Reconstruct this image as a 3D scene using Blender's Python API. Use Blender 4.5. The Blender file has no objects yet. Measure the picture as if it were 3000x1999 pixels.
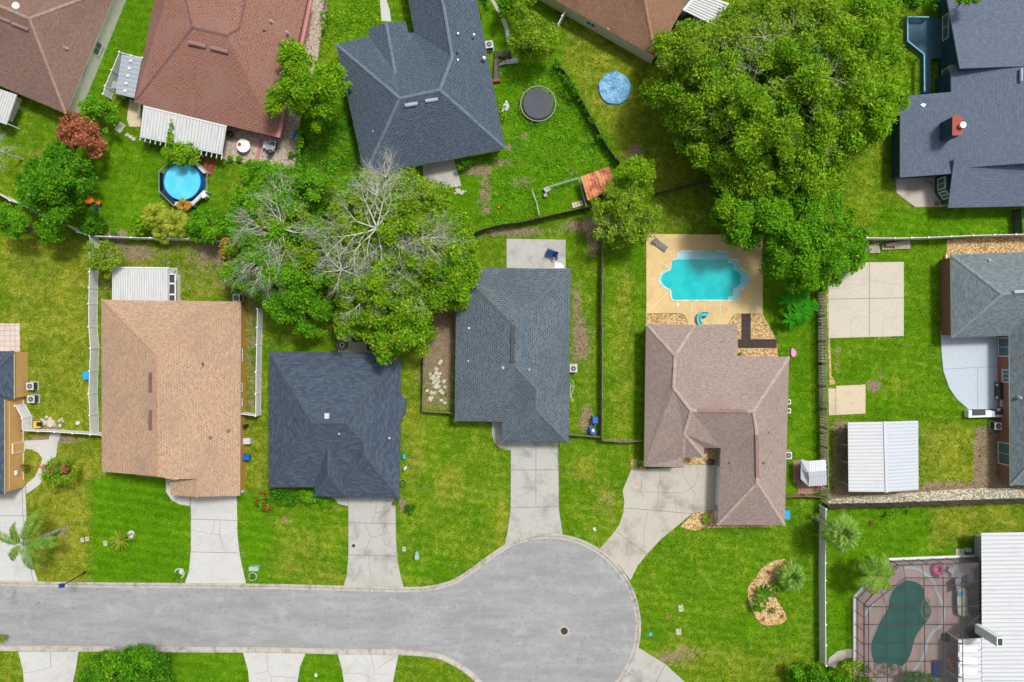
import bpy, math, random
import numpy as np
from mathutils import Vector
R = math.radians
random.seed(7)
RNG = np.random.default_rng(11)
SC = bpy.context.scene
COL = SC.collection
# ------------------------------------------------------------------ camera, sky, sun
S = 25.0            # photo pixels (3000 wide) per metre on the ground
H = 85.0            # camera height
cam = bpy.data.cameras.new('camera')
cam.sensor_width = 36.0
cam.lens = 36.0 * H / (3000 / S)
cam.clip_end = 3000
camo = bpy.data.objects.new('camera', cam)
camo.location = (0, 0, H)
COL.objects.link(camo)
SC.camera = camo
SUN_EL, SUN_AZ = R(62), R(42)      # azimuth from +Y (top of the picture) towards +X
w = bpy.data.worlds.new('World'); SC.world = w; w.use_nodes = True
nt = w.node_tree
sky = nt.nodes.new('ShaderNodeTexSky'); sky.sky_type = 'NISHITA'; sky.sun_disc = False
sky.sun_elevation = SUN_EL; sky.sun_rotation = SUN_AZ; sky.dust_density = 6; sky.ozone_density = 1.0; sky.air_density = 1.4
hs = nt.nodes.new('ShaderNodeHueSaturation'); hs.inputs['Saturation'].default_value = 0.35
nt.links.new(sky.outputs[0], hs.inputs['Color'])
nt.links.new(hs.outputs[0], nt.nodes['Background'].inputs[0])
nt.nodes['Background'].inputs[1].default_value = 0.09
sl = bpy.data.lights.new('sun', 'SUN'); sl.energy = 2.4; sl.angle = R(9); sl.color = (1.0, 0.965, 0.91)
so = bpy.data.objects.new('sun', sl); COL.objects.link(so)
sd = Vector((math.sin(SUN_AZ) * math.cos(SUN_EL), math.cos(SUN_AZ) * math.cos(SUN_EL), math.sin(SUN_EL)))
so.rotation_euler = sd.to_track_quat('Z', 'Y').to_euler()
so.location = (0, 40, 60)
SC.view_settings.view_transform = 'Standard'; SC.view_settings.look = 'None'
SC.view_settings.exposure = 0.38; SC.view_settings.gamma = 1

# ------------------------------------------------------------------ helpers
def P(px, py, h=0.0):
    k = (1 - h / H) / S
    return ((px - 1500) * k, -(py - 999.5) * k, h)
WL = {}
def setp(o, label=None, cat=None, group=None, kind=None):
    if label: o['label'] = label
    if cat: o['category'] = cat
    if group: o['group'] = group
    if kind: o['kind'] = kind
    return o
def thing(name, label, cat, loc, group=None):
    o = bpy.data.objects.new(name, None); COL.objects.link(o)
    o.empty_display_size = 0.3
    o.location = loc; WL[o.name] = Vector(loc)
    return setp(o, label, cat, group)
def frame(dx, dy):
    d = Vector((dx, dy, 0)).normalized()
    return d, Vector((-d.y, d.x, 0))
class MB:
    def __init__(s): s.v = []; s.f = []
    def add(s, vs, fs):
        n = len(s.v); s.v += [tuple(v) for v in vs]; s.f += [tuple(i + n for i in f) for f in fs]; return s
    def box(s, c, size, rz=0.0, tilt=None):
        x, y, z = size[0] / 2, size[1] / 2, size[2] / 2; ca, sa = math.cos(rz), math.sin(rz)
        vs = []
        for dz in (-z, z):
            for dx, dy in ((-x, -y), (x, -y), (x, y), (-x, y)):
                vs.append((c[0] + dx * ca - dy * sa, c[1] + dx * sa + dy * ca, c[2] + dz))
        return s.add(vs, [(3, 2, 1, 0), (4, 5, 6, 7), (0, 1, 5, 4), (1, 2, 6, 5), (2, 3, 7, 6), (3, 0, 4, 7)])
    def prism(s, poly, z0, z1):
        n = len(poly)
        z0 = z0 if isinstance(z0, (list, tuple)) else [z0] * n
        z1 = z1 if isinstance(z1, (list, tuple)) else [z1] * n
        a = sum(poly[i][0] * poly[(i + 1) % n][1] - poly[(i + 1) % n][0] * poly[i][1] for i in range(n))
        idx = list(range(n)) if a > 0 else list(range(n))[::-1]
        vs = [(poly[i][0], poly[i][1], z0[i]) for i in idx] + [(poly[i][0], poly[i][1], z1[i]) for i in idx]
        fs = [tuple(range(n))[::-1], tuple(range(n, 2 * n))]
        fs += [(i, (i + 1) % n, n + (i + 1) % n, n + i) for i in range(n)]
        return s.add(vs, fs)
    def tube(s, p0, p1, r0, r1=None, n=6, cap=True):
        r1 = r0 if r1 is None else r1
        p0 = Vector(p0); p1 = Vector(p1); d = (p1 - p0)
        if d.length < 1e-6: return s
        d.normalize(); a = d.orthogonal().normalized(); b = d.cross(a)
        vs = []
        for p, r in ((p0, r0), (p1, r1)):
            for k in range(n):
                t = 2 * math.pi * k / n; vs.append(p + a * (math.cos(t) * r) + b * (math.sin(t) * r))
        fs = [(k, (k + 1) % n, n + (k + 1) % n, n + k) for k in range(n)]
        if cap: fs += [tuple(range(n))[::-1], tuple(range(n, 2 * n))]
        return s.add(vs, fs)
    def path(s, pts, r, n=6):
        for a, b in zip(pts[:-1], pts[1:]): s.tube(a, b, r, r, n)
        return s
    def ribbon(s, pts, wd, t):          # flat strip of width wd following points, thickness t hanging below
        for a, b in zip(pts[:-1], pts[1:]):
            a = Vector(a); b = Vector(b); d = b - a
            if d.length < 1e-6: continue
            q = Vector((-d.y, d.x, 0)).normalized() * (wd / 2); z = Vector((0, 0, t))
            vs = [a - q - z, b - q - z, b + q - z, a + q - z, a - q, b - q, b + q, a + q]
            s.add(vs, [(3, 2, 1, 0), (4, 5, 6, 7), (0, 1, 5, 4), (1, 2, 6, 5), (2, 3, 7, 6), (3, 0, 4, 7)])
        return s
    def cyl(s, c, r, z0, z1, n=24, r1=None):
        r1 = r if r1 is None else r1
        vs = [(c[0] + r * math.cos(2 * math.pi * k / n), c[1] + r * math.sin(2 * math.pi * k / n), z0) for k in range(n)]
        vs += [(c[0] + r1 * math.cos(2 * math.pi * k / n), c[1] + r1 * math.sin(2 * math.pi * k / n), z1) for k in range(n)]
        return s.add(vs, [(k, (k + 1) % n, n + (k + 1) % n, n + k) for k in range(n)] + [tuple(range(n))[::-1], tuple(range(n, 2 * n))])
    def ring(s, c, ra, rb, z0, z1, n=48):
        vs = []
        for r, z in ((ra, z0), (rb, z0), (rb, z1), (ra, z1)):
            vs += [(c[0] + r * math.cos(2 * math.pi * k / n), c[1] + r * math.sin(2 * math.pi * k / n), z) for k in range(n)]
        fs = []
        for k in range(n):
            k2 = (k + 1) % n
            for q in range(4):
                q2 = (q + 1) % 4; fs.append((q * n + k, q * n + k2, q2 * n + k2, q2 * n + k))
        return s.add(vs, fs)
    def ball(s, c, r, nz=6, n=10, jit=0.0, sz=1.0):
        vs = [(c[0], c[1], c[2] - r * sz)]
        for i in range(1, nz):
            t = math.pi * i / nz
            for k in range(n):
                p = 2 * math.pi * k / n; j = 1 + random.uniform(-jit, jit)
                vs.append((c[0] + r * j * math.sin(t) * math.cos(p), c[1] + r * j * math.sin(t) * math.sin(p), c[2] - r * sz * math.cos(t) * j))
        vs.append((c[0], c[1], c[2] + r * sz)); m = len(vs) - 1
        fs = [(0, 1 + (k + 1) % n, 1 + k) for k in range(n)]
        for i in range(nz - 2):
            for k in range(n):
                a = 1 + i * n + k; b = 1 + i * n + (k + 1) % n; fs.append((a, b, b + n, a + n))
        fs += [(1 + (nz - 2) * n + k, 1 + (nz - 2) * n + (k + 1) % n, m) for k in range(n)]
        return s.add(vs, fs)
    def build(s, name, m, parent=None, smooth=False, uv=False):
        me = bpy.data.meshes.new(name)
        vs = s.v
        if parent is not None: org = WL[parent.name]
        elif vs:
            a = np.array(vs); lo, hi = a.min(0), a.max(0); org = Vector(((lo[0] + hi[0]) / 2, (lo[1] + hi[1]) / 2, lo[2]))
        else: org = Vector((0, 0, 0))
        me.from_pydata([(v[0] - org.x, v[1] - org.y, v[2] - org.z) for v in vs], [], s.f)
        me.materials.append(m)
        if smooth: me.polygons.foreach_set('use_smooth', [True] * len(me.polygons))
        if uv:
            ul = me.uv_layers.new(name='uv')
            for p in me.polygons:
                n = p.normal
                u = Vector((0, 0, 1)).cross(n)
                u = u.normalized() if u.length > 0.02 else Vector((1, 0, 0))
                vv = n.cross(u)
                for li in p.loop_indices:
                    q = me.vertices[me.loops[li].vertex_index].co + org
                    ul.data[li].uv = (q.dot(u), q.dot(vv))
        me.update()
        o = bpy.data.objects.new(name, me); COL.objects.link(o)
        if parent is not None: o.parent = parent; WL[o.name] = org.copy()
        else: o.location = org; WL[o.name] = org.copy()
        return o
def fast_mesh(name, V, F, m, parent=None, smooth=False):
    """V (n,3) array, F (m,k) array of equal-size faces, world coordinates"""
    me = bpy.data.meshes.new(name)
    org = WL[parent.name] if parent is not None else Vector((float(V[:, 0].mean()), float(V[:, 1].mean()), float(V[:, 2].min())))
    V = V - np.array(org[:])
    k = F.shape[1]
    me.vertices.add(len(V)); me.vertices.foreach_set('co', V.astype(np.float32).ravel())
    me.loops.add(F.size); me.loops.foreach_set('vertex_index', F.astype(np.int32).ravel())
    me.polygons.add(len(F)); me.polygons.foreach_set('loop_start', np.arange(0, F.size, k, dtype=np.int32))
    me.update(calc_edges=True); me.materials.append(m)
    o = bpy.data.objects.new(name, me); COL.objects.link(o)
    if parent is not None: o.parent = parent
    else: o.location = org
    WL[o.name] = Vector(org)
    return o
def dup(root, loc, rz=0.0, label=None, group=None, scale=1.0):
    r = root.copy(); COL.objects.link(r); r.location = loc; r.rotation_euler = (0, 0, rz); r.scale = (scale,) * 3
    if label: r['label'] = label
    if group: r['group'] = group
    for ch in list(root.children):
        c = ch.copy(); COL.objects.link(c); c.parent = r
        for g in list(ch.children):
            d = g.copy(); COL.objects.link(d); d.parent = c
    return r

# ------------------------------------------------------------------ materials
def newmat(name):
    m = bpy.data.materials.new(name); m.use_nodes = True
    return m, m.node_tree, m.node_tree.nodes['Principled BSDF']
def mathn(nt, op, a, b=None, clamp=False):
    n = nt.nodes.new('ShaderNodeMath'); n.operation = op; n.use_clamp = clamp
    for i, x in enumerate((a, b)):
        if x is None: continue
        if isinstance(x, (int, float)): n.inputs[i].default_value = x
        else: nt.links.new(x, n.inputs[i])
    return n.outputs[0]
def mix(nt, fac, a, b, mode='MIX'):
    n = nt.nodes.new('ShaderNodeMix'); n.data_type = 'RGBA'; n.blend_type = mode
    for s_, x in ((0, fac), (6, a), (7, b)):
        if isinstance(x, (int, float)): n.inputs[s_].default_value = x
        elif isinstance(x, tuple): n.inputs[s_].default_value = (*x[:3], 1)
        else: nt.links.new(x, n.inputs[s_])
    return n.outputs[2]
def noise(nt, vec, scale, detail=4, rough=0.55, dist=0.0):
    n = nt.nodes.new('ShaderNodeTexNoise'); n.inputs['Scale'].default_value = scale; n.inputs['Detail'].default_value = detail
    n.inputs['Roughness'].default_value = rough; n.inputs['Distortion'].default_value = dist
    if vec is not None: nt.links.new(vec, n.inputs['Vector'])
    return n.outputs['Fac']
def pos(nt): return nt.nodes.new('ShaderNodeNewGeometry').outputs['Position']
def ss(nt, x, a, b):       # smoothstep
    n = nt.nodes.new('ShaderNodeMapRange'); n.interpolation_type = 'SMOOTHSTEP'
    nt.links.new(x, n.inputs[0]); n.inputs[1].default_value = a; n.inputs[2].default_value = b
    return n.outputs[0]
def mapping(nt, vec, scale, rot=(0, 0, 0)):
    n = nt.nodes.new('ShaderNodeMapping'); n.inputs['Scale'].default_value = scale; n.inputs['Rotation'].default_value = rot
    nt.links.new(vec, n.inputs['Vector']); return n.outputs[0]
def bump(nt, bs, h, strength=0.3, dist=0.03):
    n = nt.nodes.new('ShaderNodeBump'); n.inputs['Strength'].default_value = strength; n.inputs['Distance'].default_value = dist
    nt.links.new(h, n.inputs['Height']); nt.links.new(n.outputs[0], bs.inputs['Normal'])
def plain(name, c, rough=0.7, var=0.18, scale=1.5, metal=0.0, c2=None, fine=12.0):
    """paint / plastic / plaster with large soft stains and fine grain"""
    m, nt, bs = newmat(name); p = pos(nt)
    n1 = noise(nt, p, scale, 5, 0.6); n2 = noise(nt, p, fine, 3, 0.6)
    c2 = c2 or tuple(x * (1 - 2 * var) for x in c)
    t = ss(nt, n1, 0.38, 0.68)
    col = mix(nt, t, c, c2)
    col = mix(nt, 1.0, col, mix(nt, n2, (1 - var,) * 3, (1 + var,) * 3), 'MULTIPLY')
    nt.links.new(col, bs.inputs['Base Color']); bs.inputs['Roughness'].default_value = rough; bs.inputs['Metallic'].default_value = metal
    bs.inputs['Specular IOR Level'].default_value = 0.3
    return m
def shingle(name, ca, cb, cdark, bw=0.34, rh=0.2, stain=None, st_amt=0.5, contrast=1.0, dots=0.5):
    """laminated shingles: courses rh apart, tabs bw wide, darker tabs dotted through the courses"""
    m, nt, bs = newmat(name)
    uv = nt.nodes.new('ShaderNodeUVMap').outputs[0]; p = pos(nt)
    b = nt.nodes.new('ShaderNodeTexBrick'); nt.links.new(uv, b.inputs['Vector'])
    b.inputs['Scale'].default_value = 1; b.inputs['Brick Width'].default_value = bw; b.inputs['Row Height'].default_value = rh
    b.inputs['Mortar Size'].default_value = 0.022; b.inputs['Mortar Smooth'].default_value = 0.3; b.inputs['Bias'].default_value = 0.0
    b.inputs['Color1'].default_value = (*ca, 1); b.inputs['Color2'].default_value = (*cb, 1); b.inputs['Mortar'].default_value = (*cdark, 1)
    b2 = nt.nodes.new('ShaderNodeTexBrick'); nt.links.new(uv, b2.inputs['Vector']); b2.offset = 0.5
    b2.inputs['Scale'].default_value = 1; b2.inputs['Brick Width'].default_value = bw; b2.inputs['Row Height'].default_value = rh
    b2.inputs['Mortar Size'].default_value = min(bw, rh) * 0.21; b2.inputs['Mortar Smooth'].default_value = 0.2
    b2.inputs['Color1'].default_value = (1, 1, 1, 1); b2.inputs['Color2'].default_value = (0.45, 0.45, 0.45, 1); b2.inputs['Mortar'].default_value = (0, 0, 0, 1)
    wn = noise(nt, mapping(nt, uv, (1.3, 1.3, 1)), 1.0, 4, 0.7)
    dt = mathn(nt, 'MULTIPLY', b2.outputs['Color'], mathn(nt, 'MULTIPLY', ss(nt, wn, 0.12, 0.45), dots * 1.8), True)
    col = mix(nt, dt, b.outputs['Color'], cdark)
    n0 = noise(nt, mapping(nt, uv, (1.0, 2.2, 1)), 2.1, 5, 0.7)
    col = mix(nt, 1.0, col, mix(nt, ss(nt, n0, 0.3, 0.7), (0.80,) * 3, (1.2,) * 3), 'MULTIPLY')
    n1 = noise(nt, p, 0.22, 5, 0.62, 0.6)
    if stain: col = mix(nt, mathn(nt, 'MULTIPLY', ss(nt, n1, 0.45, 0.7), st_amt), col, stain)
    n2 = noise(nt, p, 9, 3, 0.7)
    col = mix(nt, 1.0, col, mix(nt, n2, (0.86,) * 3, (1.14,) * 3), 'MULTIPLY')
    nt.links.new(col, bs.inputs['Base Color']); bs.inputs['Roughness'].default_value = 0.92; bs.inputs['Specular IOR Level'].default_value = 0.2
    bump(nt, bs, b.outputs['Fac'], 0.5, -0.02)
    return m
def ribmetal(name, c, dirt, amt=0.5, line=0.6):
    """ribbed sheet: uv.x counts ribs, uv.y runs along them; rib lines paint in channel grime and rib shade; grime streaks downhill"""
    m, nt, bs = newmat(name); uv = nt.nodes.new('ShaderNodeUVMap').outputs[0]; p = pos(nt)
    sx = nt.nodes.new('ShaderNodeSeparateXYZ'); nt.links.new(uv, sx.inputs[0]); fr = mathn(nt, 'FRACT', sx.outputs[0])
    ln = mathn(nt, 'MULTIPLY', mathn(nt, 'LESS_THAN', mathn(nt, 'ABSOLUTE', mathn(nt, 'SUBTRACT', fr, 0.68)), 0.09), line)
    st = noise(nt, mapping(nt, uv, (2.6, 0.45, 1)), 1.0, 5, 0.7)
    col = mix(nt, mathn(nt, 'MULTIPLY', ss(nt, st, 0.48, 0.75), amt), c, dirt)
    col = mix(nt, ln, col, dirt)  # dark rib line: seam grime plus groove shade put into the colour
    col = mix(nt, 1.0, col, mix(nt, noise(nt, p, 8, 4, 0.7), (0.9,) * 3, (1.08,) * 3), 'MULTIPLY')
    nt.links.new(col, bs.inputs['Base Color']); bs.inputs['Roughness'].default_value = 0.5; bs.inputs['Specular IOR Level'].default_value = 0.3; return m
def leafmat(name, ca, cb, cc, tr=0.35, nsc=0.5):
    m, nt, bs = newmat(name)
    g = nt.nodes.new('ShaderNodeNewGeometry'); rnd = g.outputs['Random Per Island']; p = g.outputs['Position']
    n1 = ss(nt, noise(nt, p, nsc, 3, 0.6), 0.35, 0.65)
    col = mix(nt, n1, ca, cb)
    col = mix(nt, ss(nt, rnd, 0.72, 1.0), col, cc)
    r2 = mathn(nt, 'FRACT', mathn(nt, 'MULTIPLY', rnd, 17.3))
    col = mix(nt, 1.0, col, mix(nt, r2, (0.65,) * 3, (1.3,) * 3), 'MULTIPLY')
    nt.links.new(col, bs.inputs['Base Color']); bs.inputs['Roughness'].default_value = 0.6; bs.inputs['Specular IOR Level'].default_value = 0.08
    t = nt.nodes.new('ShaderNodeBsdfTranslucent'); nt.links.new(mix(nt, 1.0, col, (1.3, 1.25, 0.6), 'MULTIPLY'), t.inputs['Color'])
    ms = nt.nodes.new('ShaderNodeMixShader'); ms.inputs[0].default_value = tr
    nt.links.new(bs.outputs[0], ms.inputs[1]); nt.links.new(t.outputs[0], ms.inputs[2])
    nt.links.new(ms.outputs[0], nt.nodes['Material Output'].inputs['Surface'])
    return m
def concrete(name, c, dark=(0.12, 0.12, 0.11), amt=0.55, sc=0.5, warm=None):
    m, nt, bs = newmat(name); p = pos(nt)
    n1 = noise(nt, p, sc, 6, 0.65, 0.4); n2 = noise(nt, p, 3.5, 5, 0.65); n3 = noise(nt, p, 14, 3, 0.7)
    col = mix(nt, mathn(nt, 'MULTIPLY', ss(nt, n1, 0.45, 0.75), amt), c, dark)
    if warm: col = mix(nt, mathn(nt, 'MULTIPLY', ss(nt, noise(nt, p, sc * 1.7, 4, 0.6), 0.5, 0.75), 0.5), col, warm)
    col = mix(nt, 1.0, col, mix(nt, n2, (0.82,) * 3, (1.14,) * 3), 'MULTIPLY')
    col = mix(nt, 1.0, col, mix(nt, n3, (0.88,) * 3, (1.1,) * 3), 'MULTIPLY')
    nt.links.new(col, bs.inputs['Base Color']); bs.inputs['Roughness'].default_value = 0.85; bs.inputs['Specular IOR Level'].default_value = 0.25
    bump(nt, bs, n3, 0.2, 0.01)
    return m
def asphalt():
    m, nt, bs = newmat('asphalt'); p = pos(nt)
    st = mapping(nt, p, (0.12, 0.6, 1))                       # tyre-worn streaks along the street
    n1 = noise(nt, st, 1.0, 7, 0.7, 0.15); n2 = noise(nt, p, 0.4, 7, 0.75, 0.3); n3 = noise(nt, p, 7, 5, 0.75); n4 = noise(nt, p, 2.0, 5, 0.7, 0.3)
    col = mix(nt, ss(nt, n1, 0.35, 0.68), (0.23, 0.234, 0.243), (0.30, 0.303, 0.309))
    col = mix(nt, mathn(nt, 'MULTIPLY', ss(nt, n2, 0.5, 0.68), 0.6), col, (0.35, 0.353, 0.358))
    col = mix(nt, mathn(nt, 'MULTIPLY', ss(nt, n4, 0.52, 0.72), 0.6), col, (0.155, 0.16, 0.168))
    col = mix(nt, 1.0, col, mix(nt, n3, (0.8,) * 3, (1.18,) * 3), 'MULTIPLY')
    v = nt.nodes.new('ShaderNodeTexVoronoi'); v.feature = 'DISTANCE_TO_EDGE'; v.inputs['Scale'].default_value = 0.16
    wp = nt.nodes.new('ShaderNodeVectorMath'); wp.operation = 'MULTIPLY_ADD'
    nn = nt.nodes.new('ShaderNodeTexNoise'); nn.inputs['Scale'].default_value = 0.9; nn.inputs['Detail'].default_value = 5; nt.links.new(p, nn.inputs['Vector'])
    nt.links.new(nn.outputs['Color'], wp.inputs[0]); wp.inputs[1].default_value = (3, 3, 0); nt.links.new(p, wp.inputs[2]); nt.links.new(wp.outputs[0], v.inputs['Vector'])
    cr = mathn(nt, 'MULTIPLY', mathn(nt, 'LESS_THAN', v.outputs['Distance'], 0.0035), ss(nt, n2, 0.42, 0.6))
    col = mix(nt, mathn(nt, 'MULTIPLY', cr, 0.5), col, (0.10, 0.10, 0.11))
    nt.links.new(col, bs.inputs['Base Color']); bs.inputs['Roughness'].default_value = 0.9; bs.inputs['Specular IOR Level'].default_value = 0.2
    bump(nt, bs, n3, 0.3, 0.01); return m
def pebbles(name, cols, sc=7.0):
    m, nt, bs = newmat(name); p = pos(nt)
    v = nt.nodes.new('ShaderNodeTexVoronoi'); v.inputs['Scale'].default_value = sc; nt.links.new(p, v.inputs['Vector'])
    sep = nt.nodes.new('ShaderNodeSeparateColor'); nt.links.new(v.outputs['Color'], sep.inputs[0])
    cr = nt.nodes.new('ShaderNodeValToRGB'); nt.links.new(sep.outputs[0], cr.inputs[0])
    els = cr.color_ramp.elements; els[0].color = (*cols[0], 1); els[1].color = (*cols[-1], 1)
    for i, c in enumerate(cols[1:-1]): e = els.new((i + 1) / (len(cols) - 1)); e.color = (*c, 1)
    col = mix(nt, 1.0, cr.outputs[0], mix(nt, ss(nt, v.outputs['Distance'], 0.3, 0.75), (1.1,) * 3, (0.55,) * 3), 'MULTIPLY')
    col = mix(nt, 1.0, col, mix(nt, noise(nt, p, 0.9, 4), (0.75,) * 3, (1.2,) * 3), 'MULTIPLY')
    nt.links.new(col, bs.inputs['Base Color']); bs.inputs['Roughness'].default_value = 0.9
    bump(nt, bs, v.outputs['Distance'], 0.8, -0.05); return m
def stones(name, ca, cb, grout, sc=1.4, vor=True):
    m, nt, bs = newmat(name); p = pos(nt)
    if vor:
        v = nt.nodes.new('ShaderNodeTexVoronoi'); v.feature = 'DISTANCE_TO_EDGE'; v.inputs['Scale'].default_value = sc; nt.links.new(p, v.inputs['Vector'])
        f = mathn(nt, 'LESS_THAN', v.outputs['Distance'], 0.045)
        col = mix(nt, noise(nt, p, 1.6, 5, 0.7), ca, cb)
    else:
        b = nt.nodes.new('ShaderNodeTexBrick'); b.offset = 0.0; b.inputs['Scale'].default_value = 1; b.inputs['Brick Width'].default_value = sc; b.inputs['Row Height'].default_value = sc
        b.inputs['Mortar Size'].default_value = 0.025; nt.links.new(p, b.inputs['Vector']); f = b.outputs['Fac']
        b.inputs['Color1'].default_value = (*ca, 1); b.inputs['Color2'].default_value = (*cb, 1)
        col = mix(nt, 0.5, b.outputs['Color'], mix(nt, noise(nt, p, 1.6, 5, 0.7), ca, cb))
    col = mix(nt, f, col, grout)
    col = mix(nt, 1.0, col, mix(nt, noise(nt, p, 9, 4, 0.7), (0.82,) * 3, (1.15,) * 3), 'MULTIPLY')
    nt.links.new(col, bs.inputs['Base Color']); bs.inputs['Roughness'].default_value = 0.85; return m
def brickwall(name, ca, cb, mortar):
    m, nt, bs = newmat(name)
    uv = nt.nodes.new('ShaderNodeUVMap').outputs[0]
    b = nt.nodes.new('ShaderNodeTexBrick'); nt.links.new(uv, b.inputs['Vector'])
    b.inputs['Scale'].default_value = 1; b.inputs['Brick Width'].default_value = 0.24; b.inputs['Row Height'].default_value = 0.08; b.inputs['Mortar Size'].default_value = 0.008
    b.inputs['Color1'].default_value = (*ca, 1); b.inputs['Color2'].default_value = (*cb, 1); b.inputs['Mortar'].default_value = (*mortar, 1)
    nt.links.new(b.outputs[0], bs.inputs['Base Color']); bs.inputs['Roughness'].default_value = 0.9; return m
def water(name, c, c2, rough=0.08, sc=0.6):
    m, nt, bs = newmat(name); p = pos(nt)
    n1 = noise(nt, p, sc, 4, 0.55, 0.5); n2 = noise(nt, p, 5, 2, 0.5)
    nt.links.new(mix(nt, ss(nt, n1, 0.3, 0.7), c, c2), bs.inputs['Base Color']); bs.inputs['Roughness'].default_value = rough
    bs.inputs['Specular IOR Level'].default_value = 0.18
    bump(nt, bs, n2, 0.25, 0.06); return m
def planks(name, ca, cb, wd=0.14, rough=0.8):
    """boards laid side by side, seams every wd metres along uv.x"""
    m, nt, bs = newmat(name)
    uv = nt.nodes.new('ShaderNodeUVMap').outputs[0]
    b = nt.nodes.new('ShaderNodeTexBrick'); nt.links.new(uv, b.inputs['Vector']); b.offset = 0
    b.inputs['Scale'].default_value = 1; b.inputs['Brick Width'].default_value = wd; b.inputs['Row Height'].default_value = 3.3; b.inputs['Mortar Size'].default_value = 0.01
    b.inputs['Color1'].default_value = (*ca, 1); b.inputs['Color2'].default_value = (*cb, 1); b.inputs['Mortar'].default_value = (*[x * 0.25 for x in cb], 1)
    n1 = noise(nt, mapping(nt, uv, (9, 1.2, 1)), 1.3, 5, 0.7)
    col = mix(nt, 1.0, b.outputs[0], mix(nt, ss(nt, n1, 0.3, 0.7), (0.7,) * 3, (1.2,) * 3), 'MULTIPLY')
    nt.links.new(col, bs.inputs['Base Color']); bs.inputs['Roughness'].default_value = rough; return m

M = {}
M['asphalt'] = asphalt()
M['concrete'] = concrete('concrete', (0.385, 0.38, 0.355), (0.15, 0.15, 0.14), 0.7, 0.45)
M['concrete_clean'] = concrete('clean_concrete', (0.47, 0.47, 0.46), (0.30, 0.30, 0.29), 0.5, 0.4)
M['concrete_warm'] = concrete('warm_concrete', (0.41, 0.385, 0.335), (0.15, 0.14, 0.11), 0.7, 0.35)
M['slab_beige'] = concrete('beige_slab', (0.48, 0.44, 0.37), (0.38, 0.35, 0.29), 0.5, 0.5)
M['slab_stained'] = concrete('stained_slab', (0.52, 0.44, 0.31), (0.30, 0.24, 0.15), 0.6, 0.6)
M['curb'] = concrete('curb_concrete', (0.40, 0.375, 0.33), (0.13, 0.12, 0.10), 0.75, 0.9)
M['deck_tan'] = concrete('tan_pool_deck', (0.58, 0.43, 0.20), (0.33, 0.28, 0.17), 0.55, 0.45)
M['deck_pink'] = concrete('pink_pool_deck', (0.38, 0.28, 0.26), (0.26, 0.19, 0.18), 0.4, 0.4)
M['patio_blue'] = concrete('blue_grey_patio', (0.40, 0.46, 0.53), (0.36, 0.42, 0.49), 0.3, 0.5)
M['joint'] = plain('joint_dark', (0.12, 0.11, 0.09), 0.9)
M['hair'] = plain('hairline', (0.30, 0.27, 0.22), 0.9)
M['line_white'] = plain('white_joint', (0.66, 0.62, 0.52), 0.8)
M['flag'] = stones('flagstone', (0.46, 0.40, 0.33), (0.36, 0.27, 0.22), (0.18, 0.14, 0.11), 1.9)
M['paver_pink'] = stones('pink_paver', (0.46, 0.36, 0.33), (0.56, 0.50, 0.46), (0.25, 0.2, 0.18), 0.6, False)
M['paver_red'] = stones('red_paver', (0.27, 0.13, 0.10), (0.34, 0.2, 0.16), (0.14, 0.11, 0.08), 0.45, False)
M['paver_dark'] = stones('dark_paver', (0.035, 0.022, 0.022), (0.05, 0.032, 0.03), (0.015, 0.012, 0.012), 0.6, False)
M['gold_rock'] = pebbles('gold_gravel', [(0.30, 0.16, 0.05), (0.55, 0.36, 0.15), (0.62, 0.48, 0.26), (0.42, 0.24, 0.09)], 6)
M['grey_rock'] = pebbles('mixed_gravel', [(0.22, 0.19, 0.14), (0.50, 0.42, 0.28), (0.55, 0.52, 0.47), (0.20, 0.22, 0.08)], 5)
M['mulch'] = pebbles('red_mulch', [(0.22, 0.05, 0.02), (0.32, 0.09, 0.04), (0.16, 0.04, 0.02)], 9)
M['white'] = plain('white_vinyl', (0.74, 0.76, 0.78), 0.45, 0.05)
M['white_metal'] = ribmetal('white_sheet_metal', (0.55, 0.565, 0.59), (0.30, 0.32, 0.34), 0.5, 0.75)
M['white_dirty'] = ribmetal('weathered_white_metal', (0.50, 0.515, 0.52), (0.15, 0.16, 0.16), 0.55, 0.85)
M['sheet_blue'] = ribmetal('pale_blue_metal', (0.47, 0.51, 0.55), (0.30, 0.34, 0.39), 0.3, 0.7)
M['galv'] = ribmetal('galvanised_sheet', (0.33, 0.37, 0.42), (0.19, 0.21, 0.24), 0.4, 0.6)
M['clear_panel'] = plain('clear_corrugated_panel', (0.66, 0.69, 0.70), 0.4, 0.12)
M['rust'] = plain('rusty_sheet', (0.58, 0.26, 0.12), 0.8, 0.25, 1.4, c2=(0.30, 0.07, 0.04), fine=6)
M['wood'] = planks('weathered_wood', (0.37, 0.32, 0.25), (0.28, 0.245, 0.19))
M['wood_dark'] = planks('dark_wood', (0.085, 0.075, 0.062), (0.055, 0.05, 0.045))
M['wood_tan'] = planks('tan_wood', (0.36, 0.27, 0.16), (0.28, 0.2, 0.12))
M['deck_teal'] = planks('teal_stained_deck', (0.035, 0.115, 0.165), (0.025, 0.08, 0.125), 0.15)
M['teal_rail'] = plain('teal_rail_paint', (0.10, 0.29, 0.40), 0.5, 0.08)
M['teal_wall'] = planks('teal_siding', (0.016, 0.085, 0.135), (0.014, 0.07, 0.115), 0.16)
M['stucco_white'] = plain('white_stucco', (0.84, 0.81, 0.76), 0.9, 0.07)
M['stucco_beige'] = plain('beige_stucco', (0.62, 0.54, 0.38), 0.9, 0.07)
M['stucco_orange'] = plain('apricot_stucco', (0.60, 0.36, 0.14), 0.9, 0.05)
M['stucco_yellow'] = plain('ochre_stucco', (0.52, 0.26, 0.04), 0.9, 0.05)
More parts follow.
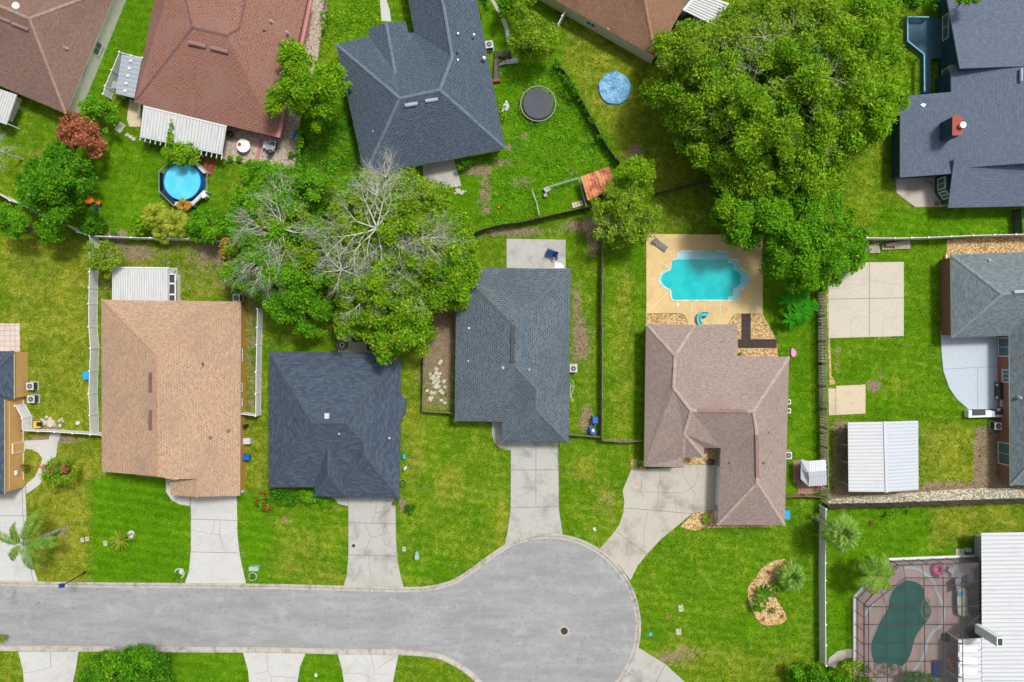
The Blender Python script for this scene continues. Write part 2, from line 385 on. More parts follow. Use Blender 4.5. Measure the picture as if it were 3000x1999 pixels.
M['stucco_pink'] = plain('rose_trim', (0.40, 0.17, 0.165), 0.6, 0.08)
M['stucco_grey'] = plain('grey_stucco', (0.40, 0.41, 0.42), 0.9, 0.07)
M['brick'] = brickwall('red_brick', (0.26, 0.075, 0.045), (0.20, 0.06, 0.04), (0.33, 0.25, 0.2))
M['trim'] = plain('cream_trim', (0.66, 0.64, 0.56), 0.6, 0.04)
M['glass'] = plain('window_glass', (0.10, 0.17, 0.19), 0.06, 0.05)
M['black'] = plain('black_plastic', (0.02, 0.02, 0.022), 0.5, 0.1)
M['dark'] = plain('dark_metal', (0.045, 0.05, 0.055), 0.45, 0.1)
M['grey'] = plain('grey_plastic', (0.28, 0.30, 0.31), 0.5, 0.08)
M['lightgrey'] = plain('light_grey_metal', (0.50, 0.51, 0.51), 0.45, 0.07)
M['blue'] = plain('blue_plastic', (0.01, 0.11, 0.48), 0.4, 0.08)
M['skyblue'] = plain('sky_blue_plastic', (0.02, 0.32, 0.62), 0.4, 0.08)
M['navy'] = plain('navy_fabric', (0.008, 0.03, 0.16), 0.8, 0.1)
M['turq'] = plain('turquoise_plastic', (0.03, 0.45, 0.50), 0.4, 0.08)
M['pink'] = plain('pink_vinyl', (0.70, 0.22, 0.48), 0.5, 0.06)
M['magenta'] = plain('magenta_vinyl', (0.55, 0.01, 0.2), 0.4, 0.1)
M['red'] = plain('red_plastic', (0.5, 0.03, 0.03), 0.4, 0.08)
M['redpaint'] = plain('red_paint', (0.30, 0.045, 0.03), 0.6, 0.08)
M['orange'] = plain('orange_plastic', (0.75, 0.16, 0.02), 0.5, 0.08)
M['yellow'] = plain('yellow_plastic', (0.72, 0.42, 0.02), 0.5, 0.08)
M['util'] = plain('pale_green_cabinet', (0.30, 0.46, 0.40), 0.5, 0.05)
M['cover'] = plain('meter_cover', (0.42, 0.40, 0.33), 0.8, 0.08)
M['iron'] = plain('cast_iron', (0.045, 0.035, 0.035), 0.6, 0.2, 4)
M['mat_tramp'] = plain('trampoline_mat', (0.065, 0.075, 0.09), 0.7, 0.08)
M['tarp'] = plain('blue_tarp', (0.20, 0.40, 0.56), 0.5, 0.2, 1.6, c2=(0.06, 0.22, 0.42), fine=5)
M['grey_fab'] = plain('taupe_fabric', (0.20, 0.18, 0.16), 0.8, 0.1)
M['vent_plum'] = plain('plum_ridge_vent', (0.16, 0.085, 0.10), 0.6, 0.08)
M['vent_rose'] = plain('rose_brown_vent', (0.24, 0.14, 0.135), 0.6, 0.08)
M['vent_blue'] = plain('blue_grey_vent', (0.30, 0.36, 0.44), 0.5, 0.08)
M['terracotta'] = plain('terracotta', (0.30, 0.11, 0.05), 0.8, 0.1)
M['rockpale'] = plain('pale_stone', (0.48, 0.44, 0.36), 0.9, 0.15)
M['rockbrown'] = plain('brown_stone', (0.30, 0.24, 0.17), 0.9, 0.2, c2=(0.14, 0.11, 0.08))
M['bark'] = plain('bark', (0.13, 0.105, 0.08), 0.95, 0.2, 3)
M['bark_pale'] = plain('dead_wood', (0.50, 0.49, 0.43), 0.95, 0.2, 2)
M['bark_mid'] = plain('lichen_twig', (0.42, 0.41, 0.30), 0.95, 0.2, 2)
M['palmtrunk'] = plain('palm_trunk', (0.32, 0.31, 0.28), 0.9, 0.2, 3)
M['pool_turq'] = water('turquoise_water', (0.0, 0.37, 0.40), (0.01, 0.45, 0.46))
M['pool_shallow'] = water('shallow_turquoise_water', (0.20, 0.50, 0.55), (0.28, 0.56, 0.60))
M['pool_blue'] = water('blue_pool_water', (0.07, 0.46, 0.70), (0.12, 0.56, 0.78))
M['pool_green'] = water('green_pool_water', (0.008, 0.085, 0.07), (0.016, 0.12, 0.095), 0.12)
M['pool_green_sh'] = water('shallow_green_water', (0.10, 0.13, 0.09), (0.13, 0.15, 0.10))
# roofs
M['rf_brown'] = shingle('brown_shingles', (0.27, 0.175, 0.14), (0.23, 0.15, 0.12), (0.115, 0.07, 0.06), 0.36, 0.26, (0.12, 0.08, 0.07), .45)
M['rf_red'] = shingle('rust_red_shingles', (0.42, 0.175, 0.07), (0.31, 0.145, 0.09), (0.155, 0.09, 0.095), 0.5, 0.3, (0.25, 0.155, 0.125), .5, dots=.75)
M['rf_slate'] = shingle('slate_blue_shingles', (0.13, 0.175, 0.22), (0.105, 0.145, 0.19), (0.032, 0.048, 0.07), 0.42, 0.26, dots=.7)
M['rf_tan2'] = shingle('tan_brown_shingles', (0.34, 0.20, 0.125), (0.28, 0.16, 0.10), (0.17, 0.09, 0.06), 0.5, .24, (0.15, 0.085, 0.06), .7, dots=.4)
M['rf_indigo'] = shingle('indigo_shingles', (0.15, 0.18, 0.24), (0.10, 0.125, 0.18), (0.075, 0.095, 0.14), 0.5, 0.3, dots=.5)
M['rf_greyblue'] = shingle('grey_blue_shingles', (0.16, 0.205, 0.225), (0.19, 0.235, 0.25), (0.09, 0.115, 0.13), 0.5, 0.25, dots=.5)
M['rf_tan'] = shingle('tan_shingles', (0.53, 0.385, 0.265), (0.49, 0.35, 0.235), (0.27, 0.165, 0.11), 0.38, 0.27, (0.26, 0.185, 0.14), .5, dots=.6)
M['rf_navy'] = shingle('navy_shingles', (0.055, 0.074, 0.108), (0.08, 0.113, 0.148), (0.034, 0.047, 0.072), 0.6, 0.24, dots=.4)
M['rf_grey'] = shingle('grey_shingles', (0.19, 0.235, 0.27), (0.16, 0.20, 0.235), (0.04, 0.057, 0.075), 0.42, 0.26, (0.06, 0.08, 0.095), .6, dots=.65)
M['rf_mauve'] = shingle('mauve_shingles', (0.39, 0.315, 0.275), (0.335, 0.262, 0.23), (0.18, 0.14, 0.125), 0.36, 0.26, (0.21, 0.15, 0.14), .4, dots=.5)
for k, c in (('brown', (0.30, 0.21, 0.165)), ('red', (0.19, 0.095, 0.085)), ('slate', (0.13, 0.17, 0.215)), ('tan2', (0.34, 0.2, 0.13)), ('greyblue', (0.19, 0.235, 0.25)),
             ('tan', (0.42, 0.265, 0.165)), ('navy', (0.062, 0.078, 0.10)), ('grey', (0.105, 0.13, 0.15)), ('mauve', (0.385, 0.31, 0.272)), ('indigo', (0.1, 0.13, 0.17))):
    M['cap_' + k] = plain(k + '_ridge_shingle', c, 0.9, 0.14, 3)
# leaves
M['lf_oak'] = leafmat('oak_leaf', (0.106, 0.280, 0.007), (0.227, 0.419, 0.013), (0.382, 0.461, 0.045))
M['lf_oak2'] = leafmat('olive_leaf', (0.157, 0.307, 0.013), (0.244, 0.397, 0.023), (0.331, 0.374, 0.058))
M['lf_dark'] = leafmat('dark_leaf', (0.044, 0.183, 0.009), (0.094, 0.292, 0.010), (0.187, 0.394, 0.017))
M['lf_mid'] = leafmat('mid_leaf', (0.074, 0.266, 0.008), (0.149, 0.392, 0.012), (0.268, 0.461, 0.021))
M['lf_bright'] = leafmat('bright_leaf', (0.116, 0.315, 0.008), (0.218, 0.420, 0.010), (0.346, 0.455, 0.022))
M['lf_yellow'] = leafmat('yellow_green_leaf', (0.17, 0.28, 0.015), (0.30, 0.36, 0.03), (0.48, 0.42, 0.08))
M['lf_rust'] = leafmat('rust_leaf', (0.38, 0.13, 0.065), (0.30, 0.10, 0.05), (0.50, 0.22, 0.12), 0.2)
M['lf_orange'] = leafmat('orange_leaf', (0.45, 0.26, 0.04), (0.18, 0.25, 0.02), (0.60, 0.28, 0.06), 0.3)
M['lf_palm'] = leafmat('palm_leaf', (0.098, 0.233, 0.025), (0.185, 0.328, 0.036), (0.332, 0.402, 0.086), 0.3)
M['lf_fan'] = leafmat('fan_palm_leaf', (0.099, 0.253, 0.033), (0.176, 0.333, 0.046), (0.330, 0.391, 0.078), 0.3)
M['lf_banana'] = leafmat('banana_leaf', (0.045, 0.336, 0.012), (0.075, 0.441, 0.018), (0.150, 0.473, 0.024), 0.35)
M['fl_pink'] = leafmat('pink_blossom', (0.60, 0.03, 0.16), (0.68, 0.10, 0.16), (0.75, 0.05, 0.4), 0.2)
M['fl_red'] = leafmat('red_blossom', (0.40, 0.02, 0.02), (0.28, 0.03, 0.02), (0.5, 0.05, 0.04), 0.2)

# ------------------------------------------------------------------ ground: lawn sheet with worn, yellow and lush areas
def inpoly(X, Y, poly):
    r = np.zeros(X.shape, bool); n = len(poly); j = n - 1
    for i in range(n):
        xi, yi = poly[i]; xj, yj = poly[j]
        c = ((yi > Y) != (yj > Y)) & (X < (xj - xi) * (Y - yi) / (yj - yi + 1e-9) + xi)
        r ^= c; j = i
    return r
def blur(A, k):
    for _ in range(k):
        A = (A + np.roll(A, 1, 0) + np.roll(A, -1, 0) + np.roll(A, 1, 1) + np.roll(A, -1, 1)) / 5
    return A
def grass_material():
    m, nt, bs = newmat('grass'); p = pos(nt)
    at = nt.nodes.new('ShaderNodeAttribute'); at.attribute_name = 'lawn'; at.attribute_type = 'GEOMETRY'
    sp = nt.nodes.new('ShaderNodeSeparateColor'); nt.links.new(at.outputs['Color'], sp.inputs[0])
    dirt, yel, lush = sp.outputs[0], sp.outputs[1], sp.outputs[2]
    nA = noise(nt, p, 0.28, 6, 0.62, 0.4); nB = noise(nt, p, 1.3, 6, 0.68, 0.5); nC = noise(nt, p, 5.5, 5, 0.75); nD = noise(nt, p, 15, 3, 0.8)
    nE = noise(nt, mapping(nt, p, (1.0, 0.35, 1), (0, 0, 0.3)), 2.3, 5, 0.7)
    g = mix(nt, lush, (0.10, 0.168, 0.006), (0.088, 0.235, 0.003))
    y = mix(nt, nB, (0.20, 0.245, 0.008), (0.29, 0.27, 0.04))
    yf = mathn(nt, 'ADD', yel, mathn(nt, 'MULTIPLY', mathn(nt, 'SUBTRACT', mathn(nt, 'ADD', nA, nB), 1.0), 1.0))
    col = mix(nt, mathn(nt, 'MULTIPLY', ss(nt, yf, 0.2, 1.15), 0.85), g, y)
    # dark green clover / shade grass patches
    col = mix(nt, mathn(nt, 'MULTIPLY', ss(nt, nE, 0.55, 0.75), 0.5), col, (0.045, 0.135, 0.006))
    col = mix(nt, mathn(nt, 'MULTIPLY', ss(nt, nC, 0.58, 0.72), mathn(nt, 'ADD', mathn(nt, 'MULTIPLY', yel, 0.5), 0.05)), col, (0.27, 0.24, 0.075))
    sq = mathn(nt, 'ABSOLUTE', mathn(nt, 'SUBTRACT', noise(nt, p, 2.1, 4, 0.6, 1.2), 0.5))
    sqm = mathn(nt, 'MULTIPLY', mathn(nt, 'SUBTRACT', 1.0, ss(nt, sq, 0.008, 0.04)), ss(nt, nB, 0.46, 0.62))
    col = mix(nt, mathn(nt, 'MULTIPLY', sqm, mathn(nt, 'ADD', mathn(nt, 'MULTIPLY', yel, 0.85), 0.03)), col, (0.36, 0.30, 0.11))
    wv = nt.nodes.new('ShaderNodeTexWave'); wv.inputs['Scale'].default_value = 0.28; wv.inputs['Distortion'].default_value = 2.5; wv.inputs['Detail'].default_value = 3; wv.inputs['Detail Scale'].default_value = 0.6; wv.bands_direction = 'Y'; nt.links.new(mapping(nt, p, (1, 1, 1), (0, 0, 0.15)), wv.inputs['Vector'])
    col = mix(nt, 1.0, col, mix(nt, mathn(nt, 'MULTIPLY', wv.outputs['Fac'], lush), (1.05, 1.04, 1.0), (0.82, 0.86, 0.9)), 'MULTIPLY')
    col = mix(nt, 1.0, col, mix(nt, ss(nt, nA, 0.35, 0.65), (0.86, 0.88, 0.9), (1.1, 1.08, 1.0)), 'MULTIPLY')
    dcol = mix(nt, nC, (0.19, 0.13, 0.085), (0.33, 0.25, 0.17))
    df = mathn(nt, 'ADD', mathn(nt, 'MULTIPLY', dirt, 1.35), mathn(nt, 'MULTIPLY', mathn(nt, 'SUBTRACT', mathn(nt, 'ADD', nB, nC), 1.0), 1.1))
    col = mix(nt, ss(nt, df, 0.42, 0.8), col, dcol)
    col = mix(nt, 1.0, col, mix(nt, ss(nt, nC, 0.3, 0.7), (0.66,) * 3, (1.3,) * 3), 'MULTIPLY')
    col = mix(nt, 1.0, col, mix(nt, ss(nt, nD, 0.25, 0.75), (0.62,) * 3, (1.36,) * 3), 'MULTIPLY')
    col = mix(nt, 1.0, col, mix(nt, ss(nt, nB, 0.3, 0.7), (0.84,) * 3, (1.14,) * 3), 'MULTIPLY')
    nt.links.new(col, bs.inputs['Base Color']); bs.inputs['Roughness'].default_value = 0.95; bs.inputs['Specular IOR Level'].default_value = 0.02
    hh = mathn(nt, 'ADD', nC, nD)
    bump(nt, bs, hh, 0.9, 0.10); return m
M['grass'] = grass_material()
# (polygon in photo pixels, yellow, lush, dirt)
ZONES = [
 ([(0,690),(262,690),(290,1275),(0,1275)], .78, .35, 0), ([(0,1275),(300,1275),(300,1400),(260,1715),(0,1715)], .85, .25, .05),
 ([(262,1400),(560,1400),(550,1720),(262,1720)], .12, 1.0, 0), ([(265,690),(750,690),(760,880),(265,880)], .6, .25, .34),
 ([(705,880),(765,880),(760,1215),(705,1215)], .5, .2, .42), ([(762,900),(790,900),(790,1220),(762,1220)], .6, .4, .2), ([(700,1215),(800,1215),(790,1460),(700,1460)], .65, .35, .22),
 ([(0,250),(200,330),(230,420),(200,700),(0,600)], .42, .65, 0), ([(290,0),(450,0),(400,170),(340,300),(240,300),(330,90)], .2, .85, 0),
 ([(230,380),(700,470),(870,480),(880,700),(230,700)], .25, .85, 0), ([(650,480),(760,500),(740,640),(640,640)], .5, .7, 0),
 ([(940,0),(1220,0),(1220,100),(985,128),(900,380),(860,480),(1075,520),(980,128)], .3, .9, 0),
 ([(870,330),(1060,330),(1080,520),(870,520)], .05, .45, 0), ([(1380,0),(1640,0),(1640,180),(1860,480),(1735,610),(1380,690),(1180,560),(1480,430)], .12, .75, .02),
 ([(1640,20),(1920,180),(2400,0),(2600,0),(2250,560),(1930,570),(1825,480),(1640,170)], .72, .35, 0),
 ([(2400,300),(2650,270),(2650,520),(2700,610),(3000,600),(3000,690),(2540,700),(2200,560)], .55, .55, 0), ([(2560,610),(3000,605),(3000,690),(2560,698)], .25, .95, 0),
 ([(1900,560),(2200,560),(2200,690),(1900,690)], .65, .45, .10), ([(1380,690),(1770,600),(1770,790),(1380,790)], .35, .45, .10),
 ([(1670,780),(1768,780),(1766,1280),(1668,1280)], .35, .5, .24), ([(1770,680),(1893,680),(1890,1290),(1766,1290)], .3, .7, 0), ([(1800,800),(1860,800),(1850,1270),(1790,1270)], .7, .6, 0),
 ([(1174,1000),(1240,1000),(1240,1240),(1174,1240)], .6, .35, .26), ([(1240,900),(1334,900),(1332,1205),(1240,1205)], .4, .3, .5),
 ([(1170,1240),(1500,1240),(1500,1740),(1170,1740)], .50, .85, 0), ([(715,1440),(1020,1440),(1020,1720),(720,1720)], .42, .82, 0), ([(700,1460),(790,1440),(780,1720),(720,1720)], .1, .95, 0),
 ([(1635,1290),(1890,1290),(1840,1480),(1790,1610),(1650,1570)], .42, .75, .02), ([(1850,1500),(2410,1460),(2410,1999),(1850,1999)], .38, .78, 0),
 ([(2234,690),(2396,690),(2400,1460),(2300,1460),(2312,1046),(2234,930)], .15, .8, 0), ([(2425,730),(2768,730),(2760,1000),(2900,1250),(2700,1430),(2425,1430)], .28, .75, .02),
 ([(2700,1230),(2890,1240),(2890,1430),(2695,1430)], .75, .4, .05), ([(2860,1250),(3000,1250),(3000,1440),(2860,1430)], .6, .2, .75), ([(2425,1430),(3000,1400),(3000,1475),(2425,1490)], .5, .2, .7),
 ([(2428,1190),(2484,1240),(2484,1440),(2428,1440)], .6, .2, .35), ([(2455,1240),(2484,1240),(2484,1440),(2455,1440)], .5, .2, .9), ([(2425,1490),(2870,1480),(2860,1650),(2500,1780),(2425,1500)], .2, .88, 0),
 ([(2730,1490),(3000,1470),(3000,1570),(2720,1610)], .8, .5, 0), ([(2420,1500),(2510,1500),(2500,1960),(2420,1960)], .05, .75, 0),
 ([(480,1905),(1400,1905),(1500,2100),(400,2100)], .2, .9, 0), ([(1168,1915),(1400,1930),(1400,2100),(1160,2100)], .5, .6, 0), ([(0,1900),(120,1905),(120,2100),(0,2100)], .6, .5, .1),
 ([(1985,1880),(2200,1900),(2300,1999),(2000,1999)], .6, .5, .12),
]
BLOBS = [ # x, y, rx, ry, dirt, yellow, lush
 (1860,450,24,40,.9,0,0),(1480,475,50,14,.6,0,0),(1425,545,20,30,.5,0,0),(1420,600,24,40,.7,0,0),(1540,530,30,16,.6,0,0),(1400,500,46,18,.8,0,0),(1725,445,14,8,.6,0,0),(1680,505,18,10,.6,0,0),
 (1510,540,26,14,.7,0,0),(1530,400,30,16,.5,0,0),(1495,430,16,14,.7,0,0),(340,690,40,22,.75,0,0),(1740,700,20,60,.65,0,0),(1700,660,60,20,.6,0,0),(1500,680,120,16,.6,0,0),(2560,1130,26,26,.7,0,0),(2455,1060,14,60,.4,0,0),
 (1780,1470,34,50,.42,.5,0),(1720,1380,30,34,.0,.7,0),(1320,1430,40,50,.25,.7,0),(1320,1440,10,22,0,-.8,.0),(1210,1330,26,70,.25,.6,0),(1180,1480,16,30,.7,0,0),(835,1520,16,24,.5,.5,0),(960,1690,50,20,.2,.5,0),(840,1660,40,20,.1,.4,0),
 (900,1620,90,70,0,.3,0),(1470,1540,16,80,.15,.5,0),(1250,1660,60,30,0,-.2,.2),(2000,1915,70,40,.35,.3,0),(2150,1790,40,20,.3,.3,0),(1950,1930,40,20,.4,.3,0),(2290,1940,60,50,.3,.4,0),(2180,1830,50,30,0,-.4,.1),
 (1700,1000,24,60,.6,0,0),(1720,1230,20,40,.5,0,0),(1690,880,16,60,.3,0,0),(1290,960,40,100,.75,0,0),(1800,700,30,60,0,-.4,0),(1835,800,14,20,.45,.2,0),(1810,1290,70,8,.6,0,0),
 (190,1560,18,40,.5,.2,0),(150,1250,50,12,.75,0,0),(150,1290,100,14,.8,0,0),(640,730,60,40,.5,0,0),(420,850,60,30,.2,.2,0),(400,740,40,20,.4,.2,0),(250,1000,20,60,.1,.2,0),(205,810,30,30,.2,.2,0),
 (250,720,80,20,.3,.2,0),(330,280,30,26,.3,.3,0),(120,450,60,20,.2,.3,0),(370,500,20,14,.3,.3,0),(1690,1380,30,20,0,.5,0),(2580,1090,12,10,.6,0,0),(2455,1030,14,8,.3,.2,0),(2640,1130,60,40,.1,.2,0),
 (1900,630,40,30,.2,0,0),(2060,640,50,20,.15,.2,0),(1350,700,60,20,.3,0,0),(2700,1460,120,12,.6,0,0),(380,1600,40,40,0,-.1,0),(860,560,100,80,0,-.3,-.4),(1100,900,200,60,.5,0,-.3),(860,970,80,40,.3,.2,0),
 (2250,600,200,60,.1,-.4,-.5),(2300,850,60,50,0,-.3,-.4),(3000,1380,80,60,.6,0,0),(2890,1360,30,70,.6,0,0),(2860,60,40,60,.4,0,0),(700,1300,20,120,.2,.1,0),(2765,850,10,120,0,-.2,-.4),  # last strip dulls the lawn to paint in the brick wall's shade
]
def ground():
    xs = np.concatenate([[-900, -400, -200, -120, -85], np.arange(-64, 64.01, 0.36), [85, 120, 200, 400, 900]])
    ys = np.concatenate([[-900, -400, -200, -100, -65], np.arange(-44, 44.01, 0.36), [65, 100, 200, 400, 900]])
    X, Y = np.meshgrid(xs, ys); px = X * S + 1500; py = -Y * S + 999.5
    Ye = np.full(X.shape, .4); Lu = np.full(X.shape, .6); Di = np.zeros(X.shape)
    for poly, y, l, d in ZONES:
        k = inpoly(px, py, poly); Ye[k] = y; Lu[k] = l; Di[k] = d
    Ye, Lu, Di = blur(Ye, 5), blur(Lu, 5), blur(Di, 3)
    for bx, by, rx, ry, d, y, l in BLOBS:
        g = np.exp(-(((px - bx) / rx) ** 2 + ((py - by) / ry) ** 2)); Di += g * d; Ye += g * y; Lu += g * l
    C = np.stack([np.clip(Di, 0, 1), np.clip(Ye, 0, 1), np.clip(Lu, 0, 1), np.ones(X.shape)], -1).reshape(-1, 4)
    nx, ny = len(xs), len(ys)
    V = np.stack([X, Y, np.zeros(X.shape)], -1).reshape(-1, 3)
    i = np.arange(nx - 1)[None, :] + nx * np.arange(ny - 1)[:, None]; i = i.ravel()
    F = np.stack([i, i + 1, i + nx + 1, i + nx], -1)
    o = fast_mesh('ground', V, F, M['grass'])
    a = o.data.color_attributes.new('lawn', 'FLOAT_COLOR', 'POINT'); a.data.foreach_set('color', C.astype(np.float32).ravel())
    setp(o, 'green and yellowing lawns with worn bare patches between the houses', kind='structure')
ground()
def XY(pts): return [P(x, y)[:2] for x, y in pts]
def smooth(pts, n=4, closed=True):
    out = []; m = len(pts)
    for i in range(m if closed else m - 1):
        p0, p1, p2, p3 = [np.array(pts[(i + k) % m if closed else min(max(i + k, 0), m - 1)], float) for k in (-1, 0, 1, 2)]
        for j in range(n):
            t = j / n
            out.append(tuple(0.5 * ((2 * p1) + (-p0 + p2) * t + (2 * p0 - 5 * p1 + 4 * p2 - p3) * t * t + (-p0 + 3 * p1 - 3 * p2 + p3) * t ** 3)))
    if not closed: out.append(tuple(pts[-1]))
    return out
NOGRASS = []
def slab(name, label, pts, m, z=0.04, z0=-0.05, sm=0, kind='structure', uv=False, parent=None, cat=None):
    if sm: pts = smooth(pts, sm)
    NOGRASS.append(pts)
    o = MB().prism(XY(pts), z0, z).build(name, M[m], parent, uv=uv)
    return setp(o, label, cat, kind=kind)
def lines(parent, name, segs, wd, z, m='joint'):
    b = MB()
    for s in segs: b.ribbon([P(x, y)[:2] + (z,) for x, y in s], wd, 0.003)
    return b.build(name, M[m], parent)

# street and turning circle
up = [(-400,1713),(0,1716),(250,1720),(500,1722),(800,1725),(1000,1730),(1191,1734),(1258,1730),(1325,1714),(1378,1683),(1423,1650),(1470,1617)]
cx_, cy_, r_ = 1606, 1834, 257
arc = [(cx_ + r_ * math.cos(t), cy_ + r_ * math.sin(t)) for t in np.linspace(math.radians(-117), math.radians(62), 46)]
lo = [(1730,2062),(1620,2095),(1520,2078),(1455,2035),(1410,1996),(1383,1969),(1334,1937),(1280,1914),(1191,1905),(1102,1903),(990,1902),(800,1898),(500,1896),(100,1893),(-400,1890)]
edge_up = smooth(up, 5, False)[:-1] + arc
edge_lo = smooth(lo, 5, False)
road = MB().prism(XY(edge_up + edge_lo), -0.05, 0.03).build('road', M['asphalt'])
NOGRASS.append([(x, y - 14 if y < 1800 else y + 14) for x, y in edge_up + edge_lo])
setp(road, 'faded grey asphalt street ending in a round turning circle', kind='structure')
def offset(pts, d):
    out = []
    for i in range(len(pts)):
        a = np.array(pts[max(i - 1, 0)]); b = np.array(pts[min(i + 1, len(pts) - 1)]); t = (b - a); t = t / (np.linalg.norm(t) + 1e-9)
        out.append((pts[i][0] - t[1] * -d, pts[i][1] + t[0] * -d))
    return out
def curb(line, label, seed):
    # mountable kerb: gutter pan, then a low rounded lip; profile (offset px outwards, height m)
    prof = [(-1, 0.0), (-1, 0.036), (5, 0.04), (8, 0.12), (13, 0.13), (14.5, 0.11), (14.5, -0.05)]
    rows = [[P(x, y)[:2] for x, y in offset(line, d)] for d, _ in prof]
    b = MB(); n = len(line)
    vs = [(*rows[j][i], prof[j][1]) for j in range(len(prof)) for i in range(n)]
    fs = [(j * n + i, j * n + i + 1, (j + 1) * n + i + 1, (j + 1) * n + i) for j in range(len(prof) - 1) for i in range(n - 1)]
    b.add(vs, fs); o = b.build('kerb', M['curb']); setp(o, label, kind='structure')
    # joints between poured lengths
    jb = MB(); acc = 0
    for i in range(1, n):
        acc += math.dist(line[i], line[i - 1])
        if acc > 74:
            acc = 0; oo = [offset(line, d)[i] for d, _ in prof[1:6]]
            jb.ribbon([(*P(*oo[k])[:2], prof[k + 1][1] + 0.006) for k in range(5)], 0.03, 0.003)
    jb.build('joint', M['joint'], o)
curb(edge_up, 'pale concrete kerb along the north side of the street and round the turning circle', 1)
curb(edge_lo, 'pale concrete kerb along the south side of the street', 2)

def drive(label, pts, m, joints, cracks, sm=0):
    o = slab('driveway', label, pts, m, 0.045, sm=sm)
    if joints: lines(o, 'joint', joints, 0.045, 0.05)
    for c in cracks:
        cc = []
        for a, b in zip(c[:-1], c[1:]):
            n = max(2, int(math.dist(a, b) / 7))
            for k in range(n): cc.append((a[0] + (b[0] - a[0]) * k / n + random.uniform(-1.3, 1.3), a[1] + (b[1] - a[1]) * k / n + random.uniform(-1.3, 1.3)))
        cc.append(c[-1]); lines(o, 'crack', [cc], 0.026, 0.052)
    return o
drive('pale driveway under the leaning palm at the left edge', [(-120,1290),(74,1425),(78,1513),(83,1589),(96,1656),(112,1704),(-120,1704)], 'concrete_clean', [[(0,1511),(78,1511)],[(66,1425),(68,1513),(80,1600),(98,1704)]], [])
drive('clean pale driveway in front of the tan-roofed house', [(558,1430),(694,1430),(694,1454),(696,1567),(703,1629),(714,1678),(721,1711),(542,1709),(554,1674),(560,1612),(560,1522)], 'concrete_clean',
      [[(560,1521),(695,1525)],[(560,1617),(699,1620)],[(557,1455),(560,1521)]], [[(562,1556),(590,1557),(610,1563),(643,1567),(650,1585),(658,1615)],[(622,1563),(630,1524)],[(643,1567),(645,1525)]])
drive('cracked stained driveway in front of the navy-roofed house', [(1021,1430),(1158,1430),(1160,1576),(1164,1638),(1173,1683),(1183,1721),(1007,1717),(1017,1678),(1021,1625)], 'concrete',
      [[(1021,1531),(1159,1535)],[(1021,1626),(1163,1629)]], [[(1104,1470),(1098,1510),(1091,1530)],[(1099,1500),(1145,1500)],[(1072,1536),(1086,1573),(1119,1568),(1131,1535)],[(1086,1573),(1075,1600),(1071,1626)],[(1119,1568),(1130,1595),(1156,1611)],[(1080,1629),(1086,1690),(1092,1717)]])
drive('streaked driveway meeting the top of the turning circle', [(1497,1270),(1635,1270),(1637,1491),(1643,1531),(1648,1565),(1600,1564),(1540,1573),(1479,1595),(1487,1558),(1496,1495)], 'concrete',
      [[(1498,1377),(1636,1377)],[(1497,1488),(1636,1484)],[(1570,1290),(1570,1486)]], [[(1635,1310),(1634,1370)]])
drive('wide curving warm-grey driveway of the mauve-roofed house', [(1849,1376),(2003,1370),(2003,1362),(2103,1362),(2101,1495),(2065,1495),(2025,1507),(1985,1540),(1936,1580),(1896,1623),(1869,1656),(1847,1700),(1815,1658),(1757,1607),(1793,1567),(1815,1536),(1826,1500),(1829,1469),(1824,1437)], 'concrete_warm',
      [[(1828,1488),(2028,1505)],[(1804,1557),(1895,1623)]], [[(1935,1375),(1930,1430),(1924,1490)],[(1878,1388),(1879,1440)],[(1845,1438),(1880,1442),(1926,1442),(1975,1445),(2010,1440),(2035,1420),(2044,1395),(2043,1362)],[(1998,1374),(2010,1405),(2035,1445),(2030,1500)],[(1898,1500),(1888,1550),(1885,1610)],[(1975,1437),(1982,1500)],[(1935,1540),(1945,1560)]])
drive('mottled driveway leaving the turning circle at lower right', [(1867,1895),(1949,1946),(2007,1999),(2150,2150),(2000,2250),(1845,2040),(1800,2000),(1845,1945)], 'concrete', [[(1949,1948),(1900,2040)]], [[(1850,1960),(1870,1985)]])
drive('cracked driveway south of the street at the left edge', [(54,1909),(67,1960),(71,2000),(71,2200),(214,2200),(214,2000),(223,1960),(230,1909)], 'concrete_clean', [[(149,1911),(150,1955)]], [[(71,1970),(110,1966),(150,1955)]])
drive('driveway with a forked crack south of the street', [(712,1911),(727,1964),(730,2000),(730,2200),(872,2200),(872,2000),(879,1955),(896,1911)], 'concrete_clean', [], [[(781,1912),(786,1965),(797,1985),(796,2050)],[(786,1965),(745,1975)],[(797,1980),(868,1986)]])
drive('driveway with a long diagonal crack south of the street', [(990,1917),(1003,1964),(1008,2000),(1008,2200),(1151,2200),(1151,2000),(1160,1955),(1168,1917)], 'concrete_clean', [], [[(1087,1917),(1095,1960),(1096,1970),(1082,1985),(1075,2010)],[(1096,1965),(1168,1917)],[(1008,1973),(1060,1972),(1082,1985)],[(1096,1973),(1140,1978)]])
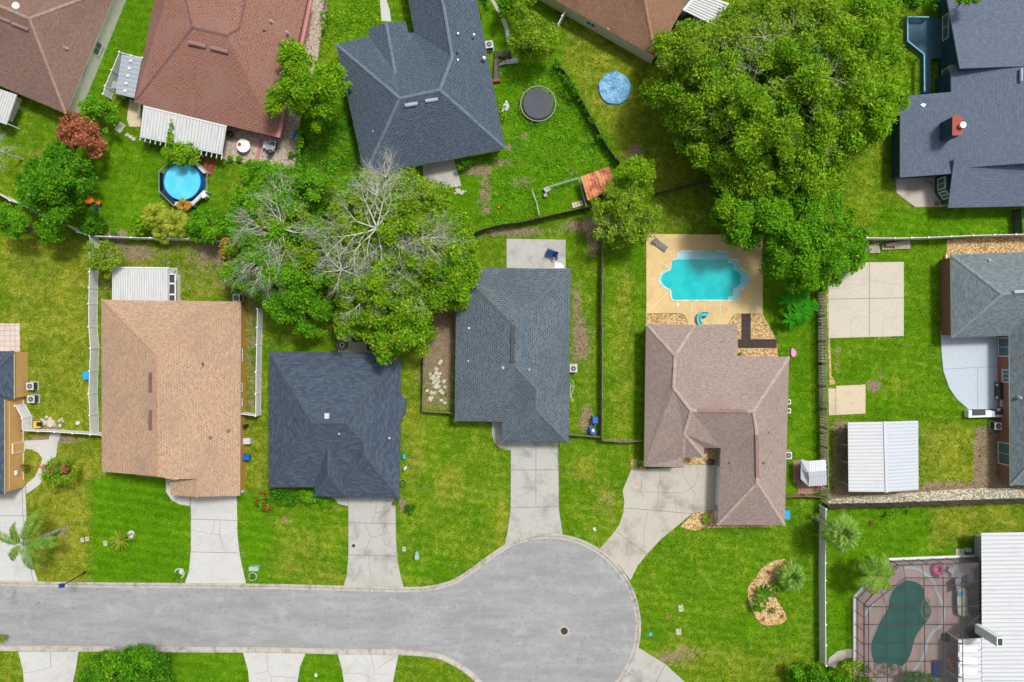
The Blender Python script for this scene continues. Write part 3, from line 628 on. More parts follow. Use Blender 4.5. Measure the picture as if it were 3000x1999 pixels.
# walks, slabs and beds
slab('path', 'curved entry walk between the apricot house and the blossoming tree', [(72,1291),(143,1288),(147,1270),(179,1268),(170,1299),(165,1335),(143,1379),(116,1420),(85,1444),(77,1445),(76,1420),(103,1397),(120,1361),(125,1344),(112,1326),(94,1317),(72,1315)], 'concrete_clean', 0.04)
slab('path', 'curved apron beside the clean pale driveway', [(486,1400),(487,1442),(504,1466),(527,1478),(557,1483),(557,1400)], 'concrete_clean', 0.04)
slab('path', 'small rounded stoop beside the cracked stained driveway', [(979,1440),(980,1462),(992,1477),(1020,1483),(1020,1440)], 'concrete', 0.04)
slab('path', 'rounded entry walk beside the streaked driveway', [(1441,1225),(1441,1270),(1448,1297),(1466,1313),(1496,1320),(1496,1225)], 'concrete', 0.04)
slab('path', 'narrow concrete walk leading to the slate-roofed porch', [(1113,-40),(1113,0),(1118,62),(1146,64),(1142,30),(1132,0),(1130,-40)], 'concrete_clean', 0.04)
slab('path', 'thin curving walk under the tree beside the slate-roofed house', [(1436,0),(1447,18),(1465,50),(1478,85),(1486,125),(1494,122),(1489,80),(1474,45),(1456,14),(1446,0)], 'concrete', 0.04)
slab('path', 'curved walk beside the screened pool cage', [(2421,1951),(2430,1926),(2455,1907),(2480,1902),(2506,1902),(2506,1925),(2475,1929),(2455,1940),(2447,1957)], 'concrete_warm', 0.04)
slab('path', 'worn side path beside the lean-to and the rust-red roof', [(380,290),(412,305),(412,372),(380,372),(372,350),(376,320)], 'slab_stained', 0.04)
slab('path', 'square slab set in the grass by the green bush', [(352,357),(369,368),(353,391),(335,380)], 'cover', 0.05)
slab('patio', 'concrete patio behind the grey-roofed house', [(1484,700),(1657,703),(1657,800),(1484,800)], 'concrete', 0.06)
o = slab('patio', 'concrete patio behind the slate-roofed house', [(1238,480),(1329,464),(1352,545),(1280,557),(1242,527)], 'concrete', 0.06)
o = slab('patio', 'large beige slab beside the dark lattice fence', [(2425,770),(2647,768),(2647,985),(2428,991)], 'slab_beige', 0.06)
lines(o, 'joint', [[(2546,769),(2546,986)],[(2426,877),(2647,873)]], 0.05, 0.066)
lines(o, 'crack', [[(2428,845),(2470,846),(2500,843),(2535,828),(2565,824),(2600,830),(2640,836)],[(2493,990),(2493,930),(2545,930)],[(2585,985),(2590,930),(2584,900),(2550,916)],[(2592,932),(2640,924)],[(2530,840),(2540,800),(2542,772)]], 0.022, 0.068, 'hair')
o = slab('patio', 'small stained slab beside the dark lattice fence', [(2426,1138),(2447,1139),(2449,1131),(2535,1127),(2535,1212),(2428,1217)], 'slab_stained', 0.06)
lines(o, 'joint', [[(2448,1135),(2447,1215)]], 0.04, 0.066)
o = slab('patio', 'blue-grey painted patio with a curved edge', [(2756,970),(2757,1029),(2763,1088),(2780,1137),(2803,1170),(2836,1199),(2950,1200),(2965,1100),(2965,960)], 'patio_blue', 0.08)
lines(o, 'joint', [[(2763,1082),(2958,1072)],[(2862,1077),(2863,1198)]], 0.03, 0.086)
slab('patio', 'grey patio in front of the teal bay window', smooth([(2640,505),(2800,505),(2800,600),(2753,607),(2682,607),(2660,592),(2626,565),(2624,530)], 1), 'concrete_warm', 0.05)
slab('patio', 'flagstone terrace round the rust-red-roofed house', [(895,-30),(961,-30),(957,40),(942,100),(932,165),(890,300),(874,384),(865,492),(770,488),(655,466),(640,350),(790,380)], 'flag', 0.05)
slab('paving_band', 'rose brick band across the flagstone terrace', [(762,405),(773,405),(756,487),(745,484)], 'stucco_pink', 0.056)
slab('patio', 'pink square pavers behind the apricot house', [(-60,948),(58,948),(60,1030),(64,1042),(-60,1042)], 'paver_pink', 0.05)
slab('patio', 'red pavers round the small gable shed', [(2323,1350),(2345,1348),(2420,1420),(2420,1432),(2388,1446),(2338,1448),(2336,1416),(2323,1414)], 'paver_red', 0.05)
slab('patio', 'shaded patio behind the navy-roofed house', [(990,960),(1130,960),(1130,1045),(990,1040)], 'concrete_warm', 0.05)
slab('patio', 'grey slab behind the tan-roofed house', [(330,785),(520,785),(520,885),(330,885)], 'concrete', 0.05)
# pool terrace with its beds
pd = slab('pool_deck', 'tan pool deck with white radiating joints', [(1893,686),(2234,689),(2234,919),(2160,919),(2146,926),(2134,948),(2134,960),(2016,960),(2014,940),(2004,924),(1990,918),(1893,919)], 'deck_tan', 0.10)
lines(pd, 'joint', [[(2009,687),(2008,734)],[(2050,687),(2049,735)],[(2082,688),(2081,735)],[(2121,688),(2121,735)],[(1950,730),(1983,757)],[(1897,744),(1963,786)],[(1893,817),(1927,818)],[(1960,853),(1893,918)],[(1985,882),(1986,950)],[(2027,883),(2028,950)],[(2064,883),(2064,950)],[(2110,883),(2108,950)],[(2152,883),(2151,922)],[(2134,757),(2172,733)],[(2167,786),(2234,752)],[(2200,820),(2234,821)],[(2167,855),(2234,914)]], 0.05, 0.105, 'line_white')
slab('gravel_bed', 'golden gravel bed at the west corner of the tan pool deck', [(1893,920),(1990,920),(2004,926),(2014,942),(2016,962),(1893,962)], 'gold_rock', 0.05)
slab('gravel_bed', 'golden gravel bed at the north-east corner of the mauve-roofed house', [(2134,962),(2134,950),(2147,928),(2160,920),(2234,920),(2250,950),(2270,985),(2277,1010),(2280,1060),(2134,1060)], 'gold_rock', 0.05)
slab('path', 'dark rubber walk crossing the golden gravel bed', [(2172,919),(2199,919),(2199,994),(2275,994),(2275,1020),(2161,1020),(2161,994),(2172,994)], 'paver_dark', 0.075)
slab('gravel_bed', 'small golden gravel bed by the west corner of the curving driveway', [(1850,1348),(1858,1346),(1885,1350),(1890,1374),(1851,1375),(1847,1360)], 'gold_rock', 0.05)
slab('gravel_bed', 'golden gravel bed along the south side of the mauve-roofed house', [(1993,1543),(2010,1526),(2028,1508),(2060,1496),(2130,1496),(2130,1530),(2260,1530),(2260,1545),(2090,1546),(2060,1548),(2035,1555),(2010,1550)], 'gold_rock', 0.05)
slab('gravel_bed', 'golden gravel in the entry court of the mauve-roofed house', [(1990,1310),(2125,1310),(2125,1361),(1990,1361)], 'gold_rock', 0.05)
slab('gravel_bed', 'kidney-shaped golden gravel island in the front lawn', [(2289,1638),(2305,1644),(2302,1685),(2264,1727),(2279,1762),(2299,1794),(2304,1812),(2289,1826),(2258,1832),(2227,1826),(2209,1799),(2196,1772),(2190,1740),(2193,1716),(2209,1699),(2227,1670),(2254,1649)], 'gold_rock', 0.07, sm=3)
slab('gravel_bed', 'orange gravel strip behind the grey-green roof at the right edge', [(2774,703),(3100,684),(3100,760),(2786,760),(2769,765),(2772,740)], 'gold_rock', 0.05)
slab('gravel_bed', 'mixed gravel strip along the dark plank fence', [(2432,1476),(2440,1462),(2500,1454),(2600,1450),(2700,1441),(2800,1434),(2900,1430),(3000,1436),(3000,1466),(2700,1478)], 'grey_rock', 0.04, sm=2)
slab('gravel_bed', 'narrow golden gravel edging along the dark lattice fence', [(2421,860),(2426,860),(2431,1000),(2436,1100),(2450,1125),(2430,1128)], 'gold_rock', 0.03)
slab('mulch_bed', 'red mulch bed beside the round blue pool', [(586,457),(636,470),(620,520),(590,508),(598,490)], 'mulch', 0.04)
# manholes
mh = MB().ring(P(1653,1849)[:2], 0.42, 0.62, 0.02, 0.042, 32).build('manhole', M['curb']); setp(mh, 'large round iron manhole cover in the turning circle', 'manhole')
MB().cyl(P(1653,1849)[:2], 0.42, 0.02, 0.04, 32).build('cover', M['iron'], mh)
mh = MB().ring(P(1036,1599)[:2], 0.17, 0.21, 0.03, 0.056, 20).build('cleanout_cover', M['joint']); setp(mh, 'small round iron cover in the cracked stained driveway', 'drain cover')
MB().cyl(P(1036,1599)[:2], 0.17, 0.03, 0.062, 20).build('lid', M['iron'], mh)

# ------------------------------------------------------------------ houses
def inset_poly(pts, d):
    n = len(pts); a = sum(pts[i][0] * pts[(i + 1) % n][1] - pts[(i + 1) % n][0] * pts[i][1] for i in range(n))
    sg = 1 if a > 0 else -1; out = []
    for i in range(n):
        p0 = Vector(pts[i - 1][:2]); p1 = Vector(pts[i][:2]); p2 = Vector(pts[(i + 1) % n][:2])
        e1 = (p1 - p0).normalized(); e2 = (p2 - p1).normalized()
        n1 = Vector((-e1.y, e1.x)) * sg; n2 = Vector((-e2.y, e2.x)) * sg
        bis = (n1 + n2)
        if bis.length < 0.05: bis = n1
        bis.normalize(); k = d / max(0.35, bis.dot(n1)); q = p1 + bis * k; out.append((q.x, q.y))
    return out
WALLS = {}
def house(name, label, V, faces, outline, roofm, capm, wallm, caps=(), over=0.45, loc_at=None, cat='house', wall=True, fascia='trim', uvw=False, extra=None):
    """V: key -> (photo x, photo y, height); outline: eave loop keys; caps: ridge and hip edges"""
    W = {k: P(*v) for k, v in V.items()}
    ol = [W[k] for k in outline]
    c = np.array([p[:2] for p in ol]).mean(0)
    t = thing(name, label, cat, (float(c[0]), float(c[1]), 0))
    keys = list(W); b = MB()
    b.add([W[k] for k in keys], [])
    for f in faces:
        pts = [W[k] for k in f]; a = sum(pts[i][0] * pts[(i + 1) % len(pts)][1] - pts[(i + 1) % len(pts)][0] * pts[i][1] for i in range(len(pts)))
        idx = [keys.index(k) for k in f]; b.f.append(tuple(idx if a > 0 else idx[::-1]))
    roof = b.build('roof', M[roofm], t, uv=True)
    n = len(ol); fb = MB()
    a = sum(ol[i][0] * ol[(i + 1) % n][1] - ol[(i + 1) % n][0] * ol[i][1] for i in range(n))
    o2 = ol if a > 0 else ol[::-1]
    inn = inset_poly([p[:2] for p in o2], 0.05)
    vs = [(p[0], p[1], p[2] - 0.012) for p in o2] + [(p[0], p[1], p[2] - 0.2) for p in o2] + [(q[0], q[1], p[2] - 0.2) for p, q in zip(o2, inset_poly([p[:2] for p in o2], over))]
    fs = [(n + i, n + (i + 1) % n, (i + 1) % n, i) for i in range(n)] + [(2 * n + i, 2 * n + (i + 1) % n, n + (i + 1) % n, n + i) for i in range(n)]
    fb.add(vs, fs); fb.build('fascia', M[fascia], t)
    if caps:
        for k1, k2 in caps:
            cb = MB()
            p, q = Vector(W[k1]), Vector(W[k2]); d = q - p; m_ = max(1, int(d.length / 0.32)); sd_ = Vector((-d.y, d.x, 0)).normalized() * 0.17
            for i in range(m_):
                a0 = p + d * (i / m_); a1 = p + d * ((i + 1.12) / m_)
                z0 = Vector((0, 0, 0.03)); z1 = Vector((0, 0, 0.05)); dn = Vector((0, 0, -0.05))
                cb.add([a0 - sd_ + dn + z0, a0 + z0, a0 + sd_ + dn + z0, a1 - sd_ + dn + z1, a1 + z1, a1 + sd_ + dn + z1], [(0, 1, 4, 3), (1, 2, 5, 4), (3, 4, 5), (0, 2, 1)])
            cb.build('ridge_cap', M[capm], roof)
    if wall:
        wp = inset_poly([p[:2] for p in o2], over)
        wb = MB(); n = len(wp)
        zt = [p[2] - 0.19 for p in o2]
        vs = [(q[0], q[1], 0) for q in wp] + [(q[0], q[1], z) for q, z in zip(wp, zt)]
        wb.add(vs, [(i, (i + 1) % n, n + (i + 1) % n, n + i) for i in range(n)])
        wb.build('wall', M[wallm], t, uv=True)
        WALLS[t.name] = (wp, zt)
    return t, roof, W
def window(t, a, b, z0, z1, kind='window', fm='trim', gm='glass', bars=1, out=0.03):
    """a,b world xy on a wall, interior on the left of a->b ; frame proud of the wall"""
    a = Vector(a[:2]); b = Vector(b[:2]); d = (b - a); L = d.length; d.normalize(); nrm = Vector((d.y, -d.x))
    def bx(mb, s0, s1, q0, q1, o0, o1):
        p = []
        for s_, o_ in ((s0, o0), (s1, o0), (s1, o1), (s0, o1)): p.append(tuple(a + d * s_ + nrm * o_))
        mb.prism(p, q0, q1)
    f = MB(); w_ = 0.11
    bx(f, 0, L, z1 - w_, z1, -0.05, out + .03); bx(f, 0, L, z0, z0 + w_, -0.05, out + .05)
    bx(f, 0, w_, z0 + w_, z1 - w_, -0.05, out + .03); bx(f, L - w_, L, z0 + w_, z1 - w_, -0.05, out + .03)
    for i in range(bars):
        if kind == 'window': s_ = L * (i + 1) / (bars + 1); bx(f, s_ - .03, s_ + .03, z0 + w_, z1 - w_, -0.05, out + .02)
    fr = f.build(kind, M[fm], t)
    g = MB(); bx(g, w_ - .01, L - w_ + .01, z0 + w_ - .01, z1 - w_ + .01, -0.05, out)
    g.build('pane' if kind == 'window' else 'panel', M[gm], fr)
    return fr
def wseg(t, i, s0, s1):
    wp, _ = WALLS[t.name]; n = len(wp); a = Vector(wp[i]); b = Vector(wp[(i + 1) % n]); d = (b - a)
    return tuple(a + d * s0), tuple(a + d * s1)
def wwin(t, near, width, z0, z1, **k):
    """window on the wall segment closest to ground photo point near"""
    q = Vector(P(*near)[:2]); wp, _ = WALLS[t.name]; n = len(wp); best = None
    for i in range(n):
        a = Vector(wp[i]); b = Vector(wp[(i + 1) % n]); d = b - a; L = d.length
        if L < 0.3: continue
        s_ = max(0, min(1, (q - a).dot(d) / L / L)); dd = (a + d * s_ - q).length
        if best is None or dd < best[0]: best = (dd, a, d.normalized(), s_ * L, L)
    _, a, d, s_, L = best; h_ = min(width, L * 0.95) / 2; s_ = min(max(s_, h_), L - h_)
    return window(t, tuple(a + d * (s_ - h_)), tuple(a + d * (s_ + h_)), z0, z1, **k)
def ridge_vent(parent, px, py, h, L, wd, ang, m, name='ridge_vent'):
    b = MB(); c = P(px, py, h); d = Vector((math.cos(ang), math.sin(ang), 0)); q = Vector((-d.y, d.x, 0))
    prof = [(-wd / 2, -0.1), (-wd / 2, 0.10), (-wd / 4, 0.2), (wd / 4, 0.2), (wd / 2, 0.10), (wd / 2, -0.1)]
    vs = [Vector(c) + d * (s_ * L / 2) + q * x + Vector((0, 0, z)) for s_ in (-1, 1) for x, z in prof]
    n = 6; b.add(vs, [(i, (i + 1) % n, n + (i + 1) % n, n + i) for i in range(n)] + [tuple(range(n))[::-1], tuple(range(n, 2 * n))])
    return b.build(name, M[m], parent)
def pipe(parent, px, py, h, r=0.06, L=0.35, m='lightgrey', flange=True):
    c = P(px, py, h); b = MB()
    if flange: b.cyl(c[:2], r * 2.4, c[2] - 0.25, c[2] + 0.03, 10, r * 1.6)
    b.cyl(c[:2], r, c[2] - 0.2, c[2] + L, 10); return b.build('vent_pipe', M[m], parent)
def turbine(parent, px, py, h, m='lightgrey', r=0.17):
    c = P(px, py, h); b = MB().cyl(c[:2], r * 0.8, c[2] - 0.3, c[2] + 0.12, 12); b.ball((c[0], c[1], c[2] + 0.16), r, 5, 12, 0, 0.5)
    return b.build('roof_vent', M[m], parent)

E = 2.6
# 1 brown roof, top-left
t, rf, W = house('house', 'white stucco house with a worn brown hip roof in the top-left corner',
  dict(se=(192,333,E), ne=(346,-43,E), j=(85,54,5.6), k=(-330,-121,5.6), nw=(-300,-320,E), sw=(-330,112,E)),
  [('se','ne','j'), ('ne','nw','k','j'), ('sw','se','j','k'), ('nw','sw','k')], ['se','ne','nw','sw'], 'rf_brown', 'cap_brown', 'stucco_white',
  [('j','se'),('j','ne'),('j','k')], 0.25)
wwin(t, (284,148), 1.5, .8, 2.0); wwin(t, (248,215), 1.5, 1.9, 2.25, bars=0)
ridge_vent(rf, 17, 60, 5.1, 1.35, 0.4, R(-22), 'vent_rose'); ridge_vent(rf, 60, 79, 5.15, 2.0, 0.4, R(-22), 'vent_rose'); pipe(rf, 193, 141, 3.9)
turbine(rf, 49, 20, 5.2, 'white', 0.45)
# 2 rust-red roof
t, rf, W = house('house', 'rose-trimmed house with a mottled rust-red shingle roof',
  dict(sw=(393,301,E), se=(809,402,E), ne=(940,-175,E), nw=(520,-348,E), a=(565,80,5.7), b=(665,104,6.0), c=(701,80,5.8), d=(735,-110,5.8), e=(520,-110,5.5)),
  [('sw','se','b','a'), ('se','ne','d','c','b'), ('a','b','c','d','e'), ('nw','sw','a','e'), ('ne','nw','e','d')], ['sw','se','ne','nw'], 'rf_red', 'cap_red', 'stucco_pink',
  [('sw','a'),('a','b'),('b','c'),('c','d'),('a','e')], 0.35, fascia='stucco_pink')
ridge_vent(rf, 579, 131, 5.4, 2.0, 0.45, R(-14), 'vent_rose'); ridge_vent(rf, 644, 147, 5.45, 2.0, 0.45, R(-14), 'vent_rose')
for q in ((613,31),(748,105),(773,88),(747,105)): pipe(rf, *q, 4.6, 0.05, 0.2, 'joint')
pipe(rf, 795, 63, 4.4, 0.07, 0.3); pipe(rf, 841, 95, 3.8, 0.07, 0.3)
b = MB().tube(P(915,-20,E-.05), P(870,195,E-.05), 0.26, n=8).tube(P(870,195,E-.05), P(814,404,E-.05), 0.26, n=8); b.build('gutter', M['stucco_pink'], t)
# 3 slate roof
t, rf, W = house('house', 'long slate-blue roofed house with a small gabled entry porch',
  dict(w=(984,129,E), pw=(1082,107,2.8), p1=(1079,84,2.75), p2=(1131,67,3.75), p3=(1187,62,2.75), p4=(1197,97,2.8), pr=(1158,214,4.3), q=(1213,96,E), u1=(1196,0,E), u2=(1158,-190,E), u3=(1350,-240,E), er=(1481,435,E), sw=(1068,514,E),
       r1=(1171,288,6.0), r2=(1289,263,6.3), r3=(1325,167,5.6), r4=(1300,18,5.3), r5=(1262,-110,5.3)),
  [('w','sw','r1'), ('sw','er','r2','r1'), ('er','u3','r5','r4','r3','r2'), ('w','pw','pr','r1'), ('pr','p4','q','r3','r2','r1'), ('q','u1','u2','r5','r4','r3'), ('u2','u3','r5'), ('p1','p2','pr','pw'), ('p2','p3','p4','pr')],
  ['w','sw','er','u3','u2','u1','q','p4','p3','p2','p1','pw'], 'rf_slate', 'cap_slate', 'stucco_beige', [('w','r1'),('sw','r1'),('r1','r2'),('er','r2'),('r2','r3'),('r3','r4'),('r4','r5'),('p2','pr')], 0.5)
ridge_vent(rf, 1205, 307, 5.75, 1.4, 0.4, R(9), 'vent_blue'); ridge_vent(rf, 1265, 294, 5.8, 1.4, 0.4, R(9), 'vent_blue')
turbine(rf, 1342, 100, 4.8, 'white', .13); turbine(rf, 1389, 103, 4.0, 'white', .13); turbine(rf, 1339, 157, 5.1, 'black', .14); pipe(rf, 1340, 176, 5.1, .1, .12, 'white'); pipe(rf, 1418, 169, 3.7, .1, .12, 'white'); pipe(rf, 1094, 385, 3.7, .06, .15, 'white')
wwin(t, (1275,476), 2.6, 0.05, 2.1, kind='door', gm='glass')
# 4 tan-brown roof at the top
t, rf, W = house('house', 'beige stucco house with a tan-brown roof at the top edge',
  dict(s=(1921,167,E), e=(2150,-240,E), n=(1850,-420,E), w=(1560,-38,E), j=(1880,-50,5.7), k=(1775,-175,5.7)),
  [('w','s','j','k'), ('s','e','j'), ('e','n','k','j'), ('n','w','k')], ['w','s','e','n'], 'rf_tan2', 'cap_tan2', 'stucco_beige', [('s','j'),('j','k'),('e','j')], 0.15)
wwin(t, (1735,72), 1.3, .8, 1.9); pipe(rf, 1781, 85, 2.8, .05, .1)
# 5 teal house with indigo shed roofs
t, rf, W = house('house', 'teal-sided house with stepped indigo roofs and a red-topped chimney at the right edge',
  dict(a=(2637,282,2.55), b=(2787,270,3.6), c=(2785,190,3.6), d=(3200,180,6.2), e=(3200,465,6.2), f=(2825,491,3.75), g=(2789,509,3.5), h=(2637,520,2.55)),
  [('a','b','g','h'), ('b','c','d','e','f','g')], ['a','b','c','d','e','f','g','h'], 'rf_indigo', 'cap_indigo', 'teal_wall', [], 0.35, fascia='teal_rail')
def roofplane(parent, pts, m, th=0.16, name='roof', fm='teal_rail'):
    w_ = [P(*p) for p in pts]; b = MB().prism([p[:2] for p in w_], [p[2] - th for p in w_], [p[2] - .015 for p in w_]); b.build('fascia', M[fm], parent)
    b = MB(); a = sum(w_[i][0] * w_[(i + 1) % len(w_)][1] - w_[(i + 1) % len(w_)][0] * w_[i][1] for i in range(len(w_)))
    b.add(w_ if a > 0 else w_[::-1], [tuple(range(len(w_)))]); return b.build(name, M[m], parent, uv=True)
roofplane(t, [(2812,201,4.9),(2943,196,4.9),(3200,188,5.6),(3200,-60,3.2),(2764,-60,2.7)], 'rf_indigo')
roofplane(t, [(2796,462,4.1),(3200,445,4.3),(3200,600,2.6),(2778,609,2.6)], 'rf_indigo')
b = MB().prism([P(2749,-60)[:2], P(2749,243)[:2], P(2880,243)[:2], P(2880,-60)[:2]], 0, [2.15, 4.62, 4.62, 2.15]); b.build('wall', M['teal_wall'], t, uv=True)
b = MB().prism([P(2749.5,243.1)[:2], P(2749.5,275)[:2], P(2880,275)[:2], P(2880,243.1)[:2]], 0, 3.1); b.build('wall', M['teal_wall'], t, uv=True)
window(t, P(2748.5,60), P(2748.5,132), .9, 2.1, bars=1); window(t, P(2749,214), P(2749,262), 0.8, 2.2)
b = MB().prism([P(2750,485)[:2], P(2738,525)[:2], P(2738,566)[:2], P(2756,592)[:2], P(2756,600)[:2], P(2900,600)[:2], P(2900,485)[:2]], 0, 2.45); b.build('bay', M['teal_wall'], t, uv=True)
window(t, P(2737.5,529), P(2737.5,563), 0.7, 2.2); window(t, P(2739.5,568), P(2754,589), 0.7, 2.2)
cx0, cy0 = P(2797,370)[:2]; base = P(2808,371,4.2)
ch = MB().box((P(2803,370,5.6)[0] - .05, P(2803,370,5.6)[1], 4.4), (0.95, 2.0, 2.6)).build('chimney', M['teal_wall'], t, uv=True)
cc = P(2814,370,5.75)
MB().box((P(2803,370,5.6)[0] - .05, P(2803,370,5.6)[1], 5.75), (1.1, 2.15, 0.1)).build('cap', M['redpaint'], ch)
MB().cyl((cc[0], cc[1]), 0.26, 5.8, 6.2, 14).cyl((cc[0], cc[1]), 0.34, 6.2, 6.26, 14).build('flue', M['white'], ch)
ridge_vent(rf, 2991, 221, 5.1, 1.4, .3, R(90), 'vent_blue')
# 6 brick U house, right
t, rf, W = house('house', 'red brick house with a grey-green hip roof round a painted patio',
  dict(nw=(2786,746,E), ne=(3200,732,E), se=(3200,1418,E), sw=(2961,1423,E), v=(2958,984,E), w=(2789,990,E), r=(2937,862,4.9), r2=(3082,856,5.2), r3=(3085,1290,5.2)),
  [('nw','ne','r2','r'), ('nw','w','r'), ('w','v','r2','r'), ('v','sw','r3','r2'), ('sw','se','r3'), ('ne','se','r3','r2')], ['nw','w','v','sw','se','ne'], 'rf_greyblue', 'cap_greyblue', 'brick',
  [('nw','r'),('w','r'),('r','r2'),('r2','r3'),('sw','r3')], 0.3, fascia='white')
wwin(t, (2940,1017), 2.2, .25, 2.3); wwin(t, (2940,1100), 1.5, .9, 2.2, bars=2); wwin(t, (2940,1325), 2.6, .1, 2.2); pipe(rf, 2899, 763, 3.2, .08, .15); pipe(rf, 2990, 1166, 3.6, .08, .15)
b = MB().ribbon([P(2972,855,5.28), P(3060,852,5.5)], 0.35, 0.1); b.build('ridge_vent', M['vent_blue'], rf)
# 7 metal-roofed house, bottom right
t = thing('house', 'white house with a ribbed white metal roof at the lower right', 'house', P(3000,1800))
def ribbed(parent, A, B, C, D, n, m, name='roof', rh=0.05, duty=0.25, seam=False):
    """quad A,B,C,D (world); ribs run from edge AB to edge DC; n ribs along AB; closed below"""
    A, B, C, D = map(Vector, (A, B, C, D)); b = MB(); up_ = (B - A).cross(D - A).normalized()
    if up_.z < 0: up_ = -up_
    ts = []; 
    for i in range(n):
        t0 = i / n; ts += [(t0, 0), (t0 + (1 - duty) / n, 0), (t0 + (1 - duty * .75) / n, rh), (t0 + (1 - duty * .25) / n, rh)]
    ts.append((1, 0)); vs = []
    for t_, h_ in ts: vs += [A.lerp(B, t_) + up_ * h_, D.lerp(C, t_) + up_ * h_, D.lerp(C, t_) - up_ * .06, A.lerp(B, t_) - up_ * .06]
    fs = []
    for i in range(len(ts) - 1):
        k = i * 4
        for q in range(4): fs.append((k + q, k + (q + 1) % 4, k + 4 + (q + 1) % 4, k + 4 + q))
    fs += [(0, 1, 2, 3), tuple(len(vs) - 4 + q for q in (3, 2, 1, 0))]
    b.add(vs, fs); o = b.build(name, M[m], parent); ul = o.data.uv_layers.new(name='uv'); Ln = (D - A).length
    uvs = []
    for t_, h_ in ts: uvs += [(t_ * n, 0), (t_ * n, Ln), (t_ * n, Ln), (t_ * n, 0)]
    for l_ in o.data.loops: ul.data[l_.index].uv = uvs[l_.vertex_index]
    return o
rf = ribbed(t, P(2875,1562,2.8), P(2878,2120,2.8), P(3250,2120,4.3), P(3250,1556,4.3), 46, 'white_metal', rh=.05, duty=.3)
MB().prism([P(2854,1567)[:2], P(2854,1636)[:2], P(2872,1636)[:2], P(2872,2100)[:2], P(3150,2100)[:2], P(3150,1567)[:2]], 0, 2.72).build('wall', M['stucco_grey'], t)
MB().path([P(2877,1563,2.75), P(2880,2100,2.75)], .07).build('gutter', M['white'], t)
ch = MB(); q0 = [P(*c_)[:2] for c_ in ((2794,1786),(2794,1808),(2838,1820),(2838,1798))]
cbx = P(2930,1881,6.3); ch.prism([(cbx[0] - .35, cbx[1] - .5), (cbx[0] + .35, cbx[1] - .5), (cbx[0] + .35, cbx[1] + .5), (cbx[0] - .35, cbx[1] + .5)], 2.5, 6.3)
co = ch.build('chimney', M['white'], t); MB().box((cbx[0], cbx[1], 6.33), (.45, .75, .06)).build('flue', M['dark'], co)
# 8 apricot house at the left edge
t, rf, W = house('house', 'apricot stucco house with a dark slate roof cut by the left edge',
  dict(ne=(40,1029,E), e2=(40,1170,E), i2=(12,1170,3.6), se=(12,1448,3.6), sw=(-330,1448,E), nw=(-330,1029,E), r=(-60,1130,4.6), r2=(-150,1300,4.9)),
  [('ne','nw','r'), ('ne','e2','i2','r'), ('i2','se','r2','r'), ('se','sw','r2'), ('nw','sw','r2','r')], ['ne','e2','i2','se','sw','nw'], 'rf_navy', 'cap_navy', 'stucco_orange', [('ne','r'),('r','r2')], 0.12, fascia='trim')
MB().prism([P(11,1172)[:2], P(73,1172)[:2], P(73,1420)[:2], P(11,1420)[:2]], 0, [3.3, 2.6, 2.6, 3.3]).build('wall', M['stucco_orange'], t)
MB().prism([P(11,1042)[:2], P(71,1042)[:2], P(71,1172)[:2], P(11,1172)[:2]], 0, 2.38).build('wall', M['stucco_orange'], t)
window(t, P(72,1112), P(72,1094), 1.0, 2.0, bars=0); fr = window(t, P(74,1322), P(74,1292), 0.1, 2.2, kind='door', gm='stucco_orange'); 
MB().box((P(75,1378)[0], P(75,1378)[1], 1.6), (.2, .5, .3)).build('wall_lamp', M['white'], t)
MB().ribbon([P(73.5,1405)[:2] + (0.35,), P(73.5,1172)[:2] + (0.35,)], .06, .12).build('trim_band', M['trim'], t)
# 9 tan roof
t, rf, W = house('house', 'ochre-walled house with a large tan shingle roof',
  dict(nw=(297,878,E), ne=(705,884,E), p=(462,1045,5.6), p2=(464,1396,5.6), sw=(298,1382,E), m=(502,1405,5.2), g=(580,1403,4.3), g2=(576,1456,4.25), g3=(500,1451,3.3), g4=(498,1407,3.35), se=(702,1453,E)),
  [('nw','ne','p'), ('nw','sw','p2','p'), ('p','p2','m','g','g2','se','ne'), ('g4','g3','g2','g')], ['nw','sw','p2','m','g4','g3','g2','se','ne'], 'rf_tan', 'cap_tan', 'stucco_yellow', [('nw','p'),('ne','p'),('p','p2'),('g','g2')], 0.32)
roofplane(t, [(400,1394,2.9),(491,1403,2.9),(491,1388,3.2),(400,1380,3.2)], 'rf_tan', .1, fm='trim')
ridge_vent(rf, 441, 1120, 5.25, 2.15, .34, R(90), 'vent_plum'); ridge_vent(rf, 441, 1231, 5.25, 2.15, .34, R(90), 'vent_plum')
for q in ((592,1066),(488,1086),(505,1235)): pipe(rf, *q, 4.7, .05, .2, 'joint')
turbine(rf, 478, 1227, 5.3, 'vent_blue', .16); turbine(rf, 670, 1262, 3.2, 'vent_rose', .18); turbine(rf, 617, 1282, 3.9, 'vent_rose', .18)
wwin(t, (714,1133), 1.0, 1.2, 2.1, bars=0); wwin(t, (714,1177), 1.0, 1.2, 2.1, bars=0); wwin(t, (714,1040), 1.5, 1.2, 2.1); wwin(t, (628,1445), 4.6, .05, 2.2, kind='door', gm='white'); wwin(t, (365,1370), 1.8, .8, 2.1)
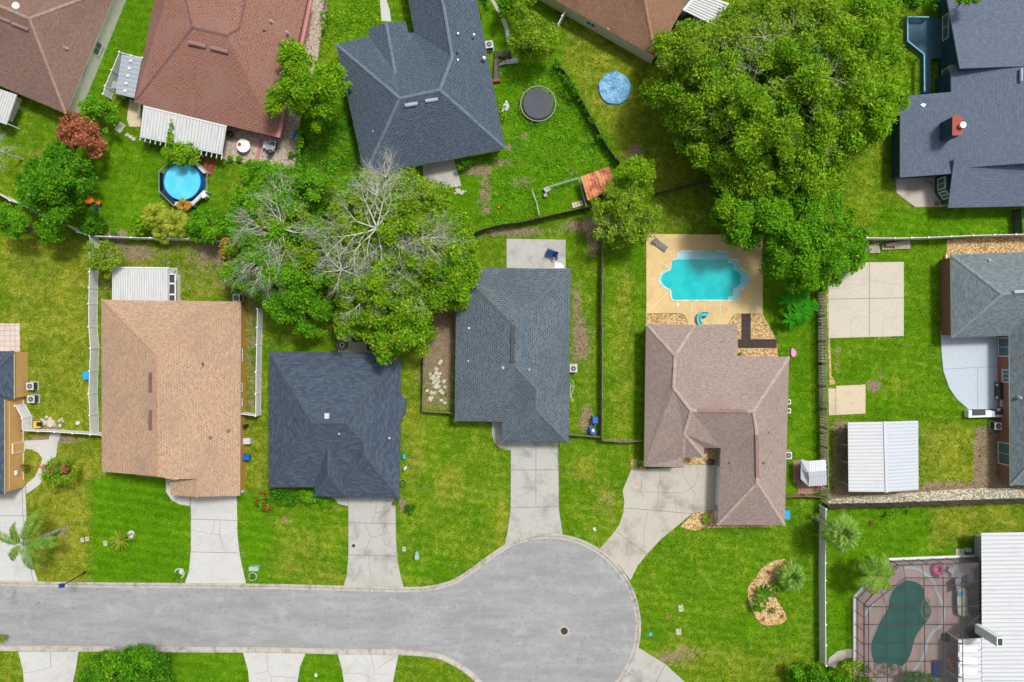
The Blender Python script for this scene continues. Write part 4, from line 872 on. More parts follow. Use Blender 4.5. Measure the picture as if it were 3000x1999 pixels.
# 10 navy roof
t, rf, W = house('house', 'house with a navy hip roof and a small hipped entry porch',
  dict(nw=(788,1029,E), ne=(1174,1035,E), b1=(1174,1159,E), b2=(1190,1170,2.4), b3=(1189,1215,2.4), b4=(1173,1230,E), se=(1170,1460,E), ws=(978,1459,E), wi=(977,1428,E), sw=(788,1428,E), r1=(914,1239,5.6), r2=(1012,1239,5.6), a=(1066,1297,4.7), b=(1068,1335,4.7)),
  [('nw','ne','r2','r1'), ('nw','sw','r1'), ('sw','wi','a','r2','r1'), ('wi','ws','b','a'), ('ws','se','b'), ('se','b4','b1','ne','r2','a','b'), ('b1','b4','b3','b2')], ['nw','sw','wi','ws','se','b4','b3','b2','b1','ne'], 'rf_navy', 'cap_navy', 'stucco_grey',
  [('nw','r1'),('ne','r2'),('r1','r2'),('sw','r1'),('r2','a'),('a','b'),('b','se'),('b','ws')], 0.4, fascia='dark')
V = dict(nw=(922,1344,2.9), sw=(922,1454,2.9), se=(1015,1457,2.9), ne=(1016,1367,2.9), n=(963,1286,4.55), s=(963,1394,4.5))
W = {k: P(*v) for k, v in V.items()}; b = MB(); ks = list(W); b.add([W[k] for k in ks], [])
for f in (('nw','sw','s','n'), ('sw','se','s'), ('se','ne','n','s')): b.f.append(tuple(ks.index(k) for k in f))
pr = b.build('porch_roof', M['rf_navy'], t, uv=True)
cb = MB().ribbon([W['n'], W['s']], .3, .03).ribbon([W['s'], W['sw']], .26, .03).ribbon([W['s'], W['se']], .26, .03); cb.build('ridge_cap', M['cap_navy'], pr)
b = MB().prism([W[k][:2] for k in ('nw','sw','se','ne')], 2.72, 2.885); b.build('fascia', M['dark'], t)
for q in ((926,1450),(1010,1452)): MB().prism([(P(*q,2.7)[0]-.1+dx, P(*q,2.7)[1]+.1+dy) for dx, dy in ((0,0),(.2,0),(.2,.2),(0,.2))], 0, 2.72).build('post', M['white'], t)
bx_ = P(958,1219,5.45); MB().box((bx_[0], bx_[1], bx_[2]), (.5, .6, .3)).build('roof_vent', M['lightgrey'], rf)
turbine(rf, 994, 1271, 5.1, 'vent_blue', .14); turbine(rf, 1141, 1284, 3.4, 'lightgrey', .12); pipe(rf, 828, 1208, 3.6, .05, .2, 'joint'); pipe(rf, 930, 1262, 5.1, .05, .2, 'joint')
wwin(t, (1090,1445), 4.6, .05, 2.2, kind='door', gm='white'); wwin(t, (850,1415), 1.8, .8, 2.1); wwin(t, (1182,1192), 1.2, .7, 2.0)
# 11 grey roof
t, rf, W = house('house', 'house with a long mottled grey hip roof in the centre',
  dict(nw=(1337,784,E), ne=(1672,788,E), se=(1666,1297,E), ws=(1471,1294,E), wi=(1469,1236,E), sw=(1332,1234,E), p=(1503,950,5.5), q=(1502,1066,5.5), r=(1572,1141,4.6), s=(1572,1204,4.6)),
  [('nw','ne','p'), ('nw','sw','q','p'), ('sw','wi','r','q'), ('wi','ws','s','r'), ('ws','se','s'), ('se','ne','p','q','r','s')], ['nw','sw','wi','ws','se','ne'], 'rf_grey', 'cap_grey', 'stucco_grey',
  [('nw','p'),('ne','p'),('sw','q'),('q','r'),('r','s'),('s','se'),('s','ws')], 0.4, fascia='lightgrey')
MB().ribbon([P(1503,955,5.56), P(1502,1064,5.56)], .42, .12).build('ridge_vent', M['dark'], rf)
for q in ((1473,1078,4.9),(1549,1083,4.6)): turbine(rf, *q, 'vent_blue', .2)
pipe(rf, 1374, 962, 3.3, .07, .2, 'white'); pipe(rf, 1372, 1058, 3.2, .07, .2, 'white'); pipe(rf, 1625, 1069, 3.3, .07, .1, 'white')
wwin(t, (1568,1280), 4.6, .05, 2.2, kind='door', gm='white'); wwin(t, (1400,1225), 1.6, .8, 2.1); wwin(t, (1570,800), 2.4, .05, 2.1)
# 12 mauve roof
t, rf, W = house('house', 'house with a sprawling mauve-brown roof between the pool deck and the curving driveway',
  dict(nw=(1893,949,E), n1=(2036,952,2.5), n2=(2159,950,2.35), n3=(2160,1043,3.0), n4=(2163,1043,2.62), ne=(2312,1046,E), se=(2299,1539,E), rw=(2103,1538,E), c1=(2112,1313,E), c2=(2063,1313,E), l1=(2063,1341,E), l2=(2003,1341,2.62), l3=(2000,1369,2.45), sw=(1887,1367,2.45),
       v=(2043,1052,3.3), a=(1978,1043,4.6), b=(1974,1137,4.6), c=(2025,1204,5.3), d=(2207,1206,5.3), e=(2005,1272,4.4), f=(2217,1264,5.0), g=(2219,1415,5.0)),
  [('nw','n1','a'), ('n1','v','b','a'), ('n1','n2','n3','v'), ('v','n3','n4','ne','d','c','b'), ('nw','sw','l3','l2','e','c','b','a'), ('l2','l1','e'), ('l1','c2','e'), ('c','c1','c2','e'), ('c','d','f','c1'), ('c1','rw','g','f'), ('rw','se','g'), ('se','ne','d','f','g')],
  ['nw','sw','l3','l2','l1','c2','c1','rw','se','ne','n4','n3','n2','n1'], 'rf_mauve', 'cap_mauve', 'stucco_grey', [('nw','a'),('n1','a'),('a','b'),('b','c'),('c','d'),('ne','d'),('d','f'),('f','g'),('g','rw'),('g','se'),('c','e'),('e','l2'),('e','l1')], 0.4)
MB().ribbon([P(2043,1203,5.37), P(2190,1205,5.37)], .36, .08).build('ridge_vent', M['vent_rose'], rf); MB().ribbon([P(2218,1275,5.1), P(2220,1400,5.1)], .36, .08).build('ridge_vent', M['vent_rose'], rf)
for q in ((2114,1001,2.8),(1960,1172,4.2),(2252,1267,4.2),(2258,1322,3.9)): pipe(rf, *q, .05, .15, 'joint')
turbine(rf, 2238, 1356, 4.6, 'vent_rose', .16); turbine(rf, 2139, 1355, 3.2, 'vent_rose', .14)
wwin(t, (2110,1345), 1.2, .9, 2.2); wwin(t, (2110,1420), 4.6, .05, 2.2, kind='door', gm='white')

# ------------------------------------------------------------------ fences
def fence(label, pts, h, style, m, sec=2.35, name='fence', cat='fence', top=True, rail=None, group=None):
    """pts: photo points of the fence top (top=True) or of its foot"""
    w_ = [P(x, y, h if top else 0)[:2] for x, y in pts]
    poss = []
    for a, b in zip(w_[:-1], w_[1:]):
        L = math.dist(a, b); n = max(1, round(L / sec))
        for k in range(n): poss.append((a[0] + (b[0] - a[0]) * k / n, a[1] + (b[1] - a[1]) * k / n))
    poss.append(w_[-1])
    t = thing(name, label, cat, (*w_[0], 0), group)
    for i, (x, y) in enumerate(poss):
        a = poss[min(i, len(poss) - 2)]; b = poss[min(i, len(poss) - 2) + 1]; rz = math.atan2(b[1] - a[1], b[0] - a[0])
        p = MB()
        if style == 'vinyl': p.box((x, y, (h + .08) / 2), (.13, .13, h + .08), rz); p.box((x, y, h + .1), (.17, .17, .04), rz)
        elif style == 'wire': p.tube((x, y, 0), (x, y, h + .05), .03, n=6)
        else: p.box((x, y, (h - .05) / 2), (.1, .1, h - .05), rz)
        p.build('post', M[m], t)
    for a, b in zip(poss[:-1], poss[1:]):
        d = Vector((b[0] - a[0], b[1] - a[1], 0)); L = d.length; d.normalize(); q = Vector((-d.y, d.x, 0)); rz = math.atan2(d.y, d.x); p = MB()
        def at(s, o, z): v = Vector((a[0], a[1], 0)) + d * s + q * o; return (v.x, v.y, z)
        if style == 'vinyl':
            n = max(2, int((L - .13) / .16))
            for k in range(n):
                s_ = .07 + (L - .14) * (k + .5) / n; p.box(at(s_, 0, h / 2), ((L - .14) / n - .012, .022, h - .16), rz)
            p.box(at(L / 2, 0, h - .05), (L - .13, .06, .1), rz); p.box(at(L / 2, 0, .1), (L - .13, .05, .12), rz)
        elif style == 'lattice':
            n = max(2, int(L / .3))
            for k in range(n): p.box(at((k + .5) * L / n, 0, h / 2), (.07, .02, h - .06), rz)
            for z in np.linspace(.12, h - .06, 7): p.box(at(L / 2, .025, z), (L, .03, .07), rz)
        elif style == 'wire':
            for z in np.linspace(.05, h, 8): p.tube(at(0, 0, z), at(L, 0, z), .008 if z < h else .022, n=4)
            for k in range(int(L / .25)): p.tube(at(k * .25, 0, .04), at(k * .25, 0, h), .007, n=4)
        else:
            n = max(2, int(L / .15))
            for k in range(n):
                hh = h + random.uniform(-.05, .04); p.box(at((k + .5) * L / n, random.uniform(-.015, .015), hh / 2), (L / n - .012, .022, hh), rz)
            for z in (.35, h - .35): p.box(at(L / 2, -.04, z), (L, .04, .09), rz)
        p.build('panel', M[m if rail is None else rail], t, uv=style in ('plank', 'lattice'))
    return t
fence('long white vinyl fence between the yellowing yard and the tan-roofed house', [(263,691),(262,797),(260,890),(260,958),(265,1021),(260,1154),(263,1217),(264,1273)], 1.8, 'vinyl', 'white')
fence('white vinyl fence under the shrubs north of the tan-roofed house', [(263,691),(384,696),(554,700),(652,706),(734,697)], 1.7, 'vinyl', 'white')
fence('short white vinyl fence curving past the round clipped shrub', [(200,662),(228,680),(263,691)], 1.7, 'vinyl', 'white')
fence('white vinyl fence below the dark tree at the left edge', [(-60,545),(0,571),(30,588),(67,600),(120,632),(200,662)], 1.7, 'vinyl', 'white')
fence('white vinyl fence joining the apricot house to the tan-roofed house', [(65,1262),(160,1266),(266,1273),(300,1276)], 1.75, 'vinyl', 'white')
fence('short slatted white gate fence beside the apricot house', [(45,1189),(65,1225),(65,1262)], 1.75, 'vinyl', 'white', 1.2)
fence('white vinyl fence between the tan-roofed and navy-roofed houses', [(754,905),(753,960),(752,1010),(750,1090),(749,1219),(705,1213)], 1.75, 'vinyl', 'white')
fence('weathered wood fence round the bare strip beside the grey-roofed house', [(1240,1020),(1239,1120),(1237,1206),(1332,1212)], 1.3, 'plank', 'wood', rail='wood')
fence('long weathered wood fence between the grey-roofed and mauve-roofed houses', [(1769,680),(1766,780),(1764,900),(1765,1100),(1764,1290)], 1.5, 'plank', 'wood', rail='wood')
fence('short wood fence behind the two blue bins', [(1664,1275),(1763,1282)], 1.3, 'plank', 'wood'); fence('short wood fence closing the narrow yard west of the mauve-roofed house', [(1766,1292),(1830,1297),(1884,1292)], 1.3, 'plank', 'wood')
fence('dark wavy picket fence above the grey-roofed house', [(1375,686),(1420,670),(1472,657),(1520,652),(1582,638),(1660,620),(1735,604)], 1.6, 'plank', 'wood_dark', 2.0)
fence('dark plank fence running into the big oak', [(1928,563),(1985,549),(2061,530),(2140,525)], 1.6, 'plank', 'wood_dark')
fence('green wire fence on the left of the small pen', [(1558,552),(1572,590),(1581,630)], 1.2, 'wire', 'util', 1.2); fence('green wire fence along the top of the small pen', [(1608,546),(1650,533),(1698,519)], 1.2, 'wire', 'util', 1.2)
fence('green wire fence beside the rusty shed', [(1698,519),(1706,560),(1718,602)], 1.2, 'wire', 'util', 1.2)
fence('vine-covered wire fence between the trampoline yard and the olive lawn', [(1630,172),(1680,250),(1730,340),(1780,430),(1815,475)], 1.4, 'plank', 'wood_dark')
fence('short white vinyl fence at the corner of the beige house', [(1661,22),(1633,74)], 1.7, 'vinyl', 'white', 1.2)
fence('dark lattice fence beside the large beige slab', [(2418,850),(2420,1000),(2424,1200),(2428,1484)], 2.3, 'lattice', 'wood_dark', rail='wood')
fence('pale plank fence at the foot of the lattice fence', [(2397,850),(2397,1000),(2399,1200),(2402,1400)], 1.2, 'lattice', 'wood', top=False)
fence('low wood rail fence between the small gable shed and the mauve-roofed house', [(2302,1458),(2360,1455),(2425,1460)], 1.4, 'plank', 'wood', rail='wood_tan')
fence('dark plank fence south of the white metal shed', [(2430,1487),(2500,1486),(2620,1484),(2700,1481),(2850,1476),(3100,1468)], 1.9, 'plank', 'wood_dark')
fence('white vinyl fence between the front lawn and the screened pool', [(2420,1492),(2419,1600),(2418,1700),(2419,1830),(2420,1950)], 1.8, 'vinyl', 'white')
fence('white vinyl fence north of the large beige slab', [(2540,697),(2620,698),(2720,696),(2850,690),(3100,684)], 1.8, 'vinyl', 'white')
fence('white vinyl fence beside the lean-to of the rust-red-roofed house', [(350,153),(328,206),(308,252),(302,276)], 1.8, 'vinyl', 'white'); fence('thin white fence closing the gap above the lean-to', [(350,153),(385,163),(418,170)], 1.5, 'vinyl', 'white')
fence('dark ivy-covered fence beside the flagstone terrace', [(880,390),(873,440),(868,492)], 1.6, 'plank', 'wood_dark')
fence('broken plank fence left of the orange-tipped shrub', [(662,655),(722,660),(724,694)], 1.2, 'plank', 'wood', 1.2)
fence('dark brown fence right of the right-hand lawn', [(2994,612),(2996,684)], 1.6, 'plank', 'wood_dark')

# ------------------------------------------------------------------ sheds, awnings, pergola, decks
def posts(t, pts, h, r, m, name='post'):
    for x, y in pts:
        a = P(x, y, h); MB().box((a[0], a[1], h / 2), (r, r, h)).build(name, M[m], t)
t = thing('metal_shed', 'large white metal gable shed behind the dark plank fence', 'shed', P(2588,1340))
ribbed(t, P(2484,1238,2.7), P(2486,1441,2.7), P(2599,1442,3.3), P(2593,1236,3.3), 20, 'white_metal', rh=.05); ribbed(t, P(2593,1236,3.3), P(2599,1442,3.3), P(2691,1435,2.7), P(2690,1233,2.7), 20, 'sheet_blue', rh=.05)
MB().ribbon([P(2593,1235,3.37), P(2599,1443,3.37)], .35, .03).build('ridge_cap', M['sheet_blue'], t)
MB().prism([P(2478,1245)[:2], P(2478,1251)[:2], P(2630,1251)[:2], P(2630,1245)[:2]], 0, 2.55).build('wall', M['stucco_grey'], t)
for x_ in (2464, 2638):
    for y_ in (1250, 1300, 1350, 1412): MB().box((P(x_, y_)[0], P(x_, y_)[1], 1.3), (.09, .09, 2.6)).build('post', M['lightgrey'], t)
for x_ in (2464, 2638): MB().ribbon([P(x_, 1246)[:2] + (2.62,), P(x_, 1414)[:2] + (2.62,)], .1, .12).build('beam', M['lightgrey'], t)
t = thing('gable_shed', 'small grey and white gambrel shed on red pavers', 'shed', P(2375,1385))
z1, z2, z3 = 1.9, 2.3, 2.5
ribbed(t, P(2419,1347,z1), P(2369,1351,z1), P(2370,1387,z3), P(2421,1383,z3), 8, 'white_metal', rh=.03); ribbed(t, P(2421,1389,z3), P(2370,1393,z3), P(2369,1424,z1), P(2420,1422,z1), 8, 'white_metal', rh=.03)
MB().ribbon([P(2369,1390,z3 + .05), P(2421,1386,z3 + .05)], .5, .05).build('ridge_cap', M['galv'], t)
MB().prism([P(2348,1350)[:2], P(2348,1416)[:2], P(2402,1413)[:2], P(2402,1352)[:2]], 0, 1.85).build('wall', M['lightgrey'], t)
b = MB(); b.add([P(2346,1346,1.9), P(2369,1351,1.92), P(2370,1389,2.5), P(2346,1372,1.92), P(2346,1404,1.9), P(2369,1424,1.92)], [(0,3,2,1),(3,4,5,2)]); b.build('front_roof', M['galv'], t)
MB().box((P(2344,1383)[0], P(2344,1383)[1], .85), (.06, 1.2, 1.6)).build('door', M['grey'], t)
t = thing('tin_shed', 'low shed with a rusty orange sheet roof beside the pale-twigged tree', 'shed', P(1745,535))
ribbed(t, P(1701,518,1.9), P(1784,488,1.9), P(1805,548,1.7), P(1722,588,1.7), 9, 'rust', rh=.05); MB().prism([P(1712,528)[:2], P(1778,502)[:2], P(1792,545)[:2], P(1726,574)[:2]], 0, 1.6).build('wall', M['wood_dark'], t, uv=True)
MB().ribbon([P(1744,502,1.98), P(1762,548,1.9)], .12, .04).build('batten', M['rust'], t)
t = thing('lean_to', 'narrow grey sheet lean-to with clear panels beside the rust-red roof', 'lean-to', P(380,225))
ribbed(t, P(357,160,2.0), P(338,275,2.0), P(393,288,2.5), P(416,170,2.5), 9, 'galv', rh=.03)
for k in range(5):
    c = P(383 - 4.2 * k, 178 + 22 * k, 2.36); MB().box(c, (.35, .3, .04), .15).build('skylight', M['clear_panel'], t)
MB().prism([P(352,275)[:2], P(395,284)[:2], P(400,262)[:2], P(357,255)[:2]], 0, 1.95).build('wall', M['grey'], t); posts(t, [(358,162),(340,273)], 1.95, .08, 'white')
t = thing('pergola', 'long weathered white pergola with vines creeping over its slats', 'pergola', P(537,390))
ribbed(t, P(420,312,2.45), P(664,371,2.45), P(651,450,2.3), P(410,398,2.3), 26, 'white_dirty', rh=.06, duty=.35, name='slat_roof')
bb = MB(); 
for k in range(17):
    f = k / 16; a = P(412 + (652 - 412) * f, 396 + (449 - 396) * f, 2.22); e = P(409 + (648 - 409) * f, 412 + (468 - 412) * f, 2.22); bb.ribbon([a, e], .09, .12)
bb.build('rafter_end', M['white_dirty'], t); MB().ribbon([P(409,400,2.34), P(650,452,2.34)], .12, .12).build('beam', M['white_dirty'], t); MB().ribbon([P(420,310,2.52), P(665,369,2.52)], .3, .05).build('flashing', M['white_metal'], t)
posts(t, [(412,405),(492,424),(572,442),(649,460)], 2.2, .12, 'white')
t = thing('patio_awning', 'white ribbed patio awning at the left edge under the worn brown roof', 'awning', P(10,310))
ribbed(t, P(-40,248,2.45), P(50,278,2.45), P(20,366,2.2), P(-70,335,2.2), 12, 'white_dirty'); posts(t, [(20,362)], 2.2, .1, 'white')
b = MB().prism([P(50,285)[:2], P(66,292)[:2], P(37,358)[:2], P(22,352)[:2]], 0, 2.15); b.build('screen_wall', M['white'], t)
for k in range(3):
    a = P(62.5 - 9 * k, 296 + 20 * k); c = P(55 - 9 * k, 313 + 20 * k); window(t, c, a, .6, 2.0, bars=0)
t = thing('patio_awning', 'white ribbed patio awning behind the tan-roofed house', 'awning', P(410,830))
ribbed(t, P(329,785,2.4), P(493,786,2.4), P(493,884,2.6), P(328,883,2.6), 24, 'white_dirty', rh=.06); MB().ribbon([P(328,783,2.48), P(494,785,2.48)], .1, .12).build('gutter', M['white'], t); posts(t, [(332,788),(410,788),(490,788)], 2.3, .1, 'white')
t = thing('screen_room', 'white framed screened entry beside the patio awning', 'screen room', P(505,840))
b = MB()
for y0_, y1_ in ((804,830),(832,862),(864,882)):
    for a, c in (((494,y0_),(513,y0_)),((494,y1_),(513,y1_))): b.ribbon([P(*a, 2.3), P(*c, 2.3)], .08, .08)
b.ribbon([P(513,802,2.3), P(513,884,2.3)], .1, .1); b.ribbon([P(494,802,2.3), P(494,884,2.3)], .1, .1); b.build('frame', M['white'], t)
MB().prism([P(*q, 2.2)[:2] for q in ((495,804),(512,804),(512,882),(495,882))], 2.16, 2.19).build('screen', M['dark'], t); MB().prism([P(*q)[:2] for q in ((524,805),(528,805),(528,884),(524,884))], 0, 1.9).build('wall', M['white'], t)
t = thing('patio_awning', 'white ribbed metal awning beside the beige house at the top', 'awning', P(2060,35))
ribbed(t, P(2050,-20,2.6), P(2005,33,2.6), P(2094,78,2.3), P(2136,10,2.3), 9, 'white_dirty', rh=.07, duty=.3); posts(t, [(2092,75),(2134,12),(2010,34)], 2.2, .1, 'white'); MB().ribbon([P(2048,-24,2.7), P(2003,31,2.7)], .35, .06).build('flashing', M['sheet_blue'], t)
setp(MB().prism([P(1992,30)[:2], P(2030,45)[:2], P(2020,80)[:2], P(1975,95)[:2]], 0, 1.2).build('grill_cover', M['black']), 'black cover in the shade between the beige house and its ribbed metal awning', 'cover')
# teal deck
t = thing('raised_deck', 'teal stained deck with a pale teal railing beside the teal house', 'deck', P(2710,150))
dz = .65
MB().prism([P(*q, dz)[:2] for q in ((2660,50),(2758,54),(2758,171),(2727,173),(2727,272),(2708,272),(2708,160),(2660,122))], dz - .15, dz).build('deck_boards', M['deck_teal'], t, uv=True)
rl = [(2721,50),(2659,49),(2660,120),(2708,159),(2709,267)]; rp = [P(x, y, 1.6) for x, y in rl]
MB().ribbon(rp, .15, .06).build('handrail', M['teal_rail'], t)
b = MB()
for a, c in zip(rp[:-1], rp[1:]):
    L = math.dist(a, c); n = int(L / .16)
    for k in range(n + 1): f = k / max(n, 1); x_, y_ = a[0] + (c[0] - a[0]) * f, a[1] + (c[1] - a[1]) * f; b.box((x_, y_, 1.1), (.05, .05, .9))
b.build('balusters', M['teal_rail'], t)
for q in rp: MB().box((q[0], q[1], .8), (.12, .12, 1.5)).build('post', M['teal_rail'], t)
# screened pool cage
t = thing('pool_cage', 'dark framed screen cage over the green pool beside the metal roof', 'pool cage', P(2690,1830))
h0, h1 = 2.5, 2.9
base = [(2504,2060),(2504,1750),(2604,1640),(2856,1630)]
tops = [(2532,2060),(2531,1771),(2626,1656),(2872,1651)]
MB().ribbon([P(x, y, .22) for x, y in base], .28, .22).build('curb_wall', M['white'], t)
fb = MB(); bw_ = [Vector(P(x, y, .2)) for x, y in base]; tw = [Vector(P(x, y, h0)) for x, y in tops]
tw = [Vector((b_.x, b_.y, h0)) for b_ in bw_]
for i, n in ((0, 8), (1, 4), (2, 6)):
    for k in range(n + 1):
        f = k / n; fb.tube(bw_[i].lerp(bw_[i + 1], f), tw[i].lerp(tw[i + 1], f), .035, n=4)
    for zz in (.9, h0): fb.tube(bw_[i].lerp(bw_[i], 0) + Vector((0, 0, zz - .2)), bw_[i + 1] + Vector((0, 0, zz - .2)), .035, n=4)
fb.build('wall_frame', M['dark'], t)
rb = MB(); zc = 3.1
for x in (2597,2652,2707,2763,2818): rb.tube(P(x, 1775 if x < 2620 else 1693, zc), P(x + 4, 2080, zc), .05, n=4)
for y in (1716,1778,1830,1887,1938,1985,2040): rb.tube(P(2545 if y > 1770 else 2590, y, zc), P(2820, y, zc), .05, n=4)
ytop = {2597: 1693, 2652: 1657, 2707: 1655, 2763: 1654, 2818: 1652}
for x in (2597,2652,2707,2763,2818):
    rb.tube(P(x - 6, ytop[x], h0), P(x, 1775 if x < 2620 else 1693, zc), .045, n=4) if x > 2620 else rb.tube(P(2575,1718,h0), P(2597,1775,zc), .045, n=4)
for y in (1778,1830,1887,1938,1985,2040): rb.tube(P(2531, y, h0), P(2545, y, zc), .045, n=4); rb.tube(P(2818, y, zc), P(2873 if y < 1870 else 2806, y - 4, h0), .045, n=4)
rb.tube(P(2818,1693,zc), P(2818,1870,zc), .05, n=4); rb.tube(P(2545,1778,zc), P(2545,2080,zc), .05, n=4); rb.tube(P(2545,1778,zc), P(2652,1693,zc), .05, n=4); rb.tube(P(2652,1693,zc), P(2818,1693,zc), .05, n=4)
rb.tube(P(2531,1771,h0), P(2545,1778,zc), .045, n=4); rb.tube(P(2806,1860,2.6), P(2873,1800,2.6), .045, n=4); rb.tube(P(2820,1716,zc), P(2872,1700,2.6), .045, n=4); rb.tube(P(2872,1652,2.5), P(2875,1870,2.5), .05, n=4)
rb.build('roof_frame', M['dark'], t)
MB().path([P(2531,2060,h0), P(2531,1771,h0)], .05, 4).path([P(2531,1771,h0), P(2626,1656,h0), P(2872,1651,h0)], .05, 4).build('eave_beam', M['dark'], t)
sm_, snt, sbs = newmat('screen_mesh'); sbs.inputs['Base Color'].default_value = (.05, .055, .06, 1); tb_ = snt.nodes.new('ShaderNodeBsdfTransparent'); mx_ = snt.nodes.new('ShaderNodeMixShader'); mx_.inputs[0].default_value = .27
snt.links.new(tb_.outputs[0], mx_.inputs[1]); snt.links.new(sbs.outputs[0], mx_.inputs[2]); snt.links.new(mx_.outputs[0], snt.nodes['Material Output'].inputs['Surface']); M['screen'] = sm_
b = MB(); q_ = [P(2531,2060,h0), P(2531,1771,h0), P(2626,1656,h0), P(2872,1651,h0), P(2873,1866,h0), P(2806,1872,h0), P(2806,2060,h0)]; r_q = [P(2545,2060,zc), P(2545,1778,zc), P(2652,1693,zc), P(2818,1693,zc), P(2818,1870,zc), P(2800,1878,zc), P(2800,2060,zc)]
b.add(q_ + r_q, [tuple(range(7, 14))[::-1]] + [(i, i + 1, i + 8, i + 7) for i in range(6)])
for i in range(3): b.add([bw_[i], bw_[i + 1], tw[i + 1], tw[i]], [(0, 1, 2, 3)])
b.build('screen', M['screen'], t)
slab('pool_deck', 'pink concrete deck inside the screen cage', [(2508,2060),(2508,1752),(2606,1644),(2880,1634),(2880,2060)], 'deck_pink', .06)
pl = [(1000,900),(1040,897),(1090,910),(1130,950),(1142,1010),(1165,1050),(1185,1100),(1160,1160),(1120,1210),(1080,1270),(1062,1330),(1040,1400),(985,1470),(900,1500),(840,1480),(800,1430),(782,1360),(790,1290),(820,1220),(850,1150),(890,1090),(905,1010),(935,950)]
C12 = lambda pts: [(2200 + x / 2.24, 1299 + y / 2.24) for x, y in pts]
pls = smooth(C12(pl), 3)
po = thing('swimming_pool', 'dark green free-form pool inside the screen cage', 'pool', P(2640,1830))
ring = [np.array(q) for q in pls]
MB().prism(XY(pls), .0, .075).build('water', M['pool_green'], po)
b = MB(); b.ribbon([(*p_, .10) for p_ in XY(pls + pls[:1])], .12, .08); b.build('coping', M['deck_pink'], po)
for r0_, z in ((34, .082), (24, .088), (14, .094)):
    cx1, cy1 = 2200 + 1152 / 2.24, 1299 + 1090 / 2.24
    sh = smooth([(cx1 + (r0_ * math.cos(a_) * .55 if math.cos(a_) < 0 else 12 * math.cos(a_)), cy1 + r0_ * math.sin(a_)) for a_ in np.linspace(0, 2 * math.pi, 13)[:-1]], 2)
    sh = [(x_, y_) for x_, y_ in sh]
    MB().prism(XY(sh), .05, z).build('step', M['pool_green_sh' if r0_ != 24 else 'pool_green'], po)
dr = MB()
for pts in ([(1005,812),(1080,820),(1150,860),(1200,910),(1215,960),(1250,1040),(1265,1090),(1255,1180),(1200,1230),(1160,1290),(1145,1350),(1130,1400),(1060,1510)], [(805,1050),(760,1100),(745,1130)]): dr.ribbon([P(*q)[:2] + (.068,) for q in smooth(C12(pts), 4, False)], .3, .01)
o = dr.build('drain_strip', M['patio_blue']); setp(o, 'pale curved drain strip winding through the pink deck', kind='structure')
t = thing('patio_awning', 'low white panel roof with clear panels south of the table in the screen cage', 'awning', P(2840,1940))
ribbed(t, P(2807,1872,2.5), P(2807,2080,2.5), P(2878,2080,2.75), P(2876,1870,2.75), 10, 'white_metal', rh=.04)
for y0_ in (1890,1925,1955): MB().prism([P(2811,y0_,2.62)[:2], P(2811,y0_+20,2.62)[:2], P(2860,y0_+20,2.62)[:2], P(2860,y0_,2.62)[:2]], [2.60,2.60,2.8,2.8], [2.63,2.63,2.83,2.83]).build('clear_panel', M['white'], t)
posts(t, [(2809,1876),(2809,1990)], 2.4, .1, 'white')

# ------------------------------------------------------------------ pools and play things
t = thing('swimming_pool', 'turquoise swimming pool with rounded ends in the tan deck', 'pool', P(2065,808))
half = [(1987,737),(2130,737),(2133,759),(2157,761),(2164,766),(2166,786),(2186,797),(2199,818),(2186,840),(2166,851),(2165,876),(2160,881),(1972,881),(1966,876),(1963,851),(1936,838),(1928,818),(1936,800),(1963,788),(1966,766),(1970,761),(1983,759)]
b = MB().prism(XY([(1985,737),(2130,737),(2132,762),(1983,762)]), .05, .118); b.prism(XY(smooth([(1963,786),(1945,793),(1932,808),(1928,818),(1932,830),(1945,844),(1963,853)], 3, False)), .05, .118); b.prism(XY([(2130,760),(2162,760),(2167,786),(2187,797),(2200,818),(2187,840),(2167,851),(2164,881),(2130,881)]), .05, .118)
b.build('shallow_water', M['pool_shallow'], t)
MB().prism(XY([(1970,761),(2132,761),(2133,770),(2146,774),(2148,790),(2158,794),(2168,806),(2170,818),(2168,832),(2158,842),(2148,846),(2146,866),(2133,871),(2131,881),(1970,881),(1965,876),(1965,852)] + smooth([(1965,850),(1950,840),(1940,828),(1938,818),(1941,806),(1952,798),(1965,793)], 2, False) + [(1966,765)]), .05, .124).build('water', M['pool_turq'], t)
b = MB(); cp = XY(half + half[:1]); b.ribbon([(*q, .16) for q in cp], .16, .11); b.build('coping', M['line_white'], t)
MB().ribbon([P(2175,821)[:2] + (.13,), P(2200,821)[:2] + (.13,)], .05, .01).path([P(2176,821,.2), P(2176,821,.8), P(2200,821,.95), P(2212,821,.1)], .03).build('handrail', M['lightgrey'], t)
MB().ribbon([P(x, y)[:2] + (.128,) for x, y in ((2110,780),(2118,800),(2119,801))], .02, .002).path([P(*q)[:2] + (.14,) for q in smooth([(2054,868),(2062,866),(2070,858),(2085,855),(2095,860),(2102,873),(2108,868),(2098,858)], 3, False)], .018).build('hose', M['turq'], t)
t = thing('above_ground_pool', 'round bright blue above-ground pool below the pergola', 'pool', P(547,538))
c = P(547,538)[:2]; MB().cyl(c, 2.12, .05, 1.06, 40).build('water', M['pool_blue'], t); MB().ring(c, 2.12, 2.2, 0, 1.2, 40).build('wall', M['blue'], t)
oc = [(P(549,538)[0] + 3.0 * math.cos(a_), P(549,538)[1] + 3.0 * math.sin(a_)) for a_ in [R(22.5 + 45 * k) for k in range(8)]]
for k in (0, 1, 2, 3, 4, 5, 6, 7):
    a_, b_ = oc[k], oc[(k + 1) % 8]
    MB().ribbon([(*a_, 1.15), (*b_, 1.15)], .06, .08).build('deck_rail', M['grey'], t); MB().box((*a_, .57), (.09, .09, 1.14)).build('post', M['lightgrey'], t)
